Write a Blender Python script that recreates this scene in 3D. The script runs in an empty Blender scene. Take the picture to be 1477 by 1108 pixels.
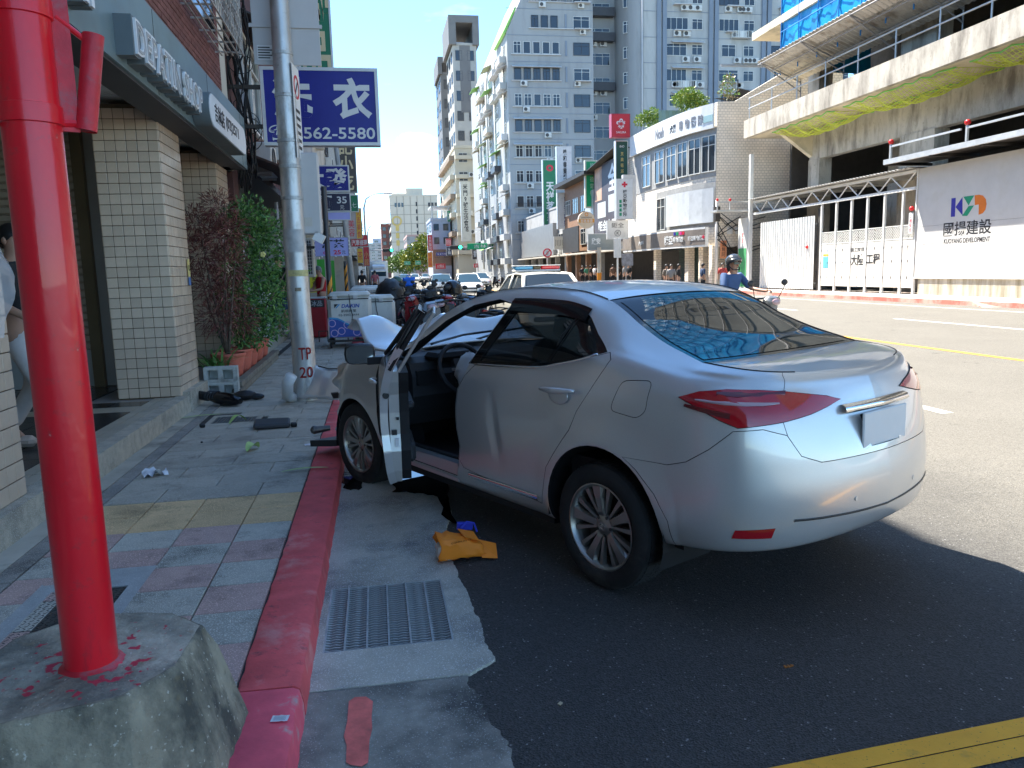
import bpy,bmesh,math,random
from mathutils import Vector,Matrix,Euler
rad=math.radians
random.seed(7)
sc=bpy.context.scene
col=sc.collection
# camera
FPX,PW,PH,HC=1110.0,1477.0,1108.0,1.567
_p,_r,_y=rad(8.36),rad(1.5),rad(9.8)
_fw=Vector((math.sin(_y)*math.cos(_p),math.cos(_y)*math.cos(_p),-math.sin(_p)))
_rt0=Vector((math.cos(_y),-math.sin(_y),0));_dn0=_fw.cross(_rt0)
_rt=_rt0*math.cos(_r)+_dn0*math.sin(_r)
_dn=_dn0*math.cos(_r) -_rt0*math.sin(_r)
camd=bpy.data.cameras.new('camera');cam=bpy.data.objects.new('camera',camd);col.objects.link(cam)
cam.matrix_world=Matrix(((_rt.x,-_dn.x,-_fw.x,0),(_rt.y,-_dn.y,-_fw.y,0),(_rt.z,-_dn.z,-_fw.z,HC),(0,0,0,1)))
camd.sensor_width=36.0;camd.lens=36.0*FPX/PW;camd.clip_start=0.05;camd.clip_end=4000
sc.camera=cam
CP=Vector((0,0,HC))
def ray(u,v):return _fw+_rt*((u-PW/2)/FPX)+_dn*((v-PH/2)/FPX)
def G(u,v,z=0.0):
    r=ray(u,v);return CP+r*((z-HC)/r.z)
def AX(u,v,X):r=ray(u,v);return CP+r*(X/r.x)
def AY(u,v,Y):r=ray(u,v);return CP+r*(Y/r.y)
# sun, sky, exposure
SUN=Vector((-.35,.5,1.0)).normalized()
sund=bpy.data.lights.new('sun','SUN');sun=bpy.data.objects.new('sun',sund);col.objects.link(sun)
sund.energy=2.0;sund.angle=rad(.5);sund.color=(1.0,.95,.86)
sun.rotation_euler=SUN.to_track_quat('Z','Y').to_euler();sun.location=(0,0,60)
sc.view_settings.view_transform='Standard';sc.view_settings.look='None';sc.view_settings.gamma=1
sc.view_settings.use_curve_mapping=False
sc.view_settings.exposure=3.15
world=bpy.data.worlds.new('World');sc.world=world;world.use_nodes=True
nt=world.node_tree;nt.nodes.clear()
def N(nt,t,**kw):
    n=nt.nodes.new(t)
    for k,v in kw.items():
        if hasattr(n,k):setattr(n,k,v)
        else:n.inputs[k.replace('_',' ')].default_value=v
    return n
def ln(nt,a,b):nt.links.new(a,b)
sky=N(nt,'ShaderNodeTexSky',sky_type='NISHITA',sun_disc=False)
sky.sun_elevation=math.asin(SUN.z);sky.sun_rotation=math.atan2(SUN.x,SUN.y)
sky.altitude=50;sky.air_density=.62;sky.dust_density=0;sky.ozone_density=5.0
tc=N(nt,'ShaderNodeTexCoord')
sep=N(nt,'ShaderNodeSeparateXYZ');ln(nt,tc.outputs['Generated'],sep.inputs[0])
mz=N(nt,'ShaderNodeMath',operation='MAXIMUM');ln(nt,sep.outputs[2],mz.inputs[0]);mz.inputs[1].default_value=.03
dx=N(nt,'ShaderNodeMath',operation='DIVIDE');ln(nt,sep.outputs[0],dx.inputs[0]);ln(nt,mz.outputs[0],dx.inputs[1])
dy=N(nt,'ShaderNodeMath',operation='DIVIDE');ln(nt,sep.outputs[1],dy.inputs[0]);ln(nt,mz.outputs[0],dy.inputs[1])
cmb=N(nt,'ShaderNodeCombineXYZ');ln(nt,dx.outputs[0],cmb.inputs[0]);ln(nt,dy.outputs[0],cmb.inputs[1])
n1=N(nt,'ShaderNodeTexNoise');n1.inputs['Scale'].default_value=.9;n1.inputs['Detail'].default_value=8;n1.inputs['Roughness'].default_value=.56
ln(nt,cmb.outputs[0],n1.inputs['Vector'])
acc=None
def puff(u,v,w,h,amp):
    """one cumulus: a soft ellipse round a direction, broken up by noise"""
    global acc
    c=ray(u,v).normalized()
    right=c.cross(Vector((0,0,1))).normalized();up=right.cross(c)
    d1=N(nt,'ShaderNodeVectorMath',operation='DOT_PRODUCT');ln(nt,tc.outputs['Generated'],d1.inputs[0]);d1.inputs[1].default_value=right/(w/FPX)
    d2=N(nt,'ShaderNodeVectorMath',operation='DOT_PRODUCT');ln(nt,tc.outputs['Generated'],d2.inputs[0]);d2.inputs[1].default_value=up/(h/FPX)
    off=up.dot(c)/(h/FPX)
    a=N(nt,'ShaderNodeMath',operation='POWER');ln(nt,d1.outputs['Value'],a.inputs[0]);a.inputs[1].default_value=2
    b=N(nt,'ShaderNodeMath',operation='POWER');ln(nt,d2.outputs['Value'],b.inputs[0]);b.inputs[1].default_value=2
    s=N(nt,'ShaderNodeMath',operation='ADD');ln(nt,a.outputs[0],s.inputs[0]);ln(nt,b.outputs[0],s.inputs[1])
    f=N(nt,'ShaderNodeVectorMath',operation='DOT_PRODUCT');ln(nt,tc.outputs['Generated'],f.inputs[0]);f.inputs[1].default_value=c
    e=N(nt,'ShaderNodeMapRange');ln(nt,s.outputs[0],e.inputs[0]);e.inputs[1].default_value=0;e.inputs[2].default_value=1.6;e.inputs[3].default_value=amp;e.inputs[4].default_value=0
    g=N(nt,'ShaderNodeMath',operation='GREATER_THAN');ln(nt,f.outputs['Value'],g.inputs[0]);g.inputs[1].default_value=0
    m=N(nt,'ShaderNodeMath',operation='MULTIPLY');ln(nt,e.outputs[0],m.inputs[0]);ln(nt,g.outputs[0],m.inputs[1])
    if acc is None:acc=m.outputs[0]
    else:
        x=N(nt,'ShaderNodeMath',operation='MAXIMUM');ln(nt,acc,x.inputs[0]);ln(nt,m.outputs[0],x.inputs[1]);acc=x.outputs[0]
for p_ in ((600,206,40,15,.75),(538,252,44,22,.8),(626,262,10,7,.5),(560,335,34,14,.42),(640,292,30,18,.5)):puff(*p_)
n2=N(nt,'ShaderNodeTexNoise');n2.inputs['Scale'].default_value=34;n2.inputs['Detail'].default_value=7;n2.inputs['Roughness'].default_value=.6
ln(nt,tc.outputs['Generated'],n2.inputs['Vector'])
pn=N(nt,'ShaderNodeMath',operation='ADD');ln(nt,acc,pn.inputs[0]);ln(nt,n2.outputs['Fac'],pn.inputs[1])
pr=N(nt,'ShaderNodeMapRange');ln(nt,pn.outputs[0],pr.inputs[0]);pr.inputs[1].default_value=.88;pr.inputs[2].default_value=1.25
wr=N(nt,'ShaderNodeMapRange');ln(nt,n1.outputs['Fac'],wr.inputs[0]);wr.inputs[1].default_value=.6;wr.inputs[2].default_value=.86;wr.inputs[4].default_value=.5
mx=N(nt,'ShaderNodeMath',operation='MAXIMUM');ln(nt,pr.outputs[0],mx.inputs[0]);ln(nt,wr.outputs[0],mx.inputs[1])
mix=N(nt,'ShaderNodeMix',data_type='RGBA');ln(nt,mx.outputs[0],mix.inputs[0]);tint=N(nt,'ShaderNodeMix',data_type='RGBA',blend_type='MULTIPLY');tint.inputs[0].default_value=1;tint.inputs[7].default_value=(.82,.91,.86,1);ln(nt,sky.outputs[0],tint.inputs[6]);ln(nt,tint.outputs[2],mix.inputs[6]);mix.inputs[7].default_value=(5.6,5.8,6.0,1)
bg=N(nt,'ShaderNodeBackground');bg.inputs[1].default_value=.068;ln(nt,mix.outputs[2],bg.inputs[0])
wo=N(nt,'ShaderNodeOutputWorld');ln(nt,bg.outputs[0],wo.inputs[0])
# object helpers
def link(o,parent=None):
    col.objects.link(o)
    if parent is not None:o.parent=parent
    return o
def tag(o,label=None,cat=None,group=None,kind=None):
    if label:o['label']=label
    if cat:o['category']=cat
    if group:o['group']=group
    if kind:o['kind']=kind
    return o
def thing(name,label,cat,loc=(0,0,0),rz=0.0,group=None):
    o=bpy.data.objects.new(name,None);col.objects.link(o);o.empty_display_size=.2
    o.location=loc;o.rotation_euler=(0,0,rz)
    return tag(o,label,cat,group)
def kids(o):return [c for c in o.children]
def dup(o,loc=None,rz=None,label=None,group=None,parent=None,scale=None):
    def rec(s,par):
        c=s.copy();col.objects.link(c)
        if par is not None:c.parent=par
        for ch in s.children:rec(ch,c)
        return c
    c=rec(o,parent)
    if loc is not None:c.location=loc
    if rz is not None:c.rotation_euler=(0,0,rz)
    if label:c['label']=label
    if group:c['group']=group
    if scale:c.scale=(scale,)*3 if not hasattr(scale,'__len__') else scale
    return c
class MB:
    """mesh builder: collects simple solids, links them as one object"""
    def __init__(s):s.v=[];s.f=[];s.m=[];s.mi=0
    def add(s,vs,fs):
        b=len(s.v);s.v+=[tuple(v) for v in vs]
        for f in fs:s.f.append(tuple(i+b for i in f));s.m.append(s.mi)
        return s
    def box(s,c,d,rot=None,taper=1.0):
        x,y,z=d[0]/2,d[1]/2,d[2]/2;t=taper
        vs=[Vector(p) for p in ((-x,-y,-z),(x,-y,-z),(x,y,-z),(-x,y,-z),(-x*t,-y*t,z),(x*t,-y*t,z),(x*t,y*t,z),(-x*t,y*t,z))]
        if rot is not None:
            R=rot if isinstance(rot,Matrix) else Euler(rot).to_matrix()
            vs=[R @ v for v in vs]
        c=Vector(c);return s.add([v+c for v in vs],[(0,3,2,1),(4,5,6,7),(0,1,5,4),(1,2,6,5),(2,3,7,6),(3,0,4,7)])
    def bx(s,x0,x1,y0,y1,z0,z1):return s.box(((x0+x1)/2,(y0+y1)/2,(z0+z1)/2),(abs(x1-x0),abs(y1-y0),abs(z1-z0)))
    def bbox(s,c,d,b=.01,rot=None):
        """box with all edges chamfered"""
        R=(rot if isinstance(rot,Matrix) else Euler(rot).to_matrix()) if rot is not None else Matrix.Identity(3)
        x,y,z=d[0]/2,d[1]/2,d[2]/2;b=min(b,x*.9,y*.9,z*.9)
        def ring(X,Y,Z,bb):return [(-X+bb,-Y,Z),(X-bb,-Y,Z),(X,-Y+bb,Z),(X,Y-bb,Z),(X-bb,Y,Z),(-X+bb,Y,Z),(-X,Y-bb,Z),(-X,-Y+bb,Z)]
        vs=ring(x-b,y-b,-z,b*.3)+ring(x,y,-z+b,b)+ring(x,y,z-b,b)+ring(x-b,y-b,z,b*.3)
        fs=[tuple(range(7,-1,-1)),tuple(range(24,32))]
        for r in range(3):
            for i in range(8):j=(i+1) % 8;fs.append((r*8+i,r*8+j,r*8+8+j,r*8+8+i))
        c=Vector(c);return s.add([R @ Vector(v)+c for v in vs],fs)
    def cyl(s,p0,p1,r0,r1=None,n=12,caps=True):
        r1=r0 if r1 is None else r1;p0,p1=Vector(p0),Vector(p1);d=(p1-p0)
        if d.length<1e-7:return s
        q=d.to_track_quat('Z','Y');vs=[]
        for p,r in ((p0,r0),(p1,r1)):
            for i in range(n):a=2*math.pi*i/n;vs.append(p+q @ Vector((r*math.cos(a),r*math.sin(a),0)))
        fs=[(i,(i+1) % n,n+(i+1) % n,n+i) for i in range(n)]
        if caps:fs+=[tuple(range(n-1,-1,-1)),tuple(range(n,2*n))]
        return s.add(vs,fs)
    def tube(s,pts,r,n=8,caps=True):
        """tube along a polyline, r a number or a list"""
        pts=[Vector(p) for p in pts];k=len(pts);rr=r if hasattr(r,'__len__') else [r]*k
        vs=[];prev=None
        for i,p in enumerate(pts):
            d=(pts[min(i+1,k-1)]-pts[max(i-1,0)]).normalized()
            if prev is None:
                a=Vector((0,0,1)) if abs(d.z)<.9 else Vector((1,0,0));x=d.cross(a).normalized()
            else:x=(prev -d*prev.dot(d)).normalized()
            prev=x;y=d.cross(x)
            for j in range(n):t=2*math.pi*j/n;vs.append(p+(x*math.cos(t)+y*math.sin(t))*rr[i])
        fs=[(i*n+j,i*n+(j+1) % n,(i+1)*n+(j+1) % n,(i+1)*n+j) for i in range(k-1) for j in range(n)]
        if caps:fs+=[tuple(range(n-1,-1,-1)),tuple(range((k-1)*n,k*n))]
        return s.add(vs,fs)
    def prism(s,poly,o,u,w,d):
        """polygon (a,b) in the plane o + a*u + b*w, extruded along d"""
        o,u,w,d=Vector(o),Vector(u),Vector(w),Vector(d);n=len(poly)
        vs=[o+u*a+w*b for a,b in poly]+[o+u*a+w*b+d for a,b in poly]
        fs=[tuple(range(n-1,-1,-1)),tuple(range(n,2*n))]+[(i,(i+1) % n,n+(i+1) % n,n+i) for i in range(n)]
        return s.add(vs,fs)
    def lathe(s,prof,n=20,o=(0,0,0),ax=None,caps=False):
        """profile of (r, h) turned round z (or the axis ax)"""
        o=Vector(o);q=Vector(ax).to_track_quat('Z','Y') if ax is not None else None
        vs=[]
        for r,h in prof:
            for i in range(n):
                a=2*math.pi*i/n;p=Vector((r*math.cos(a),r*math.sin(a),h));vs.append(o+(q @ p if q else p))
        k=len(prof);fs=[(i*n+j,i*n+(j+1) % n,(i+1)*n+(j+1) % n,(i+1)*n+j) for i in range(k-1) for j in range(n)]
        if caps:fs+=[tuple(range(n-1,-1,-1)),tuple(range((k-1)*n,k*n))]
        return s.add(vs,fs)
    def grid(s,rows):
        n=len(rows[0]);vs=[p for r in rows for p in r]
        return s.add(vs,[(i*n+j,i*n+j+1,(i+1)*n+j+1,(i+1)*n+j) for i in range(len(rows)-1) for j in range(n-1)])
    def sph(s,c,r,n=10,m=7,sq=(1,1,1)):
        pr_=[(max(1e-4,r*math.sin(math.pi*i/m)),-r*math.cos(math.pi*i/m)) for i in range(m+1)]
        b=len(s.v);s.lathe(pr_,n)
        for i in range(b,len(s.v)):v=s.v[i];s.v[i]=(v[0]*sq[0]+c[0],v[1]*sq[1]+c[1],v[2]*sq[2]+c[2])
        return s
    def build(s,name,mat,parent=None,smooth=False,world=False,loc=None,rot=None):
        me=bpy.data.meshes.new(name);vs=s.v
        if world and parent is not None:
            w=parent.matrix_basis.inverted() if parent.parent is None else (parent.parent.matrix_basis @ parent.matrix_basis).inverted()
            vs=[tuple(w @ Vector(v)) for v in vs]
        me.from_pydata(vs,[],s.f)
        for m in (mat if isinstance(mat,(list,tuple)) else [mat]):me.materials.append(m)
        if isinstance(mat,(list,tuple)):me.polygons.foreach_set('material_index',s.m)
        me.validate();me.update()
        if smooth is True:me.polygons.foreach_set('use_smooth',[True]*len(me.polygons))
        elif smooth:me.polygons.foreach_set('use_smooth',[True]*len(me.polygons));me.set_sharp_from_angle(angle=rad(smooth))
        o=bpy.data.objects.new(name,me);link(o,parent)
        if loc is not None:o.location=loc
        if rot is not None:o.rotation_euler=rot
        return o
def mesh_child(name,me,parent,loc=(0,0,0),rot=None,scale=None):
    """another object sharing an existing mesh"""
    o=bpy.data.objects.new(name,me);link(o,parent);o.location=loc
    if rot is not None:o.rotation_euler=rot
    if scale is not None:o.scale=scale
    return o
_txt={}
def text(s,mat,parent,o,u,w,h,width=None,depth=.006,name='lettering',bold=0.0,align='CENTER',vertical=False,spacing=1.0,shear=0):
    """letters standing proud of a face: o = middle of the line, u = reading direction, w = up, h = letter height"""
    u,w=Vector(u).normalized(),Vector(w).normalized();n=u.cross(w)
    key=(s,bold,vertical,spacing,shear)
    if key not in _txt:
        cu=bpy.data.curves.new('t','FONT');cu.body='\n'.join(s) if vertical else s
        cu.align_x='CENTER';cu.align_y='CENTER';cu.size=1.0;cu.extrude=.5;cu.offset=bold;cu.resolution_u=3
        cu.space_line=spacing if vertical else 1.0;cu.space_character=1.0 if vertical else spacing;cu.shear=shear
        to=bpy.data.objects.new('t',cu);col.objects.link(to)
        bpy.context.view_layer.update()
        me=bpy.data.meshes.new_from_object(to.evaluated_get(bpy.context.evaluated_depsgraph_get()))
        bpy.data.objects.remove(to);bpy.data.curves.remove(cu)
        xs=[v.co.x for v in me.vertices];ys=[v.co.y for v in me.vertices]
        if not xs:return None
        _txt[key]=(me,min(xs),max(xs),min(ys),max(ys))
    me,x0,x1,y0,y1=_txt[key]
    sy=h/(y1-y0);sx=sy if width is None else width/(x1-x0)
    me2=bpy.data.meshes.new(name);R=Matrix((u,w,n)).transposed()
    o=Vector(o)
    if align=='LEFT':o=o+u*(x1-x0)*sx/2
    mw=parent.matrix_basis.inverted() if parent is not None and parent.parent is None else ((parent.parent.matrix_basis @ parent.matrix_basis).inverted() if parent is not None else Matrix.Identity(4))
    vs=[mw @ (o+R @ Vector(((v.co.x-(x0+x1)/2)*sx,(v.co.y-(y0+y1)/2)*sy,(v.co.z+.5)*depth))) for v in me.vertices]
    me2.from_pydata(vs,[],[tuple(p.vertices) for p in me.polygons]);me2.materials.append(mat);me2.update()
    return link(bpy.data.objects.new(name,me2),parent)
# material helper
_mats={}
def M(name,c=(.5,.5,.5),rough=.6,metal=0.0,var=.12,scale=3.0,bump=0.0,bscale=60.0,rnd=0.0,coat=0.0,spec=.5,alpha=None,trans=0.0,emit=0.0,dirt=None,dscale=1.5,dlo=.5,dhi=.7,speck=None,sscale=200.0,sthr=.68,coords='Object',stretch=None,sheen=0,ior=1.45,dirt2=None):
    if name in _mats:return _mats[name]
    m=bpy.data.materials.new(name);m.use_nodes=True;t=m.node_tree;b=t.nodes['Principled BSDF']
    _mats[name]=m
    tcn=N(t,'ShaderNodeTexCoord')
    if coords=='World':src=N(t,'ShaderNodeNewGeometry').outputs['Position']
    else:src=tcn.outputs[coords]
    if stretch:
        mp=N(t,'ShaderNodeMapping');mp.inputs['Scale'].default_value=stretch;ln(t,src,mp.inputs[0]);st=mp.outputs[0]
    else:st=src
    def noise(sc_,v=src,det=5,ro=.6):
        n=N(t,'ShaderNodeTexNoise');n.inputs['Scale'].default_value=sc_;n.inputs['Detail'].default_value=det;n.inputs['Roughness'].default_value=ro
        ln(t,v,n.inputs['Vector']);return n.outputs['Fac']
    def rng(v,a,b2,lo=0.,hi=1.):
        r=N(t,'ShaderNodeMapRange');ln(t,v,r.inputs[0])
        for i,x in enumerate((a,b2,lo,hi)):r.inputs[i+1].default_value=x
        return r.outputs[0]
    def mixc(f,a,b2):
        x=N(t,'ShaderNodeMix',data_type='RGBA');ln(t,f,x.inputs[0])
        for k,v in ((6,a),(7,b2)):
            if hasattr(v,'node'):ln(t,v,x.inputs[k])
            else:x.inputs[k].default_value=(*v[:3],1)
        return x.outputs[2]
    cc=c
    if var>0:
        lo=tuple(x*(1-var) for x in c);hi=tuple(min(1,x*(1+var)) for x in c)
        cc=mixc(rng(noise(scale,st),.3,.7),lo,hi)
    if rnd>0:
        oi=N(t,'ShaderNodeObjectInfo');v=rng(oi.outputs['Random'],0,1,1-rnd,1+rnd)
        hv=N(t,'ShaderNodeHueSaturation')
        if hasattr(cc,'node'):ln(t,cc,hv.inputs['Color'])
        else:hv.inputs['Color'].default_value=(*c,1)
        ln(t,v,hv.inputs['Value']);cc=hv.outputs[0]
    if dirt is not None:cc=mixc(rng(noise(dscale,st,8,.65),dlo,dhi),cc,dirt)
    if dirt2 is not None:cc=mixc(rng(noise(dscale*3.7,src,8,.7),.58,.72),cc,dirt2)
    if speck is not None:cc=mixc(rng(noise(sscale,src,2,.5),sthr,sthr+.06),cc,speck)
    if hasattr(cc,'node'):ln(t,cc,b.inputs['Base Color'])
    else:b.inputs['Base Color'].default_value=(*c,1)
    b.inputs['Roughness'].default_value=rough;b.inputs['Metallic'].default_value=metal
    b.inputs['Specular IOR Level'].default_value=spec;b.inputs['Coat Weight'].default_value=coat;b.inputs['Coat Roughness'].default_value=.03
    b.inputs['IOR'].default_value=ior
    if trans:b.inputs['Transmission Weight'].default_value=trans
    if alpha is not None:b.inputs['Alpha'].default_value=alpha
    if emit:b.inputs['Emission Color'].default_value=(*c,1);b.inputs['Emission Strength'].default_value=emit
    if bump>0:
        bp=N(t,'ShaderNodeBump');bp.inputs['Strength'].default_value=min(1,bump);bp.inputs['Distance'].default_value=.004*max(1,bump)
        ln(t,noise(bscale,src,4,.6),bp.inputs['Height']);ln(t,bp.outputs[0],b.inputs['Normal'])
    return m
# ground, road, pavements
def add_worn_shaded_asphalt():
    """old asphalt: building shade painted darker beside the gutter, paler and worn in the lanes"""
    m=bpy.data.materials.new('asphalt');m.use_nodes=True;t=m.node_tree;b=t.nodes['Principled BSDF']
    pos=N(t,'ShaderNodeNewGeometry').outputs['Position']
    def noise(s,d=6,r=.6):
        n=N(t,'ShaderNodeTexNoise');n.inputs['Scale'].default_value=s;n.inputs['Detail'].default_value=d;n.inputs['Roughness'].default_value=r
        ln(t,pos,n.inputs['Vector']);return n.outputs['Fac']
    def rng(v,a,b2,lo=0.,hi=1.):
        r=N(t,'ShaderNodeMapRange');ln(t,v,r.inputs[0])
        for i,x in enumerate((a,b2,lo,hi)):r.inputs[i+1].default_value=x
        return r.outputs[0]
    def mixc(f,a,c):
        x=N(t,'ShaderNodeMix',data_type='RGBA');ln(t,f,x.inputs[0])
        for k,v in ((6,a),(7,c)):
            if hasattr(v,'node'):ln(t,v,x.inputs[k])
            else:x.inputs[k].default_value=(*v,1)
        return x.outputs[2]
    def math_(op,a,c):
        x=N(t,'ShaderNodeMath',operation=op)
        for i,v in enumerate((a,c)):
            if hasattr(v,'node'):ln(t,v,x.inputs[i])
            else:x.inputs[i].default_value=v
        return x.outputs[0]
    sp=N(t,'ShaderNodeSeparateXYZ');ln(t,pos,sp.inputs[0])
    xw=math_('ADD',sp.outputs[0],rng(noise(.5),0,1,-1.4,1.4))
    lane=rng(xw,2.6,4.4)  # dark-to-pale mask: deepens the building shade in the colour, besides lane wear
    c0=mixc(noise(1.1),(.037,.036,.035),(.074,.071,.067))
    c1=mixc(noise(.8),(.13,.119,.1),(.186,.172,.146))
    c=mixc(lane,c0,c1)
    vo=N(t,'ShaderNodeTexVoronoi');vo.inputs['Scale'].default_value=150;ln(t,pos,vo.inputs['Vector'])
    stone=N(t,'ShaderNodeSeparateColor');ln(t,vo.outputs['Color'],stone.inputs[0])
    hs=N(t,'ShaderNodeHueSaturation');ln(t,c,hs.inputs['Color']);ln(t,rng(stone.outputs[0],0,1,.62,1.38),hs.inputs['Value'])
    c=mixc(rng(stone.outputs[1],.993,.997),hs.outputs[0],(.26,.25,.24))
    c=mixc(math_('MULTIPLY',rng(noise(3.5,9,.75),.6,.78),.45),c,(.13,.13,.13))
    c=mixc(math_('MULTIPLY',rng(noise(2.1,4,.5),.68,.74),.6),c,(.016,.016,.017))
    ln(t,c,b.inputs['Base Color']);b.inputs['Roughness'].default_value=.78;b.inputs['Specular IOR Level'].default_value=.35
    bp=N(t,'ShaderNodeBump');bp.inputs['Strength'].default_value=.7;bp.inputs['Distance'].default_value=.006
    ln(t,vo.outputs['Distance'],bp.inputs['Height']);ln(t,bp.outputs[0],b.inputs['Normal'])
    return m
m_asph=add_worn_shaded_asphalt()
m_earth=M('earth',(.16,.15,.13),.9,var=.2,scale=.05,coords='World')
def sheet(name,x0,x1,y0,y1,z,mat,kind='structure',nx=1,ny=1):
    b=MB();b.grid([[(x0+(x1-x0)*i/nx,y0+(y1-y0)*j/ny,z) for i in range(nx+1)] for j in range(ny+1)])
    o=b.build(name,mat);
    if kind:o['kind']=kind
    return o
g_=MB();g_.add([(-900,-300,-.02),(900,-300,-.02),(900,1600,-.02),(-900,1600,-.02)],[(0,1,2,3)])
tag(g_.build('ground',m_earth),kind='structure')
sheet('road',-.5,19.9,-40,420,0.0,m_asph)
# concrete gutter apron with broken edge, drain grate opening
m_apron=M('apron_concrete',(.43,.41,.345),.85,var=.22,scale=2.2,bump=.6,bscale=110,dirt=(.2,.2,.19),dscale=1.8,dlo=.5,dhi=.68,speck=(.75,.75,.72),sscale=200,sthr=.6,dirt2=(.3,.3,.28),coords='World')
m_apron2=M('apron_old',(.31,.295,.25),.9,var=.3,scale=3,bump=.8,bscale=70,dirt=(.06,.06,.058),dscale=1.1,dlo=.44,dhi=.62,speck=(.42,.42,.4),sscale=180,sthr=.62,coords='World')
def ragged(pts,amp,sub,seed):
    r=random.Random(seed);out=[];ph=r.uniform(0,6)
    for a,b2 in zip(pts[:-1],pts[1:]):
        for k in range(sub):
            t=k/sub;w_=math.sin(7.3*(a[1]+(b2[1]-a[1])*t)+ph)*.5+math.sin(19*(a[1]+(b2[1]-a[1])*t)+2*ph)*.4;out.append((a[0]+(b2[0]-a[0])*t+((w_*amp+r.uniform(-amp,amp)*.5) if k or out else 0),a[1]+(b2[1]-a[1])*t))
    out.append(pts[-1]);return out
def strip(name,left,right,z,mat,th=.02):
    """slab between two edges given at the same sequence of rows"""
    b=MB();n=len(left)
    vs=[(*p,z) for p in left]+[(*p,z) for p in right]+[(*p,z-th) for p in left]+[(*p,z-th) for p in right]
    fs=[(i,n+i,n+i+1,i+1) for i in range(n-1)]+[(n+i,3*n+i,3*n+i+1,n+i+1) for i in range(n-1)]+[(0,2*n,3*n,n),(n-1,2*n-1,4*n-1,3*n-1)[::-1]]
    b.add(vs,fs);o=b.build(name,mat);return tag(o,kind='structure')
gx0,gx1,gy0,gy1=-.295,.255,3.105,3.775
edge=ragged([(.29,2.81),(.40,2.90),(.385,3.2),(.36,3.6),(.34,4.05),(.33,4.5),(.42,4.78),(.40,5.2),(.37,5.9),(.39,6.6),(.41,7.6),(.4,9.5),(.41,16)],.012,16,3)
def seg(lo,hi,x):
    e=[p for p in edge if lo<=p[1]<=hi]
    ey=[lo]+[p[1] for p in e]+[hi];ex=[e[0][0]]+[p[0] for p in e]+[e[-1][0]]
    return [(x,y) for y in ey],list(zip(ex,ey))
l_,r_=seg(2.81,gy0,-.47);strip('gutter_apron',l_,r_,.012,m_apron)
l_,r_=seg(gy0,gy1,gx1);strip('gutter_apron',l_,r_,.012,m_apron)
strip('gutter_apron',[(-.47,gy0),(-.47,gy1)],[(gx0,gy0),(gx0,gy1)],.012,m_apron)
l_,r_=seg(gy1,16,-.47);strip('gutter_apron',l_,r_,.012,m_apron)
old=ragged([(.62,.3),(.5,1.2),(.42,1.9),(.36,2.2),(.32,2.5),(.28,2.8)],.022,14,5)
strip('gutter_apron',[(-.47,p[1]) for p in old],old,.009,m_apron2)
m_galv=M('galvanised',(.42,.43,.42),.5,.45,var=.25,scale=9,dirt=(.09,.065,.045),dscale=7,dlo=.55,dhi=.75)
m_pit=M('pit',(.02,.02,.02),.9,var=0)
gr=thing('drain_grate','rectangular galvanised drain grate set in the concrete gutter','drain grate',((gx0+gx1)/2,(gy0+gy1)/2,0))
b=MB();hw,hh=(gx1-gx0)/2,(gy1-gy0)/2
b.bx(-hw,hw,-hh,-hh+.008,-.03,.011).bx(-hw,hw,hh-.008,hh,-.03,.011).bx(-hw,-hw+.008,-hh+.008,hh-.008,-.03,.011).bx(hw-.008,hw,-hh+.008,hh-.008,-.03,.011)
b.build('frame',m_galv,gr)
b=MB();b.bx(-hw,hw,-hh,hh,-.5,-.49);b.build('pit_floor',m_pit,gr)
bar=MB();nbar=27
for k in range(1):
    n=26;top=[(-hw+.008+(2*hw-.016)*i/n,.011-(.004 if i % 2 else 0)) for i in range(n+1)]
    bar.prism([(-hw+.008,-.022)]+[(hw-.008,-.022)]+top[::-1],(0,-.002,0),(1,0,0),(0,0,1),(0,.0065,0))
bo=bar.build('bearing_bar',m_galv,gr,loc=(0,-hh+.02,0))
for k in range(1,nbar):mesh_child('bearing_bar',bo.data,gr,(0,-hh+.02+(2*hh-.04)*k/(nbar-1),0))
rod=MB();rod.bx(-.004,.004,-hh+.008,hh-.008,.002,.0125);ro=rod.build('cross_rod',m_galv,gr,loc=(-hw+.09,0,0))
for k in range(1,5):mesh_child('cross_rod',ro.data,gr,(-hw+.09+k*.093,0,0))
# red painted kerb
m_kerb=M('kerb_red',(.7,.1,.105),.75,var=.16,scale=6,bump=.5,bscale=45,dirt=(.72,.4,.36),dscale=3.2,dlo=.56,dhi=.8,dirt2=(.3,.07,.08),coords='World')
m_kerb2=M('kerb_red_faded',(.72,.1,.14),.8,var=.2,scale=5,bump=.6,bscale=40,dirt=(.42,.38,.34),dscale=5,dlo=.6,dhi=.7,coords='World')
def kerb(y0,y1,mat,x0=-.555,x1=-.33,b_=.018):
    n=max(2,int((y1-y0)/.08));r=random.Random(int(y0*100));b=MB();rows=[]
    for i in range(n+1):
        y=y0+(y1-y0)*i/n;j=[r.uniform(-.004,.004) for _ in range(4)]
        rows.append([(x0+j[0],y,.03),(x0+j[0],y,.118),(x0+.01,y,.126+j[1]*.4),(x1-.03+j[2],y,.125+j[3]*.5),(x1-.008+j[2],y,.112),(x1+j[0],y,.06),(x1+.006+j[2],y,0)])
    b.grid(rows);b.add(rows[0],[tuple(range(6,-1,-1))]);b.add(rows[-1],[tuple(range(7))])
    o=b.build('kerb',mat,smooth=40);return tag(o,kind='structure')
kerb(2.66,7.9,m_kerb);kerb(1.2,2.65,m_kerb2)
m_kerbc=M('kerb_grey',(.3,.29,.27),.85,var=.2,scale=2,coords='World',bump=.4)
for k in range(20):kerb(7.91+k*1.2,9.1+k*1.2,m_kerb if k<3 else m_kerb2)
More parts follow.
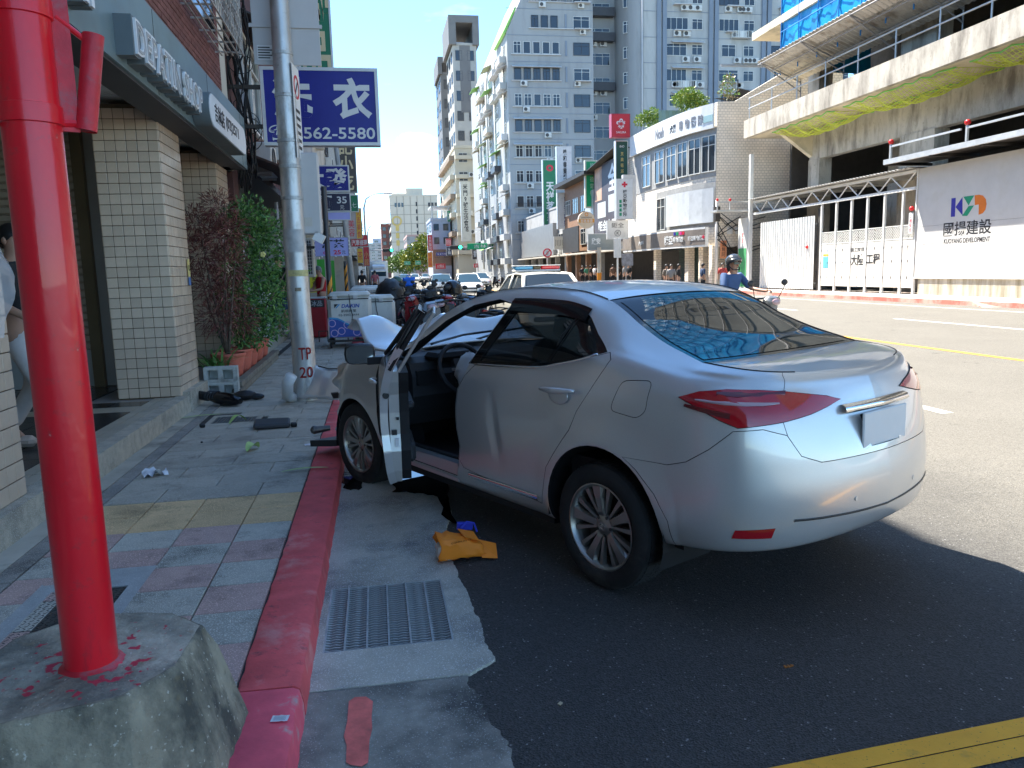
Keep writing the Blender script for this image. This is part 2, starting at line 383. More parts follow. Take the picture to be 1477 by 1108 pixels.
o=sheet('kerb',-.555,-.33,31.9,400,.12,m_kerbc);sheet('kerb',-.335,-.33,31.9,400,.118,m_kerbc)
m_redmark=M('red_mark',(.75,.17,.14),.8,var=.25,scale=14,bump=.4,coords='World',dirt=(.3,.12,.1),dscale=9,dlo=.6,dhi=.75)
rk=random.Random(2)
a_=G(505,1010,.012);
pts=[(499,1100),(500,1075),(496,1062),(501,1040),(503,1012),(512,1006),(528,1005),(538,1012),(536,1035),(537,1052),(533,1068),(531,1100),(522,1106),(506,1104)]
b=MB();P_=[G(u,v,.0125) for u,v in pts];b.add([(p.x,p.y,.0135) for p in P_],[tuple(range(len(P_)-1,-1,-1))])
tag(b.build('road_marking',m_redmark),kind='structure')
m_yel=M('yellow_paint',(.95,.43,.035),.7,var=.12,scale=5,bump=.4,bscale=120,coords='World',dirt=(.32,.2,.05),dscale=6,dlo=.58,dhi=.8,speck=(.14,.1,.05),sscale=130,sthr=.68)
m_white=M('white_paint',(.72,.7,.64),.7,var=.1,scale=4,coords='World',dirt=(.3,.28,.25),dscale=3,dlo=.55,dhi=.75)
def mark(mat,pts,z=.004):
    b=MB();b.add([(x,y,z) for x,y in pts],[tuple(range(len(pts)))]);return tag(b.build('road_marking',mat),kind='structure')
yl=[G(1100,1110),G(1477,1035),G(1477,1066),G(1245,1112)]
d_=(yl[1]-yl[0]).normalized();n_=Vector((-d_.y,d_.x,0));o0=yl[0]
def along(a,w):p=o0+d_*a+n_*w;return (p.x,p.y)
mark(m_yel,[along(-.8,-.085),along(4,-.085),along(4,-.003),along(-.8,-.003)])
mark(m_yel,[along(-.8,-.175),along(4,-.175),along(4,-.09),along(-.8,-.09)])
mark(m_yel,[(9.68,2),(9.8,2),(9.8,90),(9.68,90)])
for y in range(0,120,10):mark(m_white,[(5.66,y+.9-4),(5.8,y+.9-4),(5.8,y+6.9-4),(5.66,y+6.9-4)])
for y in range(4,120,10):mark(m_white,[(13.9,y),(14.02,y),(14.02,y+5),(13.9,y+5)])
mark(m_white,[(18.3,3),(18.42,3),(18.42,120),(18.3,120)])
for k in range(9):mark(m_white,[(1.6+k*.9,62),(2.05+k*.9,62),(2.05+k*.9,65),(1.6+k*.9,65)])
# puddle of coolant under the open door, wet run along the apron
def add_wet():
    m=bpy.data.materials.new('puddle');m.use_nodes=True;b=m.node_tree.nodes['Principled BSDF']
    b.inputs['Base Color'].default_value=(.006,.006,.006,1);b.inputs['Roughness'].default_value=.02;b.inputs['Specular IOR Level'].default_value=.8;b.inputs['IOR'].default_value=1.5
    return m
m_wet=add_wet()
def puddle(pts,z,seed,amp=.03):
    r=random.Random(seed);q=[]
    for a,c in zip(pts,pts[1:]+pts[:1]):
        for k in range(6):t=k/6;q.append((a[0]+(c[0]-a[0])*t+r.uniform(-amp,amp),a[1]+(c[1]-a[1])*t+r.uniform(-amp,amp)))
    b=MB();b.add([(x,y,z) for x,y in q],[tuple(range(len(q)))]);return tag(b.build('puddle',m_wet),kind='structure')
def gp(pts,z):return [tuple(G(u,v,z)[:2]) for u,v in pts]
puddle(gp([(567,709),(600,711),(628,716),(660,760),(640,742),(648,700),(650,676),(612,672),(585,676),(570,690)],.016),.016,4,.018)
puddle(gp([(489,690),(500,706),(520,707),(527,690),(510,682),(492,676)],.015),.015,9,.02)
# left pavement: bed, individual tiles and pavers
m_bed=M('paving_bed',(.06,.055,.05),.95,var=.3,scale=8,coords='World')
pv=sheet('pavement',-2.6,-.55,-8,400,.105,m_bed)
def tilemat(name,c,k=1.0):return M(name,c,.8,var=.14*k,scale=5,bump=.5,bscale=140,rnd=.1,speck=tuple(min(1,x*1.75) for x in c),sscale=190,sthr=.57,dirt=tuple(x*.32 for x in c),dscale=3.1,dlo=.52,dhi=.72,dirt2=tuple(x*.55 for x in c),coords='World')
m_tg,m_tp,m_ty,m_tl=tilemat('tile_grey',(.41,.39,.33)),tilemat('tile_pink',(.43,.295,.255)),tilemat('tile_yellow',(.6,.41,.215)),tilemat('paver_grey',(.385,.35,.285))
m_tb=tilemat('border_stone',(.27,.25,.22))
m_cs=M('cement_strip',(.46,.42,.34),.9,var=.2,scale=3,bump=.4,coords='World',dirt=(.12,.11,.09),dscale=2.2,dlo=.5,dhi=.7)
_tm={}
def slab(w,l,mat,h=.018,g=.0065):
    key=(round(w,3),round(l,3),mat.name)
    if key not in _tm:
        b=MB();b.bbox((0,0,-h/2),(w-g,l-g,h),.003);o=b.build('paving_tile',mat,pv);_tm[key]=o.data;return o
    return mesh_child('paving_tile',_tm[key],pv)
rt=random.Random(11)
def lay(x,y,w,l,mat,name='paving_tile'):
    o=slab(w,l,mat);o.name=name;o.location=(x,y,.1205+rt.uniform(-.0018,.0018));o.rotation_euler=(rt.uniform(-.004,.004),rt.uniform(-.004,.004),rt.uniform(-.004,.004))
P=.324;xs=[-.562-P*.9,-.562-P*.9-P,-.562-P*.9-2*P,-.562-P*.9-3*P]
colx=[(-.855,-.562),(-1.178,-.855),(-1.5,-1.178),(-1.825,-1.5)]
cover=(-1.66,-1.16,3.0,3.9)
y=4.62
for r0 in range(2):
    for a,c in colx:lay((a+c)/2,y+.155+r0*.31,c-a,.31,m_ty)
ny=0;yy=4.62
while yy>.4:
    yy -=.312
    for i,(a,c) in enumerate(colx):
        if -1.66<(a+c)/2<-1.16 and 2.95<yy+.156<3.87:continue
        lay((a+c)/2,yy+.156,c-a,.312,m_tg if (i+ny) % 2==0 else m_tp)
    ny+=1
yy=5.25;k=0
while yy<17.5:
    st=k % 4
    cuts=[-1.825,-1.5,-.855,-.562] if st==0 else [-1.825,-1.178,-.562] if st==1 else [-1.825,-1.5,-.855,-.562] if st==2 else [-1.825,-1.178,-.562]
    for a,c in zip(cuts,cuts[1:]):
        if yy>7.75 and yy<8.35 and -1.75<(a+c)/2<-1.2:continue
        lay((a+c)/2,yy+.155,c-a,.31,m_tl)
    yy+=.31;k+=1
fb=MB()
while yy<45:
    for a,c in ((-1.825,-1.5),(-1.5,-.855),(-.855,-.562)) if k % 2 else ((-1.825,-1.178),(-1.178,-.562)):fb.bx(a+.002,c-.002,yy+.002,yy+.308,.108,.12)
    yy+=.31;k+=1
fo=fb.build('paving_field',m_tl,pv);fo['kind']='stuff'
yy=-.5
while yy<11:lay(-1.885,yy+.1,.112,.2,m_tb,'border_stone');yy+=.203
b=MB();b.bx(-2.09,-1.944,-3,60,.105,.119);tag(b.build('pavement',m_cs),kind='structure')
m_plate=M('chequer_plate',(.075,.075,.072),.5,.5,var=.3,scale=8,dirt=(.13,.12,.1),dscale=4)
mh=thing('manhole_cover','dark ribbed steel inspection cover in a pale cement frame beside the red pole','manhole cover',(-1.41,3.42,.11))
b=MB();
for x0,x1,y0,y1 in ((-.25,.25,.37,.46),(-.25,.25,-.46,-.37),(-.25,-.17,-.37,.37),(.17,.25,-.37,.37)):b.bx(x0,x1,y0,y1,-.005,.0115)
b.bx(-.255,.255,-.66,-.465,-.03,.0095).bx(-.255,.255,.465,.62,-.03,.0095);b.build('frame',M('cement_frame',(.36,.37,.36),.85,var=.15,scale=9,bump=.4,speck=(.6,.6,.6),sscale=200,sthr=.62),mh)
b=MB();b.bx(-.167,.167,-.367,.367,-.005,.007);pl=b.build('plate',m_plate,mh)
b=MB()
for i in range(13):
    for j in range(29):b.box((-.155+i*.026,-.35+j*.025,.0085),(.018,.005,.003),(0,0,rad(45 if (i+j) % 2 else -45)))
b.build('tread_ribs',m_plate,pl)['kind']='stuff'
gg=thing('gully_grate','small grey slotted gully grate across the pavement before the steel pole','gully grate',(-1.5,8.18,.112))
b=MB();b.bx(-.26,.26,-.33,-.25,-.004,.0085).bx(-.26,.26,.25,.33,-.004,.0085).bx(-.26,-.21,-.25,.25,-.004,.0085).bx(.21,.26,-.25,.25,-.004,.0085);b.build('frame',m_tl,gg)
b=MB();b.bx(-.21,.21,-.25,.25,-.05,-.045);b.build('pit_floor',m_pit,gg)
b=MB();b.bx(-.009,.009,-.25,.25,-.02,.006);so=b.build('slat',M('grate_grey',(.13,.135,.13),.6,.2),gg,loc=(-.195,0,0))
for k in range(1,14):mesh_child('slat',so.data,gg,(-.195+k*.03,0,0))
g2=dup(gg,(-1.35,13.1,.112),label='farther slotted gully grate behind the steel pole by the plant pots')
# right pavement and kerb
m_rp=M('right_paving',(.55,.48,.42),.85,var=.16,scale=1.2,coords='World',dirt=(.3,.2,.17),dscale=.7,dlo=.5,dhi=.7)
b=MB();b.bx(19.95,23.6,-20,44.6,-.01,.15);b.bx(19.95,21.8,44.61,130,-.01,.15);tag(b.build('pavement',m_rp),kind='structure')
b=MB();b.bx(19.78,19.945,-20,130,-.01,.155);tag(b.build('kerb',M('kerb_red_right',(.5,.16,.12),.8,var=.2,scale=1,coords='World',dirt=(.45,.36,.3),dscale=1.1,dlo=.45,dhi=.6)),kind='structure')
b=MB();b.prism([(0,0),(1.1,.15),(1.1,0)],(19.3,22.0,.001),(.45,.9,0),(0,0,1),(.5,-.25,0));tag(b.build('kerb',M('kerb_red_right')),kind='structure')
# arcade building on the left
m_tile=M('glazed_tile',(.65,.5,.365),.16,var=.06,scale=6,rnd=.09,spec=.6,bump=.25,bscale=22)
m_grout=M('tile_grout',(.13,.09,.05),.9,var=.1)
m_agg=M('washed_aggregate',(.46,.41,.32),.85,var=.25,scale=12,bump=1.2,bscale=120,speck=(.62,.58,.5),sscale=150,sthr=.56,coords='World',dirt=(.24,.22,.18),dscale=2.5,dlo=.52,dhi=.7)
m_fascia=M('fascia_panel',(.2,.275,.29),.38,.25,var=.08,scale=.7,coords='World',dirt=(.16,.2,.2),dscale=.9)
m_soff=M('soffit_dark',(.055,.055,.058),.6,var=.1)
m_bronze=M('bronze_trim',(.12,.09,.05),.4,.5)
m_ceil=M('ceiling_strip',(.82,.79,.72),.7,var=.06,scale=1)
m_wallg=M('arcade_wall',(.32,.31,.29),.7,var=.15,scale=.8,coords='World')
m_shut=M('shutter_brown',(.36,.29,.22),.55,.1,var=.2,scale=2)
m_ftile=M('floor_tile_dark',(.028,.03,.034),.25,var=.15,scale=3,rnd=.15)
m_ftl=M('floor_tile_cream',(.42,.38,.3),.5,var=.1,scale=4,rnd=.08)
m_brick=M('brick_brown',(.2,.085,.075),.8,var=.2,scale=6,rnd=.2,bump=.4)
m_mort=M('brick_mortar',(.2,.17,.15),.9)
m_steel_d=M('dark_steel',(.05,.045,.04),.6,.4,var=.2)
ab=thing('arcade_building','arcade shop building with cream tiled pillars and grey blue fascia at the left edge','building',(-2.15,8.8,.12))
def w(x,y,z):return (x,y,z)
b=MB();b.bx(-2.22,-2.08,-3,8.9,.0,.3).bx(-2.22,-2.075,8.9,9.85,.0,.34);b.build('plinth',m_agg,ab,world=True)
b=MB();b.bx(-6,-2.22,-3,20,.1,.285);fl=b.build('floor',m_wallg,ab,world=True)
rt2=random.Random(4);ftm={}
def ftile(x0,x1,y0,y1,mat):
    b=MB();b.bx(x0+.004,x1-.004,y0+.004,y1-.004,.286,.3);return b.build('floor_tile',mat,fl,world=True)
for r0 in range(16):
    for c0 in range(2):
        y0=4.0+r0*.3;ftile(-2.42+c0*.1,-2.32+c0*.1,y0,y0+.3,m_ftl) if y0<8.7 else None
for r0 in range(18):
    for c0 in range(7):
        y0=4.0+r0*.33;x0=-2.42-.33*(c0+1)
        if -2.95<x0+.165<-2.0 and 8.7<y0+.16:continue
        ftile(x0,x0+.33,y0,y0+.33,m_ftl if abs(y0+.16-8.15)<.17 else m_ftile)
tcount=[0]
T=.1085
tb=MB();tb.bbox((0,0,0),(T-.0055,.014,T-.0055),.003);tproto=None;rp=random.Random(8)
def pillar(x0,x1,y0,y1,z0,z1,part_faces):
    b=MB();b.bx(x0+.008,x1-.008,y0+.008,y1-.008,z0-.05,z1);p=b.build('pillar',m_grout,ab,world=True)
    stuff=MB()
    wl=Vector((p.parent.location))
    def face(ax,at,a0,a1,rows_sel):
        global tproto
        n=max(1,round((a1-a0)/T));wtile=(a1-a0)/n;m=int((z1-z0)/T)
        for j in range(m+1):
            z=z0+T/2+j*T
            if z>z1:continue
            for i in range(n):
                a=a0+wtile*(i+.5);rx=rp.uniform(-.012,.012);rz=rp.uniform(-.012,.012)
                if rows_sel and tcount[0]<300:
                    if tproto is None:tproto=tb.build('tile',m_tile,p);o=tproto
                    else:o=mesh_child('tile',tproto.data,p)
                    tcount[0]+=1
                    o.location=Vector((a,at,z) if ax=='y' else (at,a,z))-wl;o.rotation_euler=(rx,0,rz if ax=='y' else math.pi/2+rz);o.scale=(wtile/T,1,1)
                else:
                    stuff.bbox((a,at,z) if ax=='y' else (at,a,z),(wtile-.0055,.014,T-.0055) if ax=='y' else (.014,wtile-.0055,T-.007),.003,rot=(rx if ax=='y' else 0,0 if ax=='y' else rx,rz))
    face('y',y0,x0,x1,part_faces);face('x',x1,y0,y1,part_faces)
    if not part_faces:pass
    face('x',x0,y0,y1,False)
    if stuff.v:stuff.build('tile_field',m_tile,p,world=True)['kind']='stuff'
pillar(-2.80,-2.16,8.86,9.74,.3,3.38,True)
pillar(-2.80,-2.16,4.1,5.0,.3,3.38,False)
pillar(-2.85,-2.16,11.9,12.7,.3,3.38,False)
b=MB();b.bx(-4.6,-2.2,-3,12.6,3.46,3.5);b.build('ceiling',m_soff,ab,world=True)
cs=MB()
for k in range(137):cs.bx(-4.6,-2.24,-2.5+k*.11,-2.5+k*.11+.1,3.44,3.455)
cs.build('ceiling_strip',m_ceil,ab,world=True)['kind']='stuff'
b=MB();b.bx(-2.24,-2.17,-3,12.6,3.36,3.44).bx(-2.3,-2.245,-3,12.6,3.38,3.438);b.build('soffit_trim',m_bronze,ab,world=True)
b=MB();b.bx(-4.8,-4.6,-3,20,.28,3.44);b.build('back_wall',m_wallg,ab,world=True)
for y0,y1 in ((5.5,8.9),(9.3,12.6),(13.1,16.5)):
    s=MB()
    for k in range(28):s.prism([(0,0),(.028,.02),(.028,.075),(0,.09)],(-4.6,y0,.75+k*.09),(1,0,0),(0,0,1),(0,y1-y0,0))
    sh=s.build('roller_shutter',m_shut,ab,world=True)
    f=MB();f.bx(-4.6,-4.53,y0-.12,y0-.003,.3,3.3).bx(-4.6,-4.53,y1+.003,y1+.12,.3,3.3).bx(-4.6,-4.5,y0-.12,y1+.12,3.275,3.43);f.build('shutter_frame',m_bronze,ab,world=True)
MB().bx(-4.6,-2.86,10.1,10.3,.3,3.44).build('end_wall',m_wallg,ab,world=True);s=MB()
for k in range(28):s.prism([(0,0),(-.03,.02),(-.03,.075),(0,.09)],(-4.5,10.09,.75+k*.09),(0,1,0),(0,0,1),(1.08,0,0))
s.build('roller_shutter',m_shut,ab,world=True);MB().bx(-3.42,-3.3,10.0,10.09,.3,3.4).build('shutter_frame',m_bronze,ab,world=True)
lt=tag(MB().lathe([(.0,0),(.2,0),(.22,.03),(.2,.05),(0,.05)],24).build('ceiling_light',M('lamp_glass',(.75,.72,.6),.3),ab,smooth=40),)
lt.location=Vector((-3.35,9.2,3.385))-Vector(ab.location)
FX=-1.85
b=MB();b.bx(FX-.03,FX,-3,12.75,3.22,3.98).bx(-2.15,FX-.03,12.70,12.748,3.22,3.98);b.build('fascia',m_fascia,ab,world=True)
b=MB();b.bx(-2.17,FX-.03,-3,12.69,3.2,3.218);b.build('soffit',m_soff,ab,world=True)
b=MB()
for k in range(7):b.bx(FX,FX+.0025,-1.45+k*2.3,-1.445+k*2.3,3.23,3.97)
b.build('panel_joint',m_soff,ab,world=True)
m_let=M('sign_white',(.72,.74,.75),.5,var=.06,scale=5);m_letside=M('sign_side',(.13,.16,.17),.5)
m_neon=M('letter_line',(.34,.35,.36),.5);m_ink=M('sign_ink',(.02,.02,.022),.6)
b=MB();b.bx(FX,FX+.16,6.05,8.9,3.42,3.70)
def face_text(s,y,z,h,width,name='lettering',depth=.12,mat=m_let,x=FX,bold=.02,par=ab):return text(s,mat,par,(x,y,z),(0,1,0),(0,0,1),h,width,depth,name,bold)
text('DEPATIN',m_letside,ab,(FX,7.3,3.42),(0,1,0),(0,0,1),.30,1.46,.13,'letter_backing',.055)
text('SHOP',m_letside,ab,(FX,8.54,3.42),(0,1,0),(0,0,1),.30,.86,.13,'letter_backing',.055)
text('DEPATIN',m_let,ab,(FX+.131,7.3,3.42),(0,1,0),(0,0,1),.265,1.4,.02,'lettering',.03)
text('SHOP',m_let,ab,(FX+.131,8.54,3.42),(0,1,0),(0,0,1),.265,.8,.02,'lettering',.03)
text('DEPATIN',m_neon,ab,(FX+.152,7.3,3.42),(0,1,0),(0,0,1),.225,1.36,.004,'lettering',-.012)
text('SHOP',m_neon,ab,(FX+.152,8.54,3.42),(0,1,0),(0,0,1),.225,.77,.004,'lettering',-.012)
text('咖啡',m_letside,ab,(FX,5.25,3.56),(0,1,0),(0,0,1),.52,1.1,.13,'letter_backing',.03)
text('咖啡',m_let,ab,(FX+.131,5.25,3.56),(0,1,0),(0,0,1),.5,1.06,.02,'lettering',.015)
sp_=thing('sign_panel','white pill shaped shop sign with dark characters on the grey fascia','sign',(FX,10.25,3.4))
pill=[]
for k in range(13):a=math.pi/2+math.pi*k/12;pill.append((-1.02+.185*math.cos(a),.185*math.sin(a)))
for k in range(13):a=-math.pi/2+math.pi*k/12;pill.append((1.02+.185*math.cos(a),.185*math.sin(a)))
MB().prism(pill,(.005,0,0),(0,1,0),(0,0,1),(.18,0,0)).build('sign_body',m_letside,sp_,smooth=30)
MB().prism([(a*.99,c*.93) for a,c in pill],(.186,0,0),(0,1,0),(0,0,1),(.008,0,0)).build('sign_face',m_let,sp_)
text('吉林店',m_ink,sp_,(FX+.1945,9.6,3.4),(0,1,0),(0,0,1),.2,.56,.004,'lettering',.006)
text('(02)2571',m_ink,sp_,(FX+.1945,10.42,3.4),(0,1,0),(0,0,1),.17,.86,.004,'lettering',.01)
b=MB();b.bx(-14,-2.09,-30,12.75,3.99,14.6);b.bx(-14,-4.9,-30,20,.0,3.99);b.build('wall',m_mort,ab,world=True)
bp=MB();bp.bbox((0,0,0),(.03,.225,.058),.004);bproto=bp.build('brick',m_brick,ab);bproto.location=Vector((-2.075,5,4.05))-ab.location
nb=1
rb_=random.Random(5)
for j in range(11):
    for i in range(27):
        y=6.1+i*.235+(.117 if j % 2 else 0);z=4.05+j*.067
        if nb<298 and y<12.6:
            o=mesh_child('brick',bproto.data,ab,Vector((-2.078+rb_.uniform(-.003,.003),y,z))-ab.location);nb+=1
bs=MB()
for j in range(60):
    for i in range(44):
        y=2.3+i*.235+(.117 if j % 2 else 0);z=4.05+j*.067
        if j<11 and 6.0<y<12.6:continue
        if y<12.6:bs.box((-2.078,y,z),(.03,.225,.058))
bs.build('brick_field',m_brick,ab,world=True)['kind']='stuff'
m_gril=M('grille_steel',(.55,.52,.47),.6,.3,var=.25,scale=6,dirt=(.15,.09,.05),dscale=5)
for y0,y1,z0 in ((8.0,12.1,4.75),(3.2,7.6,4.75)):
    g=MB()
    n=int((y1-y0)/.14)
    for k in range(n+1):y=y0+(y1-y0)*k/n;g.box((-1.7,y,z0+.75),(.014,.014,1.5))
    for k in range(11):g.bx(-1.706,-1.694,y0,y1,z0+k*.15-.006,z0+k*.15+.006)
    for k in range(int((y1-y0)/.5)+1):y=y0+k*.5;g.bx(-2.07,-1.71,y-.01,y+.01,z0-.02,z0)
    [g.bx(-2.0+.075*q,-1.98+.075*q,y0,y1,z0-.035,z0-.022) for q in range(5)]
    go=g.build('window_grille',m_gril,ab,world=True)
    MB().bx(-2.072,-2.05,y0+.1,y1-.1,z0+.2,z0+1.5).build('window',M('pane_dark',(.02,.025,.03),.08),ab,world=True)
for k in range(3):
    for j in range(2):MB().bx(-2.075,-2.055,.5+k*4,3.6+k*4,8.2+j*3,9.7+j*3).build('window',M('pane_dark'),ab,world=True)
b=MB();b.bx(-2.2,-2.06,12.3,12.74,3.2,7.6);b.build('corner_pier',M('pier_cream',(.65,.61,.52),.8,var=.12,scale=1.2,coords='World'),ab,world=True)
# the wrecked silver saloon
def pch(keys):
    """monotone cubic through (x, y) keys"""
    k=sorted(keys);X=[a for a,_ in k];Y=[b for _,b in k];n=len(X)
    h=[X[i+1]-X[i] for i in range(n-1)];d=[(Y[i+1]-Y[i])/h[i] for i in range(n-1)]
    m=[d[0]]+[0 if d[i-1]*d[i]<=0 else 2*d[i-1]*d[i]/(d[i-1]+d[i]) for i in range(1,n-1)]+[d[-1]]
    def f(x):
        x=min(max(x,X[0]),X[-1]);i=0
        while i<n-2 and x>X[i+1]:i+=1
        t=(x-X[i])/h[i];t2,t3=t*t,t*t*t
        return Y[i]*(2*t3-3*t2+1)+h[i]*m[i]*(t3-2*t2+t)+Y[i+1]*(-2*t3+3*t2)+h[i]*m[i+1]*(t3-t2)
    return f
XE=-.45
Zl=[pch([(3.2,.22),(2,.215),(.4,.21),(-.2,.28),(-.45,.32)]),
      pch([(3.2,.27),(2,.262),(.5,.255),(.2,.27),(-.2,.31),(-.45,.335)]),
      pch([(3.2,.36),(2,.36),(.5,.355),(-.45,.44)]),
      pch([(3.2,.52),(-.45,.56)]),pch([(3.2,.68),(2,.71),(0,.73),(-.45,.74)]),
      pch([(3.2,.79),(2.7,.82),(2.2,.85),(1,.875),(.3,.91),(-.45,.975)]),
      pch([(3.2,.85),(2.7,.93),(2.25,.985),(2,1.005),(1.04,1.035),(.47,1.065),(.05,1.125),(-.25,1.105),(-.45,1.075)]),
      pch([(3.2,.875),(2.7,.95),(2.25,.995),(2,1.03),(1.8,1.08),(1.5,1.175),(1.1,1.22),(.6,1.235),(.3,1.235),(.05,1.19),(-.2,1.145),(-.45,1.1)]),
      pch([(3.2,.89),(2.7,.96),(2.25,1.0),(2,1.055),(1.8,1.155),(1.6,1.262),(1.365,1.352),(1.1,1.4),(.8,1.408),(.5,1.4),(.3,1.368),(.15,1.305),(0,1.238),(-.2,1.172),(-.45,1.118)]),
      pch([(3.2,.9),(2.7,.965),(2.3,1.0),(2.119,1.052),(1.83,1.2),(1.65,1.308),(1.365,1.41),(1.03,1.46),(.787,1.468),(.465,1.452),(.231,1.405),(.1,1.348),(0,1.294),(-.2,1.212),(-.35,1.168),(-.45,1.14)])]
Yl=[pch([(3.2,.66),(-.45,.68)]),pch([(3.2,.8),(2,.815),(-.45,.815)]),pch([(3.2,.845),(2,.853),(.5,.855),(-.45,.858)]),
      pch([(3.2,.85),(2.7,.872),(.0,.874),(-.45,.866)]),pch([(3.2,.84),(2.7,.876),(2,.882),(.3,.884),(-.45,.862)]),
      pch([(3.2,.81),(2.7,.868),(2,.877),(.3,.876),(-.2,.862),(-.45,.838)]),
      pch([(3.2,.75),(2.7,.83),(2,.845),(1,.842),(.3,.822),(-.1,.80),(-.45,.77)]),
      pch([(3.2,.72),(2.7,.79),(2.25,.80),(2,.80),(1.6,.765),(1,.745),(.4,.74),(0,.745),(-.45,.735)]),
      pch([(3.2,.69),(2.7,.76),(2.25,.77),(2,.755),(1.65,.69),(1.365,.652),(1,.634),(.6,.632),(.3,.64),(0,.668),(-.2,.69),(-.45,.71)]),
      pch([(3.2,.66),(2.7,.73),(2.3,.75),(2.119,.725),(1.83,.69),(1.65,.648),(1.365,.602),(1.03,.57),(.787,.56),(.465,.558),(.231,.562),(0,.588),(-.2,.625),(-.45,.66)])]
XR=[-.88,-.935,-.972,-.985,-.965,-.905,-.872,-.855,-.83,-.80]
ZR=[.36,.385,.47,.6,.735,.93,1.03,1.065,1.085,1.093]
NS,NT,NL=148,64,9
def ring(sgn,x_front=3.16):
    """lower and side skin of one flank, nose to tail centre; returns rows of (pos, a)"""
    rows=[]
    def section(pts):
        tx=pch([(i,p[0]) for i,p in enumerate(pts)]);ty=pch([(i,p[1]) for i,p in enumerate(pts)]);tz=pch([(i,p[2]) for i,p in enumerate(pts)])
        n=8;return [(tx(i/n),ty(i/n),tz(i/n)) for i in range(9*n+1)]
    for i in range(NS+1):
        x=x_front+(XE-x_front)*i/NS
        s=section([(x,Yl[l](x),Zl[l](x)) for l in range(10)]);s2=[]
        for (px,py,pz) in s:
            for cx,cz in ((0,.33),(2.63,.28)):
                r=math.hypot(px-cx,pz-cz)
                if .34<r<.56 and pz<.9:py+=.014*max(0,1-abs(r-.4)/.12)
            py -=.007*math.exp(-((px-.84-.12*(pz-.65))/.035)**2)*max(0,1-((pz-.66)/.24)**2) if .4<pz<.9 else 0
            if px>2.85:j_=math.sin(pz*31+px*9)*math.sin(pz*17+2)*(px-2.85)/.3;py+=.035*j_;px+=.05*j_
            if px>2.75:py -=.10*((px-2.75)/.4)**2*(1-min(1,abs(pz-.5)/.6));pz -=.03*(px-2.75)/.4
            s2.append((px,py,pz))
        rows.append((s2,x))
    a=XE;last=None
    for j in range(1,NT+1):
        t=j/NT;g=[]
        for l in range(10):
            y0,z0=Yl[l](XE),Zl[l](XE);xr=XR[l]
            sl=(Yl[l](XE)-Yl[l](XE+.2))/(-.2)
            x1=XE-.33*(1 if l<6 else .92);P0,P1,P2,P3=(XE,y0),(x1,y0+sl*(x1-XE)*.6-.006),(xr+.012,.60 if l<6 else .5),(xr,0)
            m=1-t;q=[m**3*P0[k]+3*m*m*t*P1[k]+3*m*t*t*P2[k]+t**3*P3[k] for k in (0,1)]
            u=t*t*(3-2*t);g.append((q[0],q[1],z0+(ZR[l]-z0)*(1-(1-t)**1.6)))
        if last:a -=math.hypot(g[4][0]-last[0],g[4][1]-last[1])
        else:a -=math.hypot(g[4][0]-XE,g[4][1]-Yl[4](XE))
        last=g[4];rows.append((section(g),a))
    return [[((p[0],p[1]*sgn,p[2]),(a,p[2])) for p in s] for s,a in rows]
def rowgrid(rows,sgn):
    bm=bmesh.new();la=bm.verts.layers.float_vector.new('pos');n=len(rows[0])
    V=[]
    for r in rows:
        for p,(a,z) in r:v=bm.verts.new((a,0,z));v[la]=Vector(p);V.append(v)
    for i in range(len(rows)-1):
        for j in range(n-1):
            q=[V[i*n+j],V[i*n+j+1],V[(i+1)*n+j+1],V[(i+1)*n+j]]
            bm.faces.new(q if sgn<0 else q[::-1])
    return bm,la
def cutline(bm,pts,closed=True):
    """score the unwrapped skin along a polyline (a, z)"""
    pr=list(zip(pts,pts[1:]+pts[:1])) if closed else list(zip(pts,pts[1:]))
    for (ax,az),(bx_,bz) in pr:
        d=Vector((bx_-ax,0,bz-az));
        if d.length<1e-6:continue
        nrm=Vector((-d.z,0,d.x)).normalized();lo=(min(ax,bx_)-.03,min(az,bz)-.03);hi=(max(ax,bx_)+.03,max(az,bz)+.03)
        fs=[f for f in bm.faces if any(lo[0]<=v.co.x<=hi[0] and lo[1]<=v.co.z<=hi[1] for v in f.verts)]
        if not fs:continue
        geom=list({e for f in fs for e in f.edges})+list({v for f in fs for v in f.verts})+fs
        bmesh.ops.bisect_plane(bm,geom=geom,dist=1e-6,plane_co=Vector((ax,0,az)),plane_no=nrm)
def inside(poly,x,y):
    c=False;n=len(poly)
    for i in range(n):
        (x1,y1),(x2,y2)=poly[i],poly[(i+1) % n]
        if (y1>y) !=(y2>y) and x<(x2-x1)*(y-y1)/(y2-y1)+x1:c=not c
    return c
def offs(poly,d):
    """grow (d > 0) or shrink a polygon"""
    n=len(poly);A_=sum(poly[i][0]*poly[(i+1) % n][1]-poly[(i+1) % n][0]*poly[i][1] for i in range(n));s=1 if A_>0 else -1;out=[]
    for i in range(n):
        p0,p1,p2=Vector(poly[i-1]),Vector(poly[i]),Vector(poly[(i+1) % n]);e1=(p1-p0).normalized();e2=(p2-p1).normalized()
        n1=Vector((e1.y,-e1.x))*s;n2=Vector((e2.y,-e2.x))*s;b=(n1+n2);k=d/max(.35,b.length*b.length/2) if b.length>1e-6 else d
        q=p1+b*k*.5*2/2;out.append((p1.x+b.x*k/1.0*.5*2*.5*2/2,p1.y+b.y*k*.5*2*.5*2/2) if False else (p1.x+b.x*k*.5*2/2*1.0,p1.y+b.y*k*.5*2/2*1.0))
    return out
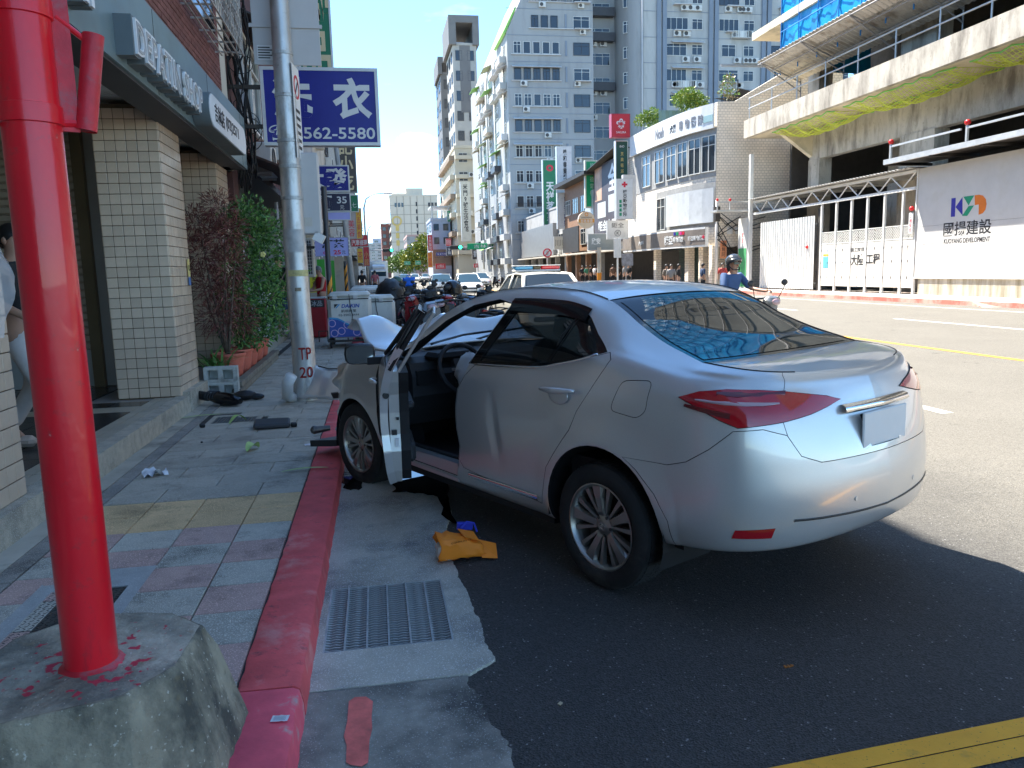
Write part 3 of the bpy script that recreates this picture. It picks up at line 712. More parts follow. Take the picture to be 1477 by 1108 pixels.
def rounded(poly,r,n=4):
    out=[];k=len(poly)
    for i in range(k):
        p0,p1,p2=Vector(poly[i-1]),Vector(poly[i]),Vector(poly[(i+1) % k]);a=(p0-p1);c=(p2-p1);ra=min(r,a.length*.45,c.length*.45)
        A1,C1=p1+a.normalized()*ra,p1+c.normalized()*ra
        for j in range(n+1):t=j/n;q=A1*(1-t)**2+p1*2*t*(1-t)+C1*t*t;out.append((q.x,q.y))
    return out
def circ(cx,cz,r,n=44):return [(cx+r*math.cos(2*math.pi*i/n),cz+r*math.sin(2*math.pi*i/n)) for i in range(n)]
def add_paint():
    m=bpy.data.materials.new('silver_paint');m.use_nodes=True;t=m.node_tree;b=t.nodes['Principled BSDF']
    tc_=N(t,'ShaderNodeTexCoord');n=N(t,'ShaderNodeTexNoise');n.inputs['Scale'].default_value=900;n.inputs['Detail'].default_value=1;ln(t,tc_.outputs['Object'],n.inputs['Vector'])
    n2_=N(t,'ShaderNodeTexNoise');n2_.inputs['Scale'].default_value=1.6;n2_.inputs['Detail'].default_value=7;ln(t,tc_.outputs['Object'],n2_.inputs['Vector'])
    r=N(t,'ShaderNodeMapRange');ln(t,n.outputs['Fac'],r.inputs[0]);r.inputs[1].default_value=.3;r.inputs[2].default_value=.7
    x=N(t,'ShaderNodeMix',data_type='RGBA');ln(t,r.outputs[0],x.inputs[0]);x.inputs[6].default_value=(.57,.56,.54,1);x.inputs[7].default_value=(.69,.68,.655,1)
    ln(t,x.outputs[2],b.inputs['Base Color']);b.inputs['Metallic'].default_value=.5
    rr=N(t,'ShaderNodeMapRange');ln(t,n2_.outputs['Fac'],rr.inputs[0]);rr.inputs[1].default_value=.35;rr.inputs[2].default_value=.7;rr.inputs[3].default_value=.3;rr.inputs[4].default_value=.34
    ln(t,rr.outputs[0],b.inputs['Roughness']);b.inputs['Coat Weight'].default_value=.85;b.inputs['Coat Roughness'].default_value=.035
    return m
m_paint=add_paint()
def flat(name,c,rough=.4,metal=0,**k):return M(name,c,rough,metal,var=0,**k)
m_blk=M('black_plastic',(.017,.017,.018),.45,var=.2,scale=8);m_gloss=flat('black_gloss',(.006,.006,.007),.08)
m_glass=flat('tinted_glass',(.008,.011,.011),.015,alpha=.86,spec=.7);m_clear=flat('clear_glass',(.02,.03,.03),.015,alpha=.22,spec=.6);m_rglass=flat('rear_glass',(.008,.010,.010),.02,alpha=.9,spec=.5,ior=1.5)
m_chr=flat('chrome',(.8,.8,.8),.12,1.0);m_red=flat('lamp_red',(.42,.008,.016),.08,coat=1);m_redd=flat('lamp_dark_red',(.12,.003,.006),.1,coat=1);m_lens=flat('lamp_clear',(.46,.3,.32),.08,coat=1)
m_alloy=M('alloy',(.36,.34,.31),.32,.85,var=.08,scale=4);m_alloyd=M('alloy_dark',(.075,.07,.065),.45,.6,var=.1);m_tyre=M('tyre',(.018,.018,.018),.8,var=.25,scale=12,bump=.3,bscale=90,dirt=(.07,.065,.06),dscale=5,dlo=.55,dhi=.8)
m_int=M('interior_black',(.012,.012,.013),.7,var=.3,scale=5);m_intg=M('interior_grey',(.035,.035,.037),.6,var=.1);m_inner=M('door_inner_paint',(.56,.54,.5),.35,.35,var=.08,scale=3,coat=.4);m_bag=M('airbag',(.72,.73,.72),.8,var=.08,scale=12,bump=.8,bscale=14)
m_steelb=M('torn_steel',(.16,.15,.14),.45,.8,var=.3,scale=12)
car=thing('silver_car','crashed silver saloon with its front door open and its bonnet folded up','car',(1.793,3.906,0),rad(117.6))
def emit_part(bm,la,faces,name,mat,parent=car,thick=.0,push=0.0,smooth=True,hinge=None):
    """lift a set of scored faces back to their place on the car as one part"""
    idx={};vs=[];fs=[]
    for f in faces:
        q=[]
        for v in f.verts:
            if v.index not in idx:idx[v.index]=len(vs);vs.append(v[la].copy())
            q.append(idx[v.index])
        fs.append(q)
    if not fs:return None
    me=bpy.data.meshes.new(name);me.from_pydata([tuple(v) for v in vs],[],fs);me.materials.append(mat);me.materials.append(m_blk if hinge is None else mat)
    b2=bmesh.new();b2.from_mesh(me);b2.normal_update()
    if push:
        for v in b2.verts:v.co+=v.normal*push
    if thick:
        be=[e for e in b2.edges if e.is_boundary];nm={v:v.normal.copy() for v in b2.verts}
        r=bmesh.ops.extrude_edge_only(b2,edges=be)
        src={}
        for e in be:
            for v in e.verts:src[tuple(round(c,6) for c in v.co)]=nm[v]
        for v in [g for g in r['geom'] if isinstance(g,bmesh.types.BMVert)]:
            n_=src.get(tuple(round(c,6) for c in v.co))
            if n_ is not None:v.co -=n_*thick
        bmesh.ops.recalc_face_normals(b2,faces=b2.faces) if False else None
        rim=[g for g in r['geom'] if isinstance(g,bmesh.types.BMFace)]
        for f in rim:f.material_index=1
    b2.to_mesh(me);b2.free()
    if smooth:me.polygons.foreach_set('use_smooth',[True]*len(me.polygons));me.set_sharp_from_angle(angle=rad(38))
    if hinge:
        (hx,hy),ang=hinge;R=Matrix.Rotation(ang,3,'Z');h=Vector((hx,hy,0))
        for v in me.vertices:v.co=R @ (v.co-h)+h
    o=bpy.data.objects.new(name,me);return link(o,parent)
GAP=.0032
Pl=dict(
 rdoor=[(1.06,1.03),(1.15,.955),(1.205,.874),(1.226,.76),(1.228,.63),(1.21,.52),(1.235,.43),(1.2,.385),(1.0,.365),(.6,.335),(.455,.328),(.428,.411),(.387,.547),(.306,.644),(.199,.771),(.151,.87),(.075,.97),(.03,1.045),(.0,1.1),(-.012,1.135),(.02,1.165),(.2,1.115),(.341,1.087),(.475,1.06),(.75,1.043)],
 dlo=[(1.115,1.032),(.93,1.372),(.68,1.392),(.40,1.386),(.33,1.365),(.25,1.318),(.16,1.245),(.04,1.166),(.2,1.119),(.341,1.09),(.475,1.063),(.75,1.046),(1.055,1.033)],
 rglass=[(1.03,1.055),(.75,1.066),(.475,1.083),(.45,1.087),(.345,1.35),(.42,1.366),(.68,1.37),(.86,1.355)],
 qglass=[(.425,1.095),(.2,1.14),(.10,1.168),(.20,1.25),(.27,1.31),(.32,1.345)],
 fdoor=[(1.30,.31),(1.255,.39),(1.217,.52),(1.236,.63),(1.234,.76),(1.213,.874),(1.158,.955),(1.122,1.03),(.938,1.38),(1.08,1.4),(1.33,1.362),(1.6,1.26),(1.8,1.146),(2.0,1.048),(2.14,1.0),(2.22,.96),(2.255,.85),(2.262,.6),(2.245,.44),(2.2,.335),(1.8,.315)],
 fglass=[(1.16,1.05),(.985,1.355),(1.1,1.37),(1.33,1.33),(1.6,1.228),(1.8,1.115),(1.88,1.065),(1.5,1.055)],
 fdlo=[(1.123,1.032),(.941,1.377),(1.08,1.398),(1.33,1.36),(1.6,1.258),(1.8,1.144),(2.0,1.046),(1.95,1.025),(1.5,1.034)],
 flap=rounded([(-.075,.905),(-.128,1.05),(-.297,1.062),(-.292,.925),(-.24,.888)],.035),
 lamp=[(-.452,1.006),(-.54,1.035),(-.66,1.048),(-.8,1.045),(-.93,1.035),(-1.2,1.0),(-1.3,.978),(-1.2,.955),(-1.1,.935),(-.95,.915),(-.84,.905),(-.74,.896),(-.66,.925),(-.55,.972)],
 bumper=[(-.40,.20),(-.445,.34),(-.43,.45),(-.36,.56),(-.25,.655),(-.17,.70),(-.42,.705),(-.52,.735),(-.62,.80),(-.72,.882),(-.85,.89),(-.96,.86),(-1.02,.77),(-1.12,.735),(-2.4,.73),(-2.4,.2)],
 lid=[(-.95,1.2),(-.93,1.04),(-.945,.92),(-.962,.858),(-1.02,.768),(-1.12,.733),(-2.4,.728),(-2.4,1.2)],
 reflect=[(-.72,.425),(-.735,.462),(-.90,.472),(-.885,.428)],
 plate=[(-1.45,.76),(-1.42,.90),(-2.4,.91),(-2.4,.757)])
for sgn in (1,-1):
    rows=ring(sgn);bm,la=rowgrid(rows,sgn)
    cuts=['rdoor','dlo','rglass','qglass','fdoor','flap','lamp','bumper','lid','reflect','plate','fglass','fdlo']
    for k in cuts:
        if k in ('rglass','qglass','reflect','plate','fglass','fdlo'):cutline(bm,Pl[k])
        else:cutline(bm,offs(Pl[k],GAP));cutline(bm,offs(Pl[k],-GAP))
    arch=[circ(0,.33,.392),circ(2.63,.275,.375)]
    for c in arch:cutline(bm,c)
    bm.verts.index_update();bm.faces.ensure_lookup_table()
    big={k:offs(Pl[k],GAP) for k in Pl};sm={k:offs(Pl[k],-GAP) for k in Pl}
    S={}
    for f in bm.faces:
        c=f.calc_center_median();x,z=c.x,c.z
        if inside(arch[0],x,z) or inside(arch[1],x,z):continue
        key=None
        if inside(big['lamp'],x,z):key='lamp' if inside(sm['lamp'],x,z) else 'gap'
        elif inside(Pl['reflect'],x,z):key='reflect'
        elif inside(Pl['plate'],x,z):key='plate'
        else:
            for k in ('flap','dlo','rdoor','fdoor','bumper','lid'):
                if k=='flap' and sgn<0:continue
                if inside(big[k],x,z):key=k if inside(sm[k],x,z) else ('gap' if k !='dlo' else 'dlo');break
            if key=='dlo':key='rglass' if inside(Pl['rglass'],x,z) else 'qglass' if inside(Pl['qglass'],x,z) else 'dlo'
            if key=='fdoor' and inside(Pl['fglass'],x,z):key='fglass'
            elif key=='fdoor' and inside(Pl['fdlo'],x,z):key='fdlo'
        S.setdefault(key,[]).append(f)
    emit_part(bm,la,S[None],'body_panel',m_paint,thick=.02)
    rd=emit_part(bm,la,S['rdoor'],'rear_door',m_paint,thick=.02)
    emit_part(bm,la,S['dlo'],'window_surround',m_gloss,rd,thick=.015,push=-.004)
    emit_part(bm,la,S['rglass'],'window_pane',m_glass,rd,push=-.008);emit_part(bm,la,S['qglass'],'quarter_pane',m_glass,rd,push=-.008)
    if sgn>0:emit_part(bm,la,S['flap'],'fuel_flap',m_paint,thick=.01)
    emit_part(bm,la,S['bumper'],'rear_bumper',m_paint,thick=.02)
    emit_part(bm,la,S['lid'],'boot_lid',m_paint,thick=.02)
    tl=emit_part(bm,la,S['lamp'],'tail_light',m_red,thick=.02,push=.006)
    rf=emit_part(bm,la,S['reflect'],'reflector',m_red,thick=.01,push=.003)
    emit_part(bm,la,S['plate'],'plate_recess',m_blk,push=-.02)
    hg=((2.22,.84*sgn),rad(-26.9)) if sgn>0 else None
    fd=emit_part(bm,la,S['fdoor'],'front_door',m_paint,thick=.045,hinge=hg)
    emit_part(bm,la,S['fdlo'],'window_surround',m_blk,fd,thick=.012,push=-.002,hinge=hg)
    if sgn<0:emit_part(bm,la,S['fglass'],'window_pane',m_clear,fd,push=-.008)
    else:
        fd['label']='driver side front door swung open';door=fd
    bm.free()
def on_tail(a,z,push=.008,sgn=1):
    global _rg
    try:_rg
    except NameError:_rg=ring(1)
    best=min((abs(r[0][1][0]-a),i) for i,r in enumerate(_rg));r=_rg[best[1]]
    p=min(r,key=lambda q:abs(q[0][2]-z))[0];r2=_rg[min(best[1]+1,len(_rg)-1)];p2=min(r2,key=lambda q:abs(q[0][2]-z))[0]
    t=Vector(p2)-Vector(p);n_=Vector((t.y,-t.x,0)).normalized();n_=-n_ if n_.y<0 and p[1]>.05 else n_
    if p[1]<=.05:n_=Vector((-1,0,0))
    q=Vector((p[0],p[1],z))+n_*push;return Vector((q.x,q.y*sgn,q.z))
def tail_strip(name,mat,up,lo,parent,push=.009,sgn=1):
    b=MB();b.grid([[on_tail(a,z,push,sgn) for a,z in up],[on_tail(a,(z+z2)/2,push+.004,sgn) for (a,z),(_,z2) in zip(up,lo)],[on_tail(a,z,push,sgn) for a,z in lo]]);return b.build(name,mat,parent,smooth=True)
for sgn,par in ((1,[o for o in car.children if o.name.startswith('tail_light')][0]),(-1,[o for o in car.children if o.name.startswith('tail_light')][1])):
    A1=[-.54,-.6,-.68,-.76,-.84,-.92]
    tail_strip('lens_band',m_lens,[(a,1.008-.03*(-.54-a)) for a in A1],[(a,1.006-.012*(1-abs((a+.72)/.22)**2)-.038*(-.54-a)) for a in A1],par,.0095,sgn)
    tail_strip('lens_edge',m_redd,[(a,.985-.14*(-.5-a)) for a in (-.5,-.56,-.62,-.70)],[(a,.972-.2*(-.5-a)) for a in (-.5,-.56,-.62,-.70)],par,.009,sgn)
    tail_strip('lens_edge',m_redd,[(a,1.04) for a in (-.62,-.72,-.82,-.93)],[(a,1.022) for a in (-.62,-.72,-.82,-.93)],par,.009,sgn)
ye=Yl[9];ze=Zl[9]
zc=pch([(.219,1.425),(.35,1.459),(.5,1.48),(.7,1.494),(.9,1.494),(1.1,1.486),(1.3,1.462),(1.43,1.436)])
def roofrow(x,n=28):
    r=[]
    for i in range(n+1):
        s=-1+2*i/n;k=1-abs(s)**2.3;r.append((x+.035*k*(1 if x>1.2 else (-.25 if x<.4 else 0)),ye(x)*s,ze(x)+(zc(x)-ze(x))*k+.0))
    return r
b=MB();b.grid([roofrow(.233+(1.41-.233)*i/44) for i in range(45)]);b.build('roof',m_paint,car,smooth=True)
for s in (1,-1):
    b=MB();b.tube([(x,(ye(x)+.002)*s,ze(x)+.003) for x in [.24+i*.06 for i in range(21)]],.0025,6);b.build('roof_trim',m_blk,car,smooth=True)
def screen(x0,x1,zf,bow,n=26,m=24,inset=0.0):
    rows=[]
    for i in range(m+1):
        t=i/m;x=x0+(x1-x0)*t;r=[]
        for j in range(n+1):
            s=-1+2*j/n;k=1-abs(s)**2.2;xe=x
            r.append((x+bow(t)*k,ye(xe)*s*(1-inset),ze(xe)-.004+zf(t)*k))
        rows.append(r)
    return rows
rg_rows=screen(.228,-.44,lambda t:.022*(1-t)-.012*t+.03*t*(1-t),lambda t:-.03*(1-t)+.02*t)
b=MB();b.grid(rg_rows);rs=b.build('rear_window_surround',m_gloss,car,smooth=True)
def lift(rows,d):return [[(p[0]-d*.45,p[1],p[2]+d) for p in r] for r in rows]
b=MB();b.grid([r[1:-1] for r in lift(rg_rows,.003)[1:-1]]);b.build('rear_window',m_rglass,car,smooth=True)
ws_rows=screen(1.42,2.24,lambda t:.022*(1-t)+.0*t,lambda t:.04+.2*t)
b=MB();b.grid(ws_rows);b.build('windscreen',m_clear,car,smooth=True)
rgm=ring(1);lip=[r[-1][0] for r in rgm[NS:]]
deck=[]
base=[(-.44+.02*(1-abs(1-i/32)**2.2),.66*(1-i/32),1.139-.012*(1-abs(1-i/32)**2.2)) for i in range(33)]
lipr=[]
for i in range(33):
    t=i/32;k=t*(len(lip)-1);j=min(int(k),len(lip)-2);f=k-j;lipr.append([lip[j][q]*(1-f)+lip[j+1][q]*f for q in range(3)])
rows=[]
for r in range(15):
    t=r/14;rows.append([[base[i][q]*(1-t)+lipr[i][q]*t+(.022*math.sin(math.pi*t)*(i/32)**.7*.5 if q==2 else 0) for q in range(3)] for i in range(33)])
b=MB();b.grid([r+[[p[0],-p[1],p[2]] for p in r[-2::-1]] for r in rows]);dk=b.build('boot_deck',m_paint,car,smooth=True)
b=MB()
for s in (1,-1):b.tube([(p[0],(p[1]-.012)*s,p[2]+.0015) for p in lip[:40:3]],.0035,5)
b.build('shut_line',m_blk,car)
m_chrm=m_chr
aend=ring(1)[-1][0][1][0];kk=[(1,-1.3+(aend+1.3)*k/8) for k in range(9)]+[(-1,aend-(aend+1.3)*k/8) for k in range(1,9)]
b=MB();b.grid([[on_tail(a,z,pz,s) for s,a in kk] for z,pz in ((.957,.012),(.95,.026),(.928,.03),(.918,.012))]);b.build('chrome_bar',m_chrm,car,smooth=True)
for s_ in (1,-1):
    A2=[-.98+(aend+.98)*k/8 for k in range(9)];tail_strip('bumper_groove',m_blk,[(a,.505-.02*(k/8)) for k,a in enumerate(A2)],[(a,.494-.02*(k/8)) for k,a in enumerate(A2)],car,.0015,s_)
b=MB();b.bbox((-.945,0,.835),(.012,.38,.16),.006);b.build('number_plate',M('plate_white',(.7,.7,.68),.5,var=.05),car)
for y in (.33,-.33):
    p=on_tail(-1.32 if y>0 else -1.32,.55,.001,1 if y>0 else -1);MB().cyl((p.x+.01,p.y,p.z),(p.x-.002,p.y,p.z),.011,n=14).build('parking_sensor',m_paint,car)
def wheel(x,y,z,r=.316,name='wheel',tilt=0.0,steer=0.0,sgn=1):
    e=bpy.data.objects.new(name,None);link(e,car);e.location=(x,y,z);e.rotation_euler=(0,rad(tilt),rad(steer)+(0 if sgn>0 else math.pi))
    ax=(0,1,0)
    prof=[(.214,-.1),(.226,-.1),(.25,-.108),(.29,-.104),(.308,-.092),(.315,-.06),(.316,0),(.315,.06),(.308,.088),(.29,.102),(.25,.108),(.228,.1),(.216,.092),(.214,.07)]
    MB().lathe(prof,48,ax=ax).build('tyre',m_tyre,e,smooth=35)
    g=MB()
    for k in range(72):
        a=2*math.pi*k/72
        for yy,w_ in ((-.045,.05),(.0,.022),(.045,.05)):g.box((.3155*math.cos(a),yy,.3155*math.sin(a)),(.0035,w_,.014),(0,-a,0))
    g.build('tread',m_tyre,e)['kind']='stuff'
    rim=MB().lathe([(.2,-.09),(.19,-.02),(.195,.05),(.207,.085),(.216,.094),(.219,.098),(.212,.099),(.203,.088),(.198,.06)],48,ax=ax).build('rim',m_alloy,e,smooth=40)
    MB().lathe([(0,.0),(.195,.0),(.197,-.03),(0,-.03)],40,ax=ax).build('brake',m_alloyd,e)
    sp=MB()
    for k in range(5):
        for da,w0,w1,yo in ((0,.046,.066,.0),(rad(23),.018,.03,-.008),(rad(-23),.018,.03,-.008)):
            a=2*math.pi*k/5+da+rad(8);ca,sa=math.cos(a),math.sin(a)
            def pt(rr,w_,yy):return (rr*ca-w_*sa,yy,rr*sa+w_*ca)
            v=[]
            for rr,w_,yy in ((.035,w0*.55,.062),(.07,w0*.5,.074),(.14,w1*.42,.082),(.203,w1*.62,.084)):
                v+=[pt(rr,-w_,yy+yo-.022),pt(rr,-w_*.7,yy+yo),pt(rr,w_*.7,yy+yo),pt(rr,w_,yy+yo-.022)]
            sp.add(v,[(i*4+j,i*4+j+1,i*4+j+5,i*4+j+4) for i in range(3) for j in range(3)])
    sp.build('spoke',m_alloy,e)
    MB().lathe([(.0,.078),(.024,.078),(.03,.072),(.055,.066),(.062,.05),(.062,0)],24,ax=ax).build('hub',m_alloy,e,smooth=40)
    lg=MB()
    for rx,rz in ((.017,.012),(.006,.012),(.012,.005)):
        zo=.006 if rx==.012 else 0
        lg.tube([(rx*math.cos(t*math.pi/10),.08,zo+rz*math.sin(t*math.pi/10)) for t in range(21)],.0012,5,False)
    lg.build('hub_emblem',m_chr,e)
    for k in range(5):
        a=2*math.pi*k/5+rad(44);MB().cyl((.048*math.cos(a),.055,.048*math.sin(a)),(.048*math.cos(a),.07,.048*math.sin(a)),.009,n=6).build('wheel_nut',m_alloyd,e)
    return e
wheel(0,.775,.315);wheel(2.62,.775,.300,steer=4);wheel(0,-.775,.315,sgn=-1);wheel(2.65,-.775,.315,sgn=-1)
b=MB()
for cx,cz,r in ((0,.33,.40),(2.63,.28,.385)):
    for s in (1,-1):b.grid([[(cx+r*math.cos(t*math.pi/14-.12),y*s,cz+r*math.sin(t*math.pi/14-.12)) for y in (.862,.60,.5)] for t in range(17)])
b.build('arch_liner',m_int,car)['kind']='stuff'
b=MB();b.bx(-.3,3.0,-.5,.5,.2,.3).bx(.42,2.22,-.80,.80,.21,.3).bx(-.62,.42,-.6,.6,.36,.44);b.build('underbody',m_int,car)
b=MB();b.bx(.0,2.3,-.78,.8,.28,.31);b.bx(-.45,.3,-.78,.78,.3,.62).bx(-.5,-.05,-.7,.7,.62,.98)
b.build('cabin_floor',m_int,car)
b=MB();b.bx(.45,2.28,-.83,-.8,.3,1.0);b.bx(.3,1.5,-.5,.5,1.40,1.42);b.bx(1.17,1.30,.66,.70,.3,1.02);b.build('trim_panel',m_int,car)
b=MB();b.bx(1.3,2.25,.775,.835,.27,.385);b.build('door_sill',m_paint,car)
b=MB();b.bx(1.28,2.22,.74,.77,.385,.40);b.build('sill_plate',m_intg,car)
b=MB();b.grid([[(1.13,.845,1.03),(1.06,.835,1.03)],[(1.04,.74,1.2),(.97,.735,1.2)],[(.95,.64,1.385),(.88,.635,1.385)]]);b.build('pillar_trim',m_gloss,car)
b=MB();b.grid([[(1.3,.8,.38),(1.26,.845,.42),(1.2,.84,.42)],[(1.25,.8,.7),(1.245,.86,.7),(1.2,.85,.7)],[(1.19,.8,1.0),(1.15,.84,1.0),(1.1,.83,1.0)]]);b.build('pillar_panel',m_int,car,smooth=True)
def seat(x,y):
    b=MB();b.bbox((x+.02,y,.55),(.5,.5,.2),.06,rot=(0,rad(-8),0));b.bbox((x-.25,y,.88),(.17,.48,.62),.06,rot=(0,rad(-16),0));b.bbox((x-.36,y,1.25),(.1,.26,.16),.04,rot=(0,rad(-12),0));b.build('seat',m_int,car,smooth=30)
seat(1.1,.37);seat(1.1,-.37)
b=MB();b.bbox((.28,0,.55),(.5,1.3,.2),.06);b.bbox((-.0,0,.85),(.2,1.3,.6),.06,rot=(0,rad(-18),0));b.build('rear_bench',m_int,car,smooth=30)
b=MB();prof=[(2.02,.62),(1.96,.72),(1.96,.86),(2.0,.95),(2.08,.985),(2.25,1.0),(2.36,.95),(2.36,.5),(2.1,.5)]
b.prism(prof,(0,.75,0),(1,0,0),(0,0,1),(0,-1.5,0));b.build('dashboard',m_intg,car)
b=MB();b.bx(1.945,1.97,.56,.72,.80,.90);b.build('air_vent',m_blk,car)
b=MB();b.bbox((1.97,.42,.985),(.2,.36,.06),.03);b.build('instrument_hood',m_int,car,smooth=30)
b=MB();b.bx(1.4,2.1,-.12,.12,.3,.6);b.build('console',m_int,car)
sw=bpy.data.objects.new('steering_wheel',None);link(sw,car);sw.location=(1.80,.435,.90);sw.rotation_euler=(0,rad(-64),0)
MB().tube([(.185*math.cos(t*math.pi/16),.185*math.sin(t*math.pi/16),0) for t in range(33)],.0165,8,False).build('wheel_rim',m_intg,sw,smooth=True)
MB().box((0,0,-.02),(.16,.12,.05)).box((-.09,0,0),(.2,.035,.02)).box((0,.11,0),(.04,.16,.02)).box((0,-.11,0),(.04,.16,.02)).build('wheel_boss',m_intg,sw)
MB().box((0,.075,.012),(.02,.05,.012)).box((0,-.075,.012),(.02,.05,.012)).build('button_pad',m_alloy,sw)
rb2=random.Random(3);b=MB();rows=[]
for i in range(11):
    th_=math.pi*i/10;rows.append([(1.72+(.07+.04*rb2.random())*math.sin(th_)*math.cos(2*math.pi*j/14),.43+(.085+.045*rb2.random())*math.sin(th_)*math.sin(2*math.pi*j/14),.87-(.14+.02*rb2.random())*math.cos(th_)) for j in range(14)]);rows[-1].append(rows[-1][0])
b.grid(rows);b.build('airbag',m_bag,car,smooth=True)
b=MB();b.bbox((1.72,-.12,1.33),(.03,.24,.07),.012);b.bx(1.72,1.735,-.13,-.11,1.33,1.40);b.build('rear_view_mirror',m_int,car)
for k,(x0,y0,x1,y1) in enumerate(((2.36,.35,2.12,-.1),(2.4,-.1,2.22,-.55))):
    b=MB();b.tube([(x0,y0,1.035),((x0+x1)/2,(y0+y1)/2,1.075+.02),(x1,y1,1.12)],.009,5);b.build('wiper',m_blk,car)
MB().box((1.5,.62,.315),(.16,.1,.006),(0.05,.1,.5)).build('paper_scrap',m_bag,car)
b=MB();b.tube([(x,Yl[9](x)-.035,Zl[9](x)-.045) for x in [.95+.1*k for k in range(13)]],.026,8);b.tube([(x,-Yl[9](x)+.035,Zl[9](x)-.045) for x in [.95+.1*k for k in range(13)]],.026,8);b.build('headlining_edge',m_int,car,smooth=True)['kind']='stuff'
def handle(x,y,z,par,sgn=1):
    b=MB();pts=[]
    for k in range(11):t=k/10;pts.append((x+.13-.26*t,y+sgn*(.012+.026*math.sin(math.pi*t)),z-.006+.012*t))
    b.tube(pts,[.009+.008*math.sin(math.pi*k/10) for k in range(11)],8);b.build('handle',m_paint,par,smooth=True)
    b=MB();b.sph((x,y+sgn*.002,z-.03),1,18,9,(.075,.006,.045));b.build('handle_cup',m_paint,par,smooth=True)
rds=[o for o in car.children if o.name.startswith('rear_door')]
handle(.275,.884,.968,rds[0]);handle(.275,-.884,.968,rds[1],-1)
for s,par in ((1,rds[0]),(-1,rds[1])):
    b=MB();rows=[]
    for k in range(15):
        x=.93-.66*k/14;zt=Zl[8](x)-.004;yt=Yl[8](x)
        rows.append([(x,(yt+.004)*s,zt+.008),(x,(yt+.026)*s,zt-.012),(x,(yt+.058)*s,zt-.075+.02*(k/14)**2)])
    b.grid(rows);b.build('wind_deflector',m_gloss,par,smooth=True)
    b=MB();rows=[]
    for k in range(9):
        x=1.15-.66*k/8;z=.352-.0*k;yy=Yl[2](x)+.003;rows.append([(x,yy*s,z-.017),(x,(yy+.006)*s,z),(x,(yy+.003)*s,z+.014)])
    b.grid(rows);b.build('side_strip',m_chr,par,smooth=True)
    b=MB();b.tube([(x,(Yl[6](x)+.004)*s,pch([(-.0,1.175),(.2,1.117),(.341,1.088),(.475,1.061),(.75,1.044),(1.06,1.031)])(x)) for x in [1.06-.05*k for k in range(21)]],.0065,6);b.build('belt_moulding',m_chr,par,smooth=True)
    b=MB();b.tube([(.437,(Yl[7](.43)+.055)*s,1.09),(.39,(Yl[7](.38)+.004)*s,1.23),(.335,(Yl[8](.33)+.012)*s,1.35)],.008,6);b.build('glass_divider',m_blk,par)
R_=Matrix.Rotation(rad(-26.9),3,'Z');H_=Vector((2.22,.84,0))
def hinged(b):b.v=[tuple(R_ @ (Vector(v)-H_)+H_) for v in b.v];return b
low=[(1.30,.325),(1.26,.40),(1.225,.53),(1.243,.63),(1.24,.76),(1.22,.87),(1.165,.95),(1.13,1.02),(1.5,1.03),(2.1,.99),(2.2,.9),(2.24,.6),(2.2,.345)]
b=MB();b.prism(offs(low,-.006),(0,.83,0),(1,0,0),(0,0,1),(0,-.06,0));hinged(b).build('door_edge',m_inner,door)
b=MB();b.prism(offs(low,-.03),(0,.768,0),(1,0,0),(0,0,1),(0,-.055,0));hinged(b).build('door_card',m_int,door)
b=MB();b.bbox((1.6,.70,.78),(.5,.05,.05),.015);b.bbox((1.55,.705,.5),(.5,.05,.12),.02);hinged(b).build('arm_rest',m_intg,door)
b=MB();b.bx(1.221,1.235,.79,.82,.63,.66);b.bx(1.215,1.24,.775,.79,.72,.735);hinged(b).build('door_latch',m_blk,door)
b=MB();b.bx(1.214,1.222,.782,.802,.56,.61);hinged(b).build('tyre_label',m_bag,door)
b=MB();b.cyl((1.206,.845,.87),(1.218,.845,.87),.02,n=14);hinged(b).build('rubber_plug',m_blk,door)
fr=[(1.13,1.03),(.955,1.365),(1.08,1.385),(1.33,1.348),(1.6,1.246),(1.8,1.132),(2.0,1.036)]
def yfr(x,z):return (.83-.6*(z-1.03)) if z>1.03 else .83
b=MB();b.tube([(x,yfr(x,z)-.012,z) for x,z in fr],.016,6);hinged(b).build('door_seal',m_blk,door)
b=MB();b.tube([(x+.012,yfr(x,z)-.062,z-.014) for x,z in fr],.010,6);hinged(b).build('frame_inner',m_inner,door)
b=MB();pts=[]
for k in range(11):t=k/10;pts.append((1.52-.26*t,.886+.012+.026*math.sin(math.pi*t),.93+.012*t))
b.tube(pts,[.009+.008*math.sin(math.pi*k/10) for k in range(11)],8);hinged(b).build('handle',m_paint,door,smooth=True)
b=MB();rows=[]
for i in range(9):
    t=i/8;s_=math.sin(math.pi*min(1,.12+t*.88))**.6;rows.append([(2.0+.14*t,.99+.105*s_*math.copysign(abs(math.cos(2*math.pi*j/16))**.6,math.cos(2*math.pi*j/16)),1.035+.074*s_*math.copysign(abs(math.sin(2*math.pi*j/16))**.6,math.sin(2*math.pi*j/16))) for j in range(17)])
b.grid(rows);mo=hinged(b).build('wing_mirror',m_blk,door,smooth=True)
b=MB();b.grid([[(1.995-.004*0,.99+.09*r*math.copysign(abs(math.cos(2*math.pi*j/20))**.6,math.cos(2*math.pi*j/20)),1.035+.062*r*math.copysign(abs(math.sin(2*math.pi*j/20))**.6,math.sin(2*math.pi*j/20))) for j in range(21)] for r in (1,.5,.02)]);hinged(b).build('mirror_glass',flat('mirror_glass',(.5,.48,.44),.05,1.0),door)
b=MB();b.box((2.04,.89,.99),(.1,.12,.05),(0,0,.2));hinged(b).build('mirror_arm',m_blk,door)
def crease(a,p,w):return math.exp(-((a-p)/w)**2)
rows=[]
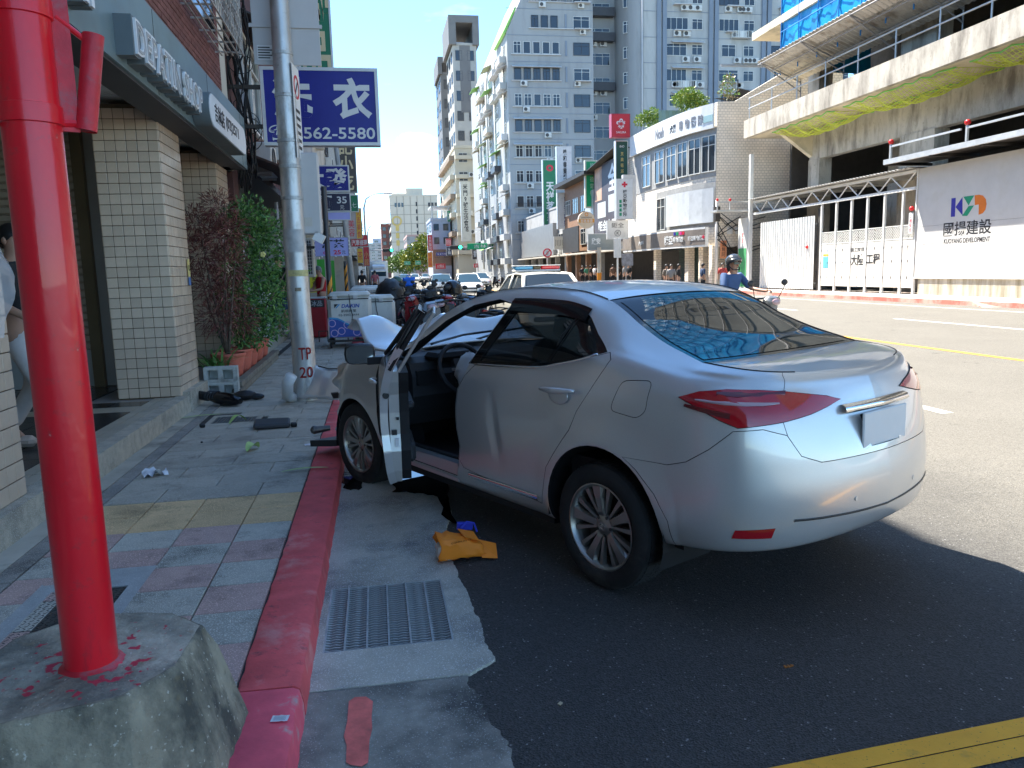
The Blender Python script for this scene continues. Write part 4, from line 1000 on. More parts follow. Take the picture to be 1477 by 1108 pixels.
for i in range(27):
    t=i/26;x=2.26+1.0*t;r=[]
    for j in range(37):
        y=-.72+1.42*j/36;s=y/.72
        z=1.0+.03*(1-s*s)-.05*t
        z+=.19*crease(t,.62+.12*s,.2)*(1-.45*crease(s,.35,.25))
        z+=.15*max(0,t-.55)/.45*max(0,.25+s)
        z -=.16*max(0,t-.7)/.3*max(0,.5-s)
        z+=.035*math.sin(7*s+5*t)*t+.02*crease(s,-.1,.07)*math.sin(math.pi*t)
        xx=x-.32*max(0,t-.45)**1.5*(1+.4*math.cos(5*s))+.05*math.sin(3*s)*t
        r.append((xx,y*(1-.06*t),z))
    rows.append(r)
b=MB();b.grid(rows);hd=b.build('bonnet',m_paint,car,smooth=True);hd['label']='buckled bonnet folded up by the impact'
md=hd.modifiers.new('thick','SOLIDIFY');md.thickness=.012;md.offset=-1
b=MB();b.bx(2.42,2.9,-.62,.6,.35,.86);b.box((2.9,.1,.55),(.3,1.2,.35),(0,.2,.12));b.box((3.06,-.1,.5),(.12,1.1,.12),(0,.1,.15));b.build('engine_bay',m_int,car)
rj=random.Random(21);b=MB()
for k in range(34):
    p=Vector((rj.uniform(2.85,3.2),rj.uniform(-.3,.8),rj.uniform(.25,.85)));b.box(p,(rj.uniform(.04,.2),rj.uniform(.02,.12),rj.uniform(.01,.08)),(rj.uniform(-1,1),rj.uniform(-1,1),rj.uniform(-1,1)))
b.build('broken_plastic',m_blk,car)['kind']='stuff'
b=MB()
for k in range(12):
    p=Vector((rj.uniform(2.9,3.2),rj.uniform(.3,.84),rj.uniform(.3,.75)));b.box(p,(rj.uniform(.04,.12),rj.uniform(.02,.08),.012),(rj.uniform(-1,1),rj.uniform(-1,1),rj.uniform(-1,1)))
b.build('torn_metal',m_steelb,car)['kind']='stuff'
b=MB();b.box((3.18,.78,.22),(.32,.3,.05),(.06,.12,.3));b.box((3.2,.66,.3),(.12,.06,.08),(.3,.2,.3));b.build('undertray',m_blk,car)
b=MB();b.cyl((3.17,.84,.34),(3.22,.94,.33),.022,.03,10);b.sph((3.23,.95,.33),.035,10,7);b.build('tie_rod_end',m_steelb,car,smooth=40)
b=MB();b.box((2.72,-.3,1.0),(.16,1.3,.03),(0,.3,0));b.build('cowl_panel',m_blk,car)
b=MB();b.bbox((3.0,-.74,.72),(.22,.12,.13),.04);b.build('headlight',m_lens,car)
# pole, steel mast, pots, debris on the left pavement
m_rp=M('red_gloss_paint',(.72,.008,.02),.32,var=.1,scale=5,dirt=(.35,.02,.03),dscale=7,dlo=.6,dhi=.75,bump=.25,bscale=30,coat=.35,stretch=(1,1,.25),dirt2=(.5,.03,.035),speck=(.62,.4,.36),sscale=26,sthr=.76)
m_rpw=M('red_worn',(.55,.02,.035),.45,var=.2,scale=14,dirt=(.3,.1,.11),dscale=11,dlo=.5,dhi=.66,bump=.4,bscale=60)
def add_conc():
    return M('rough_concrete',(.44,.4,.31),.95,var=.3,scale=7,bump=2.2,bscale=38,dirt=(.17,.16,.13),dscale=2.6,dlo=.44,dhi=.6,speck=(.62,.58,.5),sscale=90,sthr=.68,dirt2=(.26,.2,.12))
def add_painted_top():
    m=add_conc().copy();m.name='splashed_concrete';t=m.node_tree;b=t.nodes['Principled BSDF']
    old=b.inputs['Base Color'].links[0].from_socket
    tcn=N(t,'ShaderNodeTexCoord');n=N(t,'ShaderNodeTexNoise');n.inputs['Scale'].default_value=22;n.inputs['Detail'].default_value=3;ln(t,tcn.outputs['Object'],n.inputs['Vector'])
    d=N(t,'ShaderNodeVectorMath',operation='LENGTH');ln(t,tcn.outputs['Object'],d.inputs[0])
    r=N(t,'ShaderNodeMapRange');ln(t,d.outputs['Value'],r.inputs[0]);r.inputs[1].default_value=.06;r.inputs[2].default_value=.3;r.inputs[3].default_value=.12;r.inputs[4].default_value=-.06
    a=N(t,'ShaderNodeMath',operation='ADD');ln(t,n.outputs['Fac'],a.inputs[0]);ln(t,r.outputs[0],a.inputs[1])
    g=N(t,'ShaderNodeMapRange');ln(t,a.outputs[0],g.inputs[0]);g.inputs[1].default_value=.62;g.inputs[2].default_value=.66
    x=N(t,'ShaderNodeMix',data_type='RGBA');ln(t,g.outputs[0],x.inputs[0]);ln(t,old,x.inputs[6]);x.inputs[7].default_value=(.5,.04,.07,1);ln(t,x.outputs[2],b.inputs['Base Color'])
    return m
PX,PY,PZ=-.862,2.27,.475
rp_=thing('red_pole','thick red painted pole standing on a rough concrete block at the left','pole',(PX,PY,PZ))
MB().cyl((0,0,0),(0,0,3.2),.0705,n=40,caps=False).build('pole',m_rp,rp_,smooth=True)
def ringband(z,r0=.0705,t=.006,h=.05):return MB().lathe([(r0,z),(r0+t,z+.002),(r0+t,z+h-.002),(r0,z+h)],40)
zb1=AY(50,170,PY).z-PZ-.02;zb2=AY(40,15,PY).z-PZ-.02
for z in (zb1,zb2):ringband(z).build('clamp_band',m_rp,rp_,smooth=40)
vdir=Vector((PX,PY,0)).normalized();side=Vector((vdir.y,-vdir.x,0))
b=MB();c=side*.086;b.box((c.x,c.y,(zb1+zb2)/2+.17),(.05,.012,zb2-zb1+.36),(0,0,math.atan2(side.y,side.x)));b.build('flat_bar',m_rpw,rp_)
p0=side*.125+Vector((0,0,zb1-.005));p1=side*.165+Vector((0,0,zb2-.02));d_=(p1-p0)
b=MB();b.cyl(p0,p1,.0265,n=24,caps=False);q=p1-d_.normalized()*.004;b.cyl(p0+d_.normalized()*.003,p0+d_.normalized()*.006,.025,n=24);b.build('holder_tube',m_rpw,rp_,smooth=True)
b=MB();b.cyl(side*.08+Vector((0,0,zb2+.015)),side*.15+Vector((0,0,zb2-.04)),.008,n=10);b.cyl(side*.075+Vector((0,0,zb1+.01)),side*.12+Vector((0,0,zb1+.012)),.012,n=8);b.cyl(-side*.07+Vector((0,0,zb1+.012)),-side*.12+Vector((0,0,zb1+.004)),.016,n=8);b.build('bracket_rod',m_rp,rp_)
top=[(-.60,2.46),(-.615,2.20),(-.72,2.06),(-1.10,1.95),(-1.22,2.2),(-1.16,2.50),(-.98,2.64),(-.72,2.58)]
cx=sum(p[0] for p in top)/8;cy=sum(p[1] for p in top)/8
rq=random.Random(12);rows=[]
def ringpts(scale,z,amp,n=64):
    out=[]
    for i in range(n):
        t=i/n*8;k=int(t) % 8;f=t-int(t);a,c2=top[k],top[(k+1) % 8];out.append((cx+(a[0]+(c2[0]-a[0])*f-cx)*scale+rq.uniform(-amp,amp),cy+(a[1]+(c2[1]-a[1])*f-cy)*scale+rq.uniform(-amp,amp),z+rq.uniform(-amp,amp)*.8))
    out.append(out[0]);return out
for sc_,z,am in ((1.4,.10,.005),(1.36,.16,.006),(1.28,.24,.006),(1.2,.32,.006),(1.12,.39,.005),(1.05,.445,.004),(1.02,.468,.003),(1.0,.474,.002),(.98,.476,.001)):rows.append(ringpts(sc_,z,am))
cm=M('pitted_concrete',(.32,.28,.2),.95,var=.3,scale=6,bump=2.4,bscale=34,dirt=(.08,.075,.06),dscale=4.5,dlo=.42,dhi=.6,speck=(.46,.42,.34),sscale=70,sthr=.66,dirt2=(.16,.13,.08),stretch=(1,1,.6));b=MB();b.grid(rows[::-1]);fb_=b.build('concrete_footing',cm,rp_,smooth=30,world=True)
b=MB();pts=rows[-1][:-1];mid=[(cx+(p[0]-cx)*.5,cy+(p[1]-cy)*.5,.477+rq.uniform(-.002,.002)) for p in pts]
n=len(pts);b.add(pts+mid+[(cx,cy,.479)],[(i,(i+1) % n,n+(i+1) % n,n+i) for i in range(n)]+[(n+i,n+(i+1) % n,2*n) for i in range(n)]);b.build('footing_top',add_painted_top(),rp_,smooth=50,world=True)
MB().lathe([(.0705,.012),(.078,.006),(.09,.001)],32).build('paint_collar',m_rpw,rp_,smooth=True)
# galvanised street mast struck by the car
m_mast=M('galvanised_mast',(.5,.5,.49),.4,.6,var=.16,scale=4,bump=.3,bscale=26,stretch=(1,1,.4),dirt=(.28,.26,.22),dscale=4.5,dlo=.52,dhi=.68,dirt2=(.3,.29,.27))
m_gback=M('sign_back_grey',(.5,.48,.46),.5,.2,var=.08,scale=1.5);m_lab=M('label_white',(.66,.66,.64),.6,var=.06)
mast=thing('street_mast','dented galvanised steel mast with red sprayed marks at its foot','lamp post',(-.885,9.3,.12))
def mr(z):return .138-.0085*z if z<1 else .1295-.0075*(z-1)
rows=[]
for i in range(70):
    z=7.4*i/69;r=mr(z);row=[]
    for j in range(33):
        a=2*math.pi*j/32;rr=r*(1-.12*math.exp(-((z-.42)/.22)**2)*max(0,math.cos(a+1.1))**2)
        row.append((rr*math.cos(a)+.016*math.exp(-((z-.5)/.4)**2),rr*math.sin(a),z))
    rows.append(row)
b=MB();b.grid(rows);b.build('shaft',m_mast,mast,smooth=True)
for z in (2.33,2.68,2.96,3.45,3.9):
    MB().lathe([(mr(z)+.001,z-.02),(mr(z)+.007,z-.017),(mr(z)+.007,z+.017),(mr(z)+.001,z+.02)],28).build('clamp_band',m_galv,mast)
for (z0,z1,a0,a1,nm,mt) in ((.82,1.25,-2.1,-1.1,'access_door',m_mast),(1.72,1.98,-3.0,-.6,'grey_wrap',M('wrap_grey',(.42,.42,.41),.6,.3,var=.2,scale=9)),(1.45,1.52,-2.3,-.2,'tape_scrap',M('tape_yellow',(.5,.44,.2),.8,var=.3,scale=20)),(1.28,1.32,-1.75,-1.2,'sticker',M('sticker_brown',(.24,.2,.14),.7,var=.3,scale=30))):
    rws=[]
    for i in range(9):
        z=z0+(z1-z0)*i/8;fade=1 if nm !='access_door' else (math.sin(math.pi*min(1,max(.0,.18+.8*i/8)))**.35)
        am,ah=(a0+a1)/2,(a1-a0)/2*fade;rws.append([((mr(z)+.006)*math.cos(am+ah*(2*j/10-1)),(mr(z)+.006)*math.sin(am+ah*(2*j/10-1)),z) for j in range(11)])
    b=MB();b.grid(rws);b.build(nm,mt,mast,smooth=True)
m_spray=M('spray_red',(.5,.06,.05),.8,var=.25,scale=20)
def wrap(s,z,h,w_,am):
    o=text(s,m_spray,mast,(mast.location.x,mast.location.y,.12+z),(1,0,0),(0,0,1),h,w_,.002,'spray_mark',.012)
    for v in o.data.vertices:
        a=am+v.co.x/mr(v.co.z);r=mr(v.co.z)+.002;v.co.x,v.co.y=r*math.cos(a)+.016*math.exp(-((v.co.z-.5)/.4)**2),r*math.sin(a)
wrap('TP',.56,.14,.15,-1.35);wrap('20',.34,.13,.16,-1.32)
bx_=thing('strapped_box','tall grey metal signal box strapped to the steel mast','box',(-.70,9.47,2.05))
MB().bbox((0,0,.46),(.24,.2,.92),.015).build('case',m_gback,bx_);MB().box((.08,-.02,-.04),(.12,.16,.1),(0,.5,0)).build('lamp_hood',m_lab,bx_)
MB().box((-.03,-.102,.14),(.1,.004,.1)).build('label',M('label_pale',(.5,.46,.4),.7),bx_)
MB().bx(-.2,-.12,-.14,-.06,.2,.26).bx(-.2,-.12,-.14,-.06,.7,.76).build('strap',m_galv,bx_)
np_=thing('no_parking_blade','narrow white parking notice blade fixed edge on to the steel mast','sign',(-.79,9.2,2.9),rad(83))
MB().bbox((.17,0,.5),(.34,.006,1.02),.002).build('plate',m_lab,np_)
b=MB();b.lathe([(.1,0),(.13,0),(.13,.004),(.1,.004)],24,o=(.17,-.0035,.78),ax=(0,-1,0));b.build('red_ring',M('sign_red',(.55,.02,.03),.5,var=0),np_)
b=MB()
for k in range(6):b.box((.17,-.005,.52-.08*k),(.2,.003,.035))
b.box((.17,-.005,.78),(.03,.003,.17),(0,.78,0));b.build('print',m_ink,np_)
bs_=thing('road_sign_back','large road sign seen from its bare grey back high on the mast','sign',(-.85,9.5,4.0))
MB().bbox((0,.0,.8),(.74,.012,1.7),.004).build('panel',m_gback,bs_)
MB().bx(-.4,.4,-.025,-.0065,.35,.39).bx(-.4,.4,-.025,-.0065,1.1,1.14).build('rail',m_gback,bs_)
lb=MB().bx(-.33,-.12,-.012,-.0065,.0,.16).build('label',m_lab,bs_)
b=MB()
for k in range(5):b.bx(-.32,-.16 if k % 2 else -.19,-.0135,-.0125,.13-.028*k,.142-.028*k)
b.build('print',m_ink,lb)
# silver bumper torn off round the mast foot, black debris, litter
bump=thing('torn_bumper','torn silver bumper skin lying against the foot of the mast','car part',(-.62,9.0,.12))
rows=[]
for i in range(17):
    t=i/16;row=[]
    for j in range(9):
        s=j/8;x=-.26+.62*t+.03*math.sin(9*t);y=.16-.55*t+.12*math.sin(3*t)*s;z=.02+.30*s*(1-.35*t)+.10*math.sin(math.pi*t)*(1-s)*.2-.02*math.sin(7*t)*s
        row.append((x+.10*s*(1-t),y+.10*s,z))
    rows.append(row)
b=MB();b.grid(rows);o=b.build('bumper_skin',m_paint,bump,smooth=True);md=o.modifiers.new('t','SOLIDIFY');md.thickness=.006
bump.scale=(1.35,1.2,1.35);MB().tube([r[-1] for r in rows[2:14]],.008,5).build('torn_edge',m_blk,bump)
MB().tube([(-.28,.22,.02),(-.33,.1,.06),(-.31,-.02,.18),(-.27,-.05,.25)],.05,7).build('white_bracket',m_lab,bump,smooth=True)
rj2=random.Random(31)
def chunk(name,label,cat,loc,parts,mat,rz=0,group=None):
    t=thing(name,label,cat,loc,rz,group);b=MB()
    for c,d,r in parts:b.bbox(c,d,.012,rot=r)
    b.build('fragment',mat,t,smooth=25);return t
dk_=thing('black_debris','heap of shattered black plastic on the paving behind the steel mast','debris',(-.35,9.9,.12))
b=MB()
for k in range(26):b.box((rj2.uniform(-.3,.5),rj2.uniform(-.2,.2),.03+rj2.random()**2*.22),(rj2.uniform(.08,.3),rj2.uniform(.03,.12),rj2.uniform(.015,.05)),(rj2.uniform(-1,1),rj2.uniform(-1,1),rj2.uniform(-3,3)))
b.build('fragment',m_blk,dk_)['kind']='stuff'
hl=thing('headlight_debris','black headlamp housing thrown against the shop step','car part',(-1.93,9.25,.12),rad(-28))
MB().bbox((-.22,0,.12),(.42,.07,.10),.02,rot=(0,.12,0)).build('mount_strip',m_blk,hl)
rows=[]
for i in range(11):
    t=i/10;w_=.10*math.sin(math.pi*(.12+.8*t))**.6;rows.append([(-.02+.42*t,w_*math.cos(2*math.pi*j/14),.10-.04*t+w_*.75*math.sin(2*math.pi*j/14)) for j in range(15)])
b=MB();b.grid(rows);b.add(rows[-1][:-1],[tuple(range(14))]);b.add(rows[0][:-1],[tuple(range(13,-1,-1))]);b.build('lens',m_gloss,hl,smooth=40)
for k in range(4):MB().tube([(-.02+.035*k,.09*math.cos(a*math.pi/8),.095+.07*math.sin(a*math.pi/8)) for a in range(9)],.007,5).build('rib',m_blk,hl)
cb=thing('plastic_cover','flat dark plastic cover lying upside down on the grey pavers','debris',(-1.06,7.68,.121),rad(6))
MB().bbox((0,0,.035),(.34,.26,.05),.015,rot=(.05,.03,0)).build('shell',M('grey_black_plastic',(.05,.052,.058),.5),cb,smooth=25)
sh_=thing('black_fragment','crumpled black plastic piece beside the cinder blocks','debris',(-1.6,9.5,.121))
b=MB();b.sph((0,0,.06),1,10,6,(.14,.08,.06));b.sph((.14,-.02,.04),1,8,5,(.09,.05,.04));b.build('fragment',m_blk,sh_,smooth=35)
for i,(u,v,s,lb_) in enumerate(((292,617,.05,'small black cube of plastic by the gully grate'),(291,639,.018,'tiny black crumb on the pavers nearer than the gully grate'),(359,642,.018,'tiny black crumb behind the curled leaf'),(424,616,.06,'thin black sliver in the wet patch by the mast'))):
    p=G(u,v,.121);t=thing('plastic_crumb',lb_,'debris',(p.x,p.y,.121),rj2.uniform(0,3),'black crumbs on the pavers');MB().bbox((0,0,s*.4),(s,s*.8,s*.7),s*.15,rot=(.2,.1,0)).build('crumb',m_blk,t)
m_pap=M('white_paper',(.78,.78,.8),.8,var=.05,scale=9)
def paper(label,u,v,z,w_,l,rz,fold=.04,name='tissue'):
    p=G(u,v,z);t=thing(name,label,'paper',(p.x,p.y,z),rz);rr=random.Random(int(u));rows=[[((i/6-.5)*w_,(j/6-.5)*l,.004+fold*abs(math.sin(i*1.1+j*.7+rr.random()))*rr.random()) for j in range(7)] for i in range(7)]
    b=MB();b.grid(rows);b.build('sheet',m_pap,t,smooth=True);return t
paper('crumpled white tissue on the pavers below the shop step',224,686,.122,.17,.11,.4,.07)
paper('little white paper scrap beside the kerb near the car wheel',448,642,.122,.1,.07,.2,.01,'paper_scrap')
pk=paper('white slip of paper lying on the red kerb in front',404,1038,.127,.056,.035,-.15,.002,'paper_slip')
b=MB()
for k in range(4):b.bx(-.02,.02,-.012+k*.007,-.0105+k*.007,.0062,.0066)
b.build('print',M('print_grey',(.3,.32,.36),.8),pk)
m_leaf=M('fresh_leaf',(.42,.58,.18),.5,var=.2,scale=14);
def leafblade(label,u,v,z,L_,W_,rz,lift,curl=0.0):
    p=G(u,v,z);t=thing('fallen_leaf',label,'leaf',(p.x,p.y,z),rz);rows=[]
    for i in range(9):
        s=i/8;w_=W_*math.sin(math.pi*(.06+.9*s))**.7;rows.append([((s-.5)*L_,w_*k,.005+lift*math.sin(math.pi*s)+curl*abs(k)*w_*8) for k in (-1,-.5,0,.5,1)])
    b=MB();b.grid(rows);b.build('blade',m_leaf,t,smooth=True)
leafblade('pale green curled leaf in the middle of the grey pavers',365,649,.122,.17,.045,1.15,.03,.1)
leafblade('long thin green leaf blade lying at the red kerb',440,678,.128,.34,.018,.12,.012)
leafblade('green strap leaf lying by the shop step before the gully grate',290,601,.122,.42,.02,.3,.01)
leafblade('dark green leaf standing in the slots of the gully grate',343,609,.125,.22,.03,.9,.07)
m_or=M('orange_bag',(.88,.24,.015),.6,var=.12,scale=5,bump=.6,bscale=12)
p=G(664,805,.01);ob=thing('orange_bag','crumpled orange carrier bag lying on its side by the drain grate','bag',(p.x,p.y,.01),rad(6))
rb3=random.Random(6);rows=[]
for i in range(10):
    t=i/9;x=-.125+.25*t;h=.155*(1-.55*t**2)+.008*rb3.random();d=.10*(1-.35*t)
    row=[]
    for j in range(17):
        a=2*math.pi*j/16;ca,sa=math.cos(a),math.sin(a);r=(abs(ca)**4+abs(sa)**4)**-.25
        row.append((x+.012*rb3.uniform(-1,1),d*ca*r*.8+.006*rb3.uniform(-1,1),max(.002,h*.5+h*.5*sa*r*.9+.007*rb3.uniform(-1,1))))
    row[-1]=row[0];rows.append(row)
b=MB();b.grid(rows);o=b.build('bag_skin',m_or,ob,smooth=30);md=o.modifiers.new('t','SOLIDIFY');md.thickness=.003
b=MB();b.add([(.11,-.06,.01),(.19,-.085,.006),(.205,.0,.06),(.13,.06,.07),(.10,.02,.09)],[(0,1,2,3,4)]);b.add([(.0,.05,.15),(.09,.06,.12),(.1,-.03,.1),(.02,-.05,.13)],[(0,1,2,3)]);o=b.build('bag_flap',m_or,ob);md=o.modifiers.new('t','SOLIDIFY');md.thickness=.003
MB().bbox((-.085,-.02,.06),(.09,.09,.085),.01).build('box_inside',M('card_white',(.6,.56,.5),.7),ob)
b=MB();b.tube([(.02,.06,.15),(.06,.08,.175),(.10,.075,.165),(.11,.05,.12)],.006,6);b.box((.05,.09,.15),(.09,.02,.04),(.2,.1,0));b.build('blue_ribbon',M('ribbon_blue',(.03,.05,.5),.5),ob)
text('COMMUNITY',M('bag_print',(.35,.1,.01),.7),ob,(p.x+.0,p.y-.085,.135),(1,.1,.08),(0,-.55,.83),.016,.11,.001)
lf=G(1138,963);t=thing('dry_leaf','small dry orange brown leaf alone on the dark asphalt','leaf',(lf.x,lf.y,.002),.2);b=MB()
for k in range(5):b.box((-.016+.008*k,.003*(-1)**k,.004),(.009,.012+.004*(k % 2),.003),(.3*(-1)**k,.2,.4*k))
b.build('leaf_scrap',M('leaf_dry',(.42,.15,.03),.7),t)
t=thing('dry_leaf','pale dry scrap on the dark asphalt nearest the apron','leaf',tuple(G(808,1017)[:2])+(.002,),.9);MB().box((0,0,.004),(.022,.012,.003),(.2,.1,0)).build('leaf_scrap',M('leaf_pale',(.4,.33,.22),.8),t)
# cinder blocks, planter kerb, pots and shrubs
m_cin=M('cinder_block',(.48,.49,.45),.95,var=.15,scale=10,bump=.8,bscale=90,dirt=(.14,.14,.12),dscale=4)
def cinder(z,label):
    t=thing('cinder_block',label,'concrete block',(-1.925,9.9,z),rad(2),'cinder blocks');b=MB();W_,D_,H_=.39,.15,.185
    for x0,x1 in ((-.195,-.145),(-.03,.03),(.145,.195)):b.bx(x0,x1,-D_/2,D_/2,.035,H_-.035)
    b.bx(-.195,.195,-D_/2,D_/2,0,.0345);b.bx(-.195,.195,-D_/2,D_/2,H_-.0345,H_);b.bx(-.19,.19,.06,.072,.035,H_-.035);b.build('block',m_cin,t);return t
cinder(.121,'lower hollow cinder block at the end of the planter');cinder(.309,'upper hollow cinder block stacked at the end of the planter')
pk_=thing('planter_kerb','low mossy brick planter edging along the red flower pots','planter',(-1.9,12.1,.12))
pb=MB().bbox((0,0,.04),(.11,.245,.075),.008).build('brick',M('old_brick_grey',(.2,.17,.13),.95,var=.25,scale=9,bump=.6,rnd=.15),pk_,loc=(.13,-2.05,0))
for j in range(2):
    for i in range(17):
        if i or j:mesh_child('brick',pb.data,pk_,(.13-.003*i,-2.05+.25*i+(.12 if j else 0),.08*j),(0,0,rj2.uniform(-.03,.03)))
MB().bx(-.28,.07,-2.1,2.2,.0,.075).build('planter_bed',M('planter_soil',(.07,.06,.05),.95,var=.3,scale=9),pk_)
m_pot=M('pot_red',(.58,.14,.09),.5,var=.15,scale=4,dirt=(.28,.09,.07),dscale=3,dlo=.55,dhi=.75);m_soil=M('soil',(.03,.022,.016),.95,var=.3,scale=20)
def pot(x,y,lbl,s=1.0):
    t=thing('flower_pot',lbl,'plant pot',(x,y,.197),0,'red flower pots in a row');
    MB().lathe([(.0,.0),(.155,.0),(.165,.03),(.195,.2),(.2,.22),(.198,.235),(.205,.27),(.212,.32),(.226,.322),(.232,.34),(.228,.362),(.216,.365),(.208,.355),(.2,.31),(0,.3)],32).build('pot_body',m_pot,t,smooth=35)
    MB().lathe([(.2,.315),(.1,.325),(0,.32)],20).build('soil',m_soil,t);t.scale=(s,)*3;return t
PS=[(-2.02,10.95),(-2.01,11.55),(-2.01,12.12),(-2.02,12.82),(-2.03,13.5)]
for (x,y),l_ in zip(PS,('nearest red plastic flower pot with the dark red shrub','second red plastic flower pot from the cinder blocks','middle red plastic flower pot of the row','fourth red plastic flower pot from the cinder blocks','farthest red plastic flower pot of the row')):pot(x,y,l_,1.0)
def foliage(name,cens,n,L_,W_,mat,parent,seed,droop=.3,up=.3,m2=None):
    """many small leaf blades spread through a set of (centre, radius) clumps"""
    r=random.Random(seed);b=MB();wts=[c[1]**2 for c in cens]
    for k in range(n):
        (c,rad_)=r.choices(cens,wts)[0]
        d=Vector((r.gauss(0,1),r.gauss(0,1),r.gauss(0,1))).normalized();p=Vector(c)+d*rad_*r.random()**.45
        f=(d+Vector((0,0,up))+Vector((r.gauss(0,.6),r.gauss(0,.6),r.gauss(0,.5)))).normalized();s=f.cross(Vector((r.gauss(0,1),r.gauss(0,1),r.gauss(0,1)))).normalized();l=L_*r.uniform(.6,1.25);w_=W_*r.uniform(.7,1.2)
        m_=p+f*l*.5+s.cross(f)*l*.06;e=p+f*l+Vector((0,0,-droop*l));b.mi=r.randrange(2) if m2 else 0
        b.add([p,m_+s*w_,e,m_-s*w_],[(0,1,2,3)])
    b.mi=0;o=b.build(name,[mat,m2] if m2 else mat,parent);o['kind']='stuff';return o
def branches(name,base,tips,r0,mat,parent,seed):
    r=random.Random(seed);b=MB();base=Vector(base)
    for t in tips:
        t=Vector(t);m_=base.lerp(t,.5)+Vector((r.uniform(-.06,.06),r.uniform(-.06,.06),.05));b.tube([base,base.lerp(m_,.6)+Vector((0,0,.03)),m_,t],[r0,r0*.75,r0*.55,r0*.2],6)
    return b.build(name,mat,parent,smooth=True)
m_bark=M('bark',(.15,.11,.08),.9,var=.3,scale=14,bump=.6)
def lm(name,c=(.1,.2,.05),v=.3):return M(name,c,.42,var=v,scale=9,rnd=.0,spec=.4)
m_dr,m_dr2=lm('leaf_dark_red',(.15,.045,.04)),lm('leaf_brown_red',(.22,.08,.06))
m_g1,m_g2=lm('leaf_green_dark',(.06,.15,.045)),lm('leaf_green',(.13,.26,.06))
s1=thing('red_shrub','tall dark red narrow leaved shrub in the nearest pot','shrub',(-2.02,10.95,.5))
z_=[(-.12,0,.55),(.02,.05,.85),(-.2,.1,1.0),(.1,0,1.25),(-.25,0,1.4),(-.05,.05,1.65),(.15,.05,1.7),(-.3,.1,1.8),(0,.1,2.0),(.17,.1,.5)]
branches('stem',(0,0,0),[(-.25,0,1.9),(.1,.05,2.1),(.2,0,1.4),(-.3,.1,1.2),(.02,.02,1.0)],.024,m_bark,s1,3)
foliage('leaves',[(c,.23) for c in z_],3800,.13,.007,m_dr,s1,5,.25,.3,m_dr2)
s2=thing('green_shrub','bushy green shrub with small glossy leaves behind the dark red shrub','shrub',(-1.98,11.85,.5))
zz=[(.0,-.2,.25),(.25,0,.3),(.1,.2,.55),(.35,.1,.7),(.0,-.1,.8),(.3,.2,1.05),(.05,.0,1.15),(.38,.3,1.35),(.1,.1,1.5),(.3,.2,1.7),(.0,.1,1.85),(.2,.2,2.0),(.45,.5,1.8),(.42,.3,.4),(.5,.7,.9)]
branches('stem',(0,0,0),[(.25,.1,1.9),(.4,.3,1.4),(0,0,1.7),(.3,.2,1.0),(.75,.6,1.35)],.022,m_bark,s2,4)
foliage('leaves',[(c,.27) for c in zz]+[((.72,.6,1.3),.1),((.85,.65,1.15),.09)],7000,.075,.017,m_g1,s2,6,.1,.45,m_g2)
s3=thing('strap_leaf_plant','clump of long green strap leaves at the foot of the tiled pillar','plant',(-2.12,10.55,.22))
b=MB();r=random.Random(9)
for k in range(46):
    a=r.uniform(0,6.28);l=r.uniform(.35,.75);o0=Vector((r.uniform(-.12,.12),r.uniform(-.25,.25),.1));d=Vector((math.cos(a),math.sin(a),0));s=Vector((-d.y,d.x,0));rows=[]
    for i in range(6):
        t=i/5;p=o0+d*l*.75*t**1.3+Vector((0,0,l*1.15*t-.75*l*t*t));w_=.016*(1-t**2)+.001;rows.append([p-s*w_,p+s*w_])
    b.grid(rows)
b.build('leaves',m_g2,s3,smooth=True)['kind']='stuff'
fl_=thing('yellow_flower','single pale yellow flower at the side of the green shrub','flower',tuple(AX(379,367,-1.5)))
b=MB()
for k in range(5):a=k*1.257;b.sph((.022*math.cos(a),0,.022*math.sin(a)),.02,7,5,(1,.5,1))
b.build('petals',M('petal',(.75,.68,.25),.6),fl_,smooth=True)
pl_=thing('plate_sticker','yellow and blue small notice plates on the tiled pillar','notice',(-2.14,9.62,1.6))
MB().bx(0,.006,-.045,.045,.0,.2).build('plate',M('plate_yellow',(.7,.58,.2),.5),pl_);MB().bx(0,.006,-.045,.045,-.1,-.01).build('plate',M('plate_blue',(.05,.16,.4),.5),pl_)
MB().lathe([(.022,0),(.034,0),(.034,.003),(.022,.003)],18,o=(.006,0,.1),ax=(1,0,0)).build('emblem',m_ink,pl_)
ps=thing('clear_plastic_sheet','hanging crumpled clear plastic sheet at the left edge of the arcade','plastic sheet',(-2.07,4.7,.12))
rows=[];r=random.Random(14)
for i in range(18):
    z=1.15+.72*i/17;row=[]
    for j in range(12):
        t=j/11;y=-.6+t*(.66 if i<15 else .66-.18*(i-14));row.append((.03+.05*math.sin(5*t+.4*i)+.02*r.random(),y,z))
    rows.append(row)
b=MB();b.grid(rows);b.build('sheet',M('clear_plastic',(.8,.83,.87),.12,var=0,alpha=.42,spec=.8),ps,smooth=True)
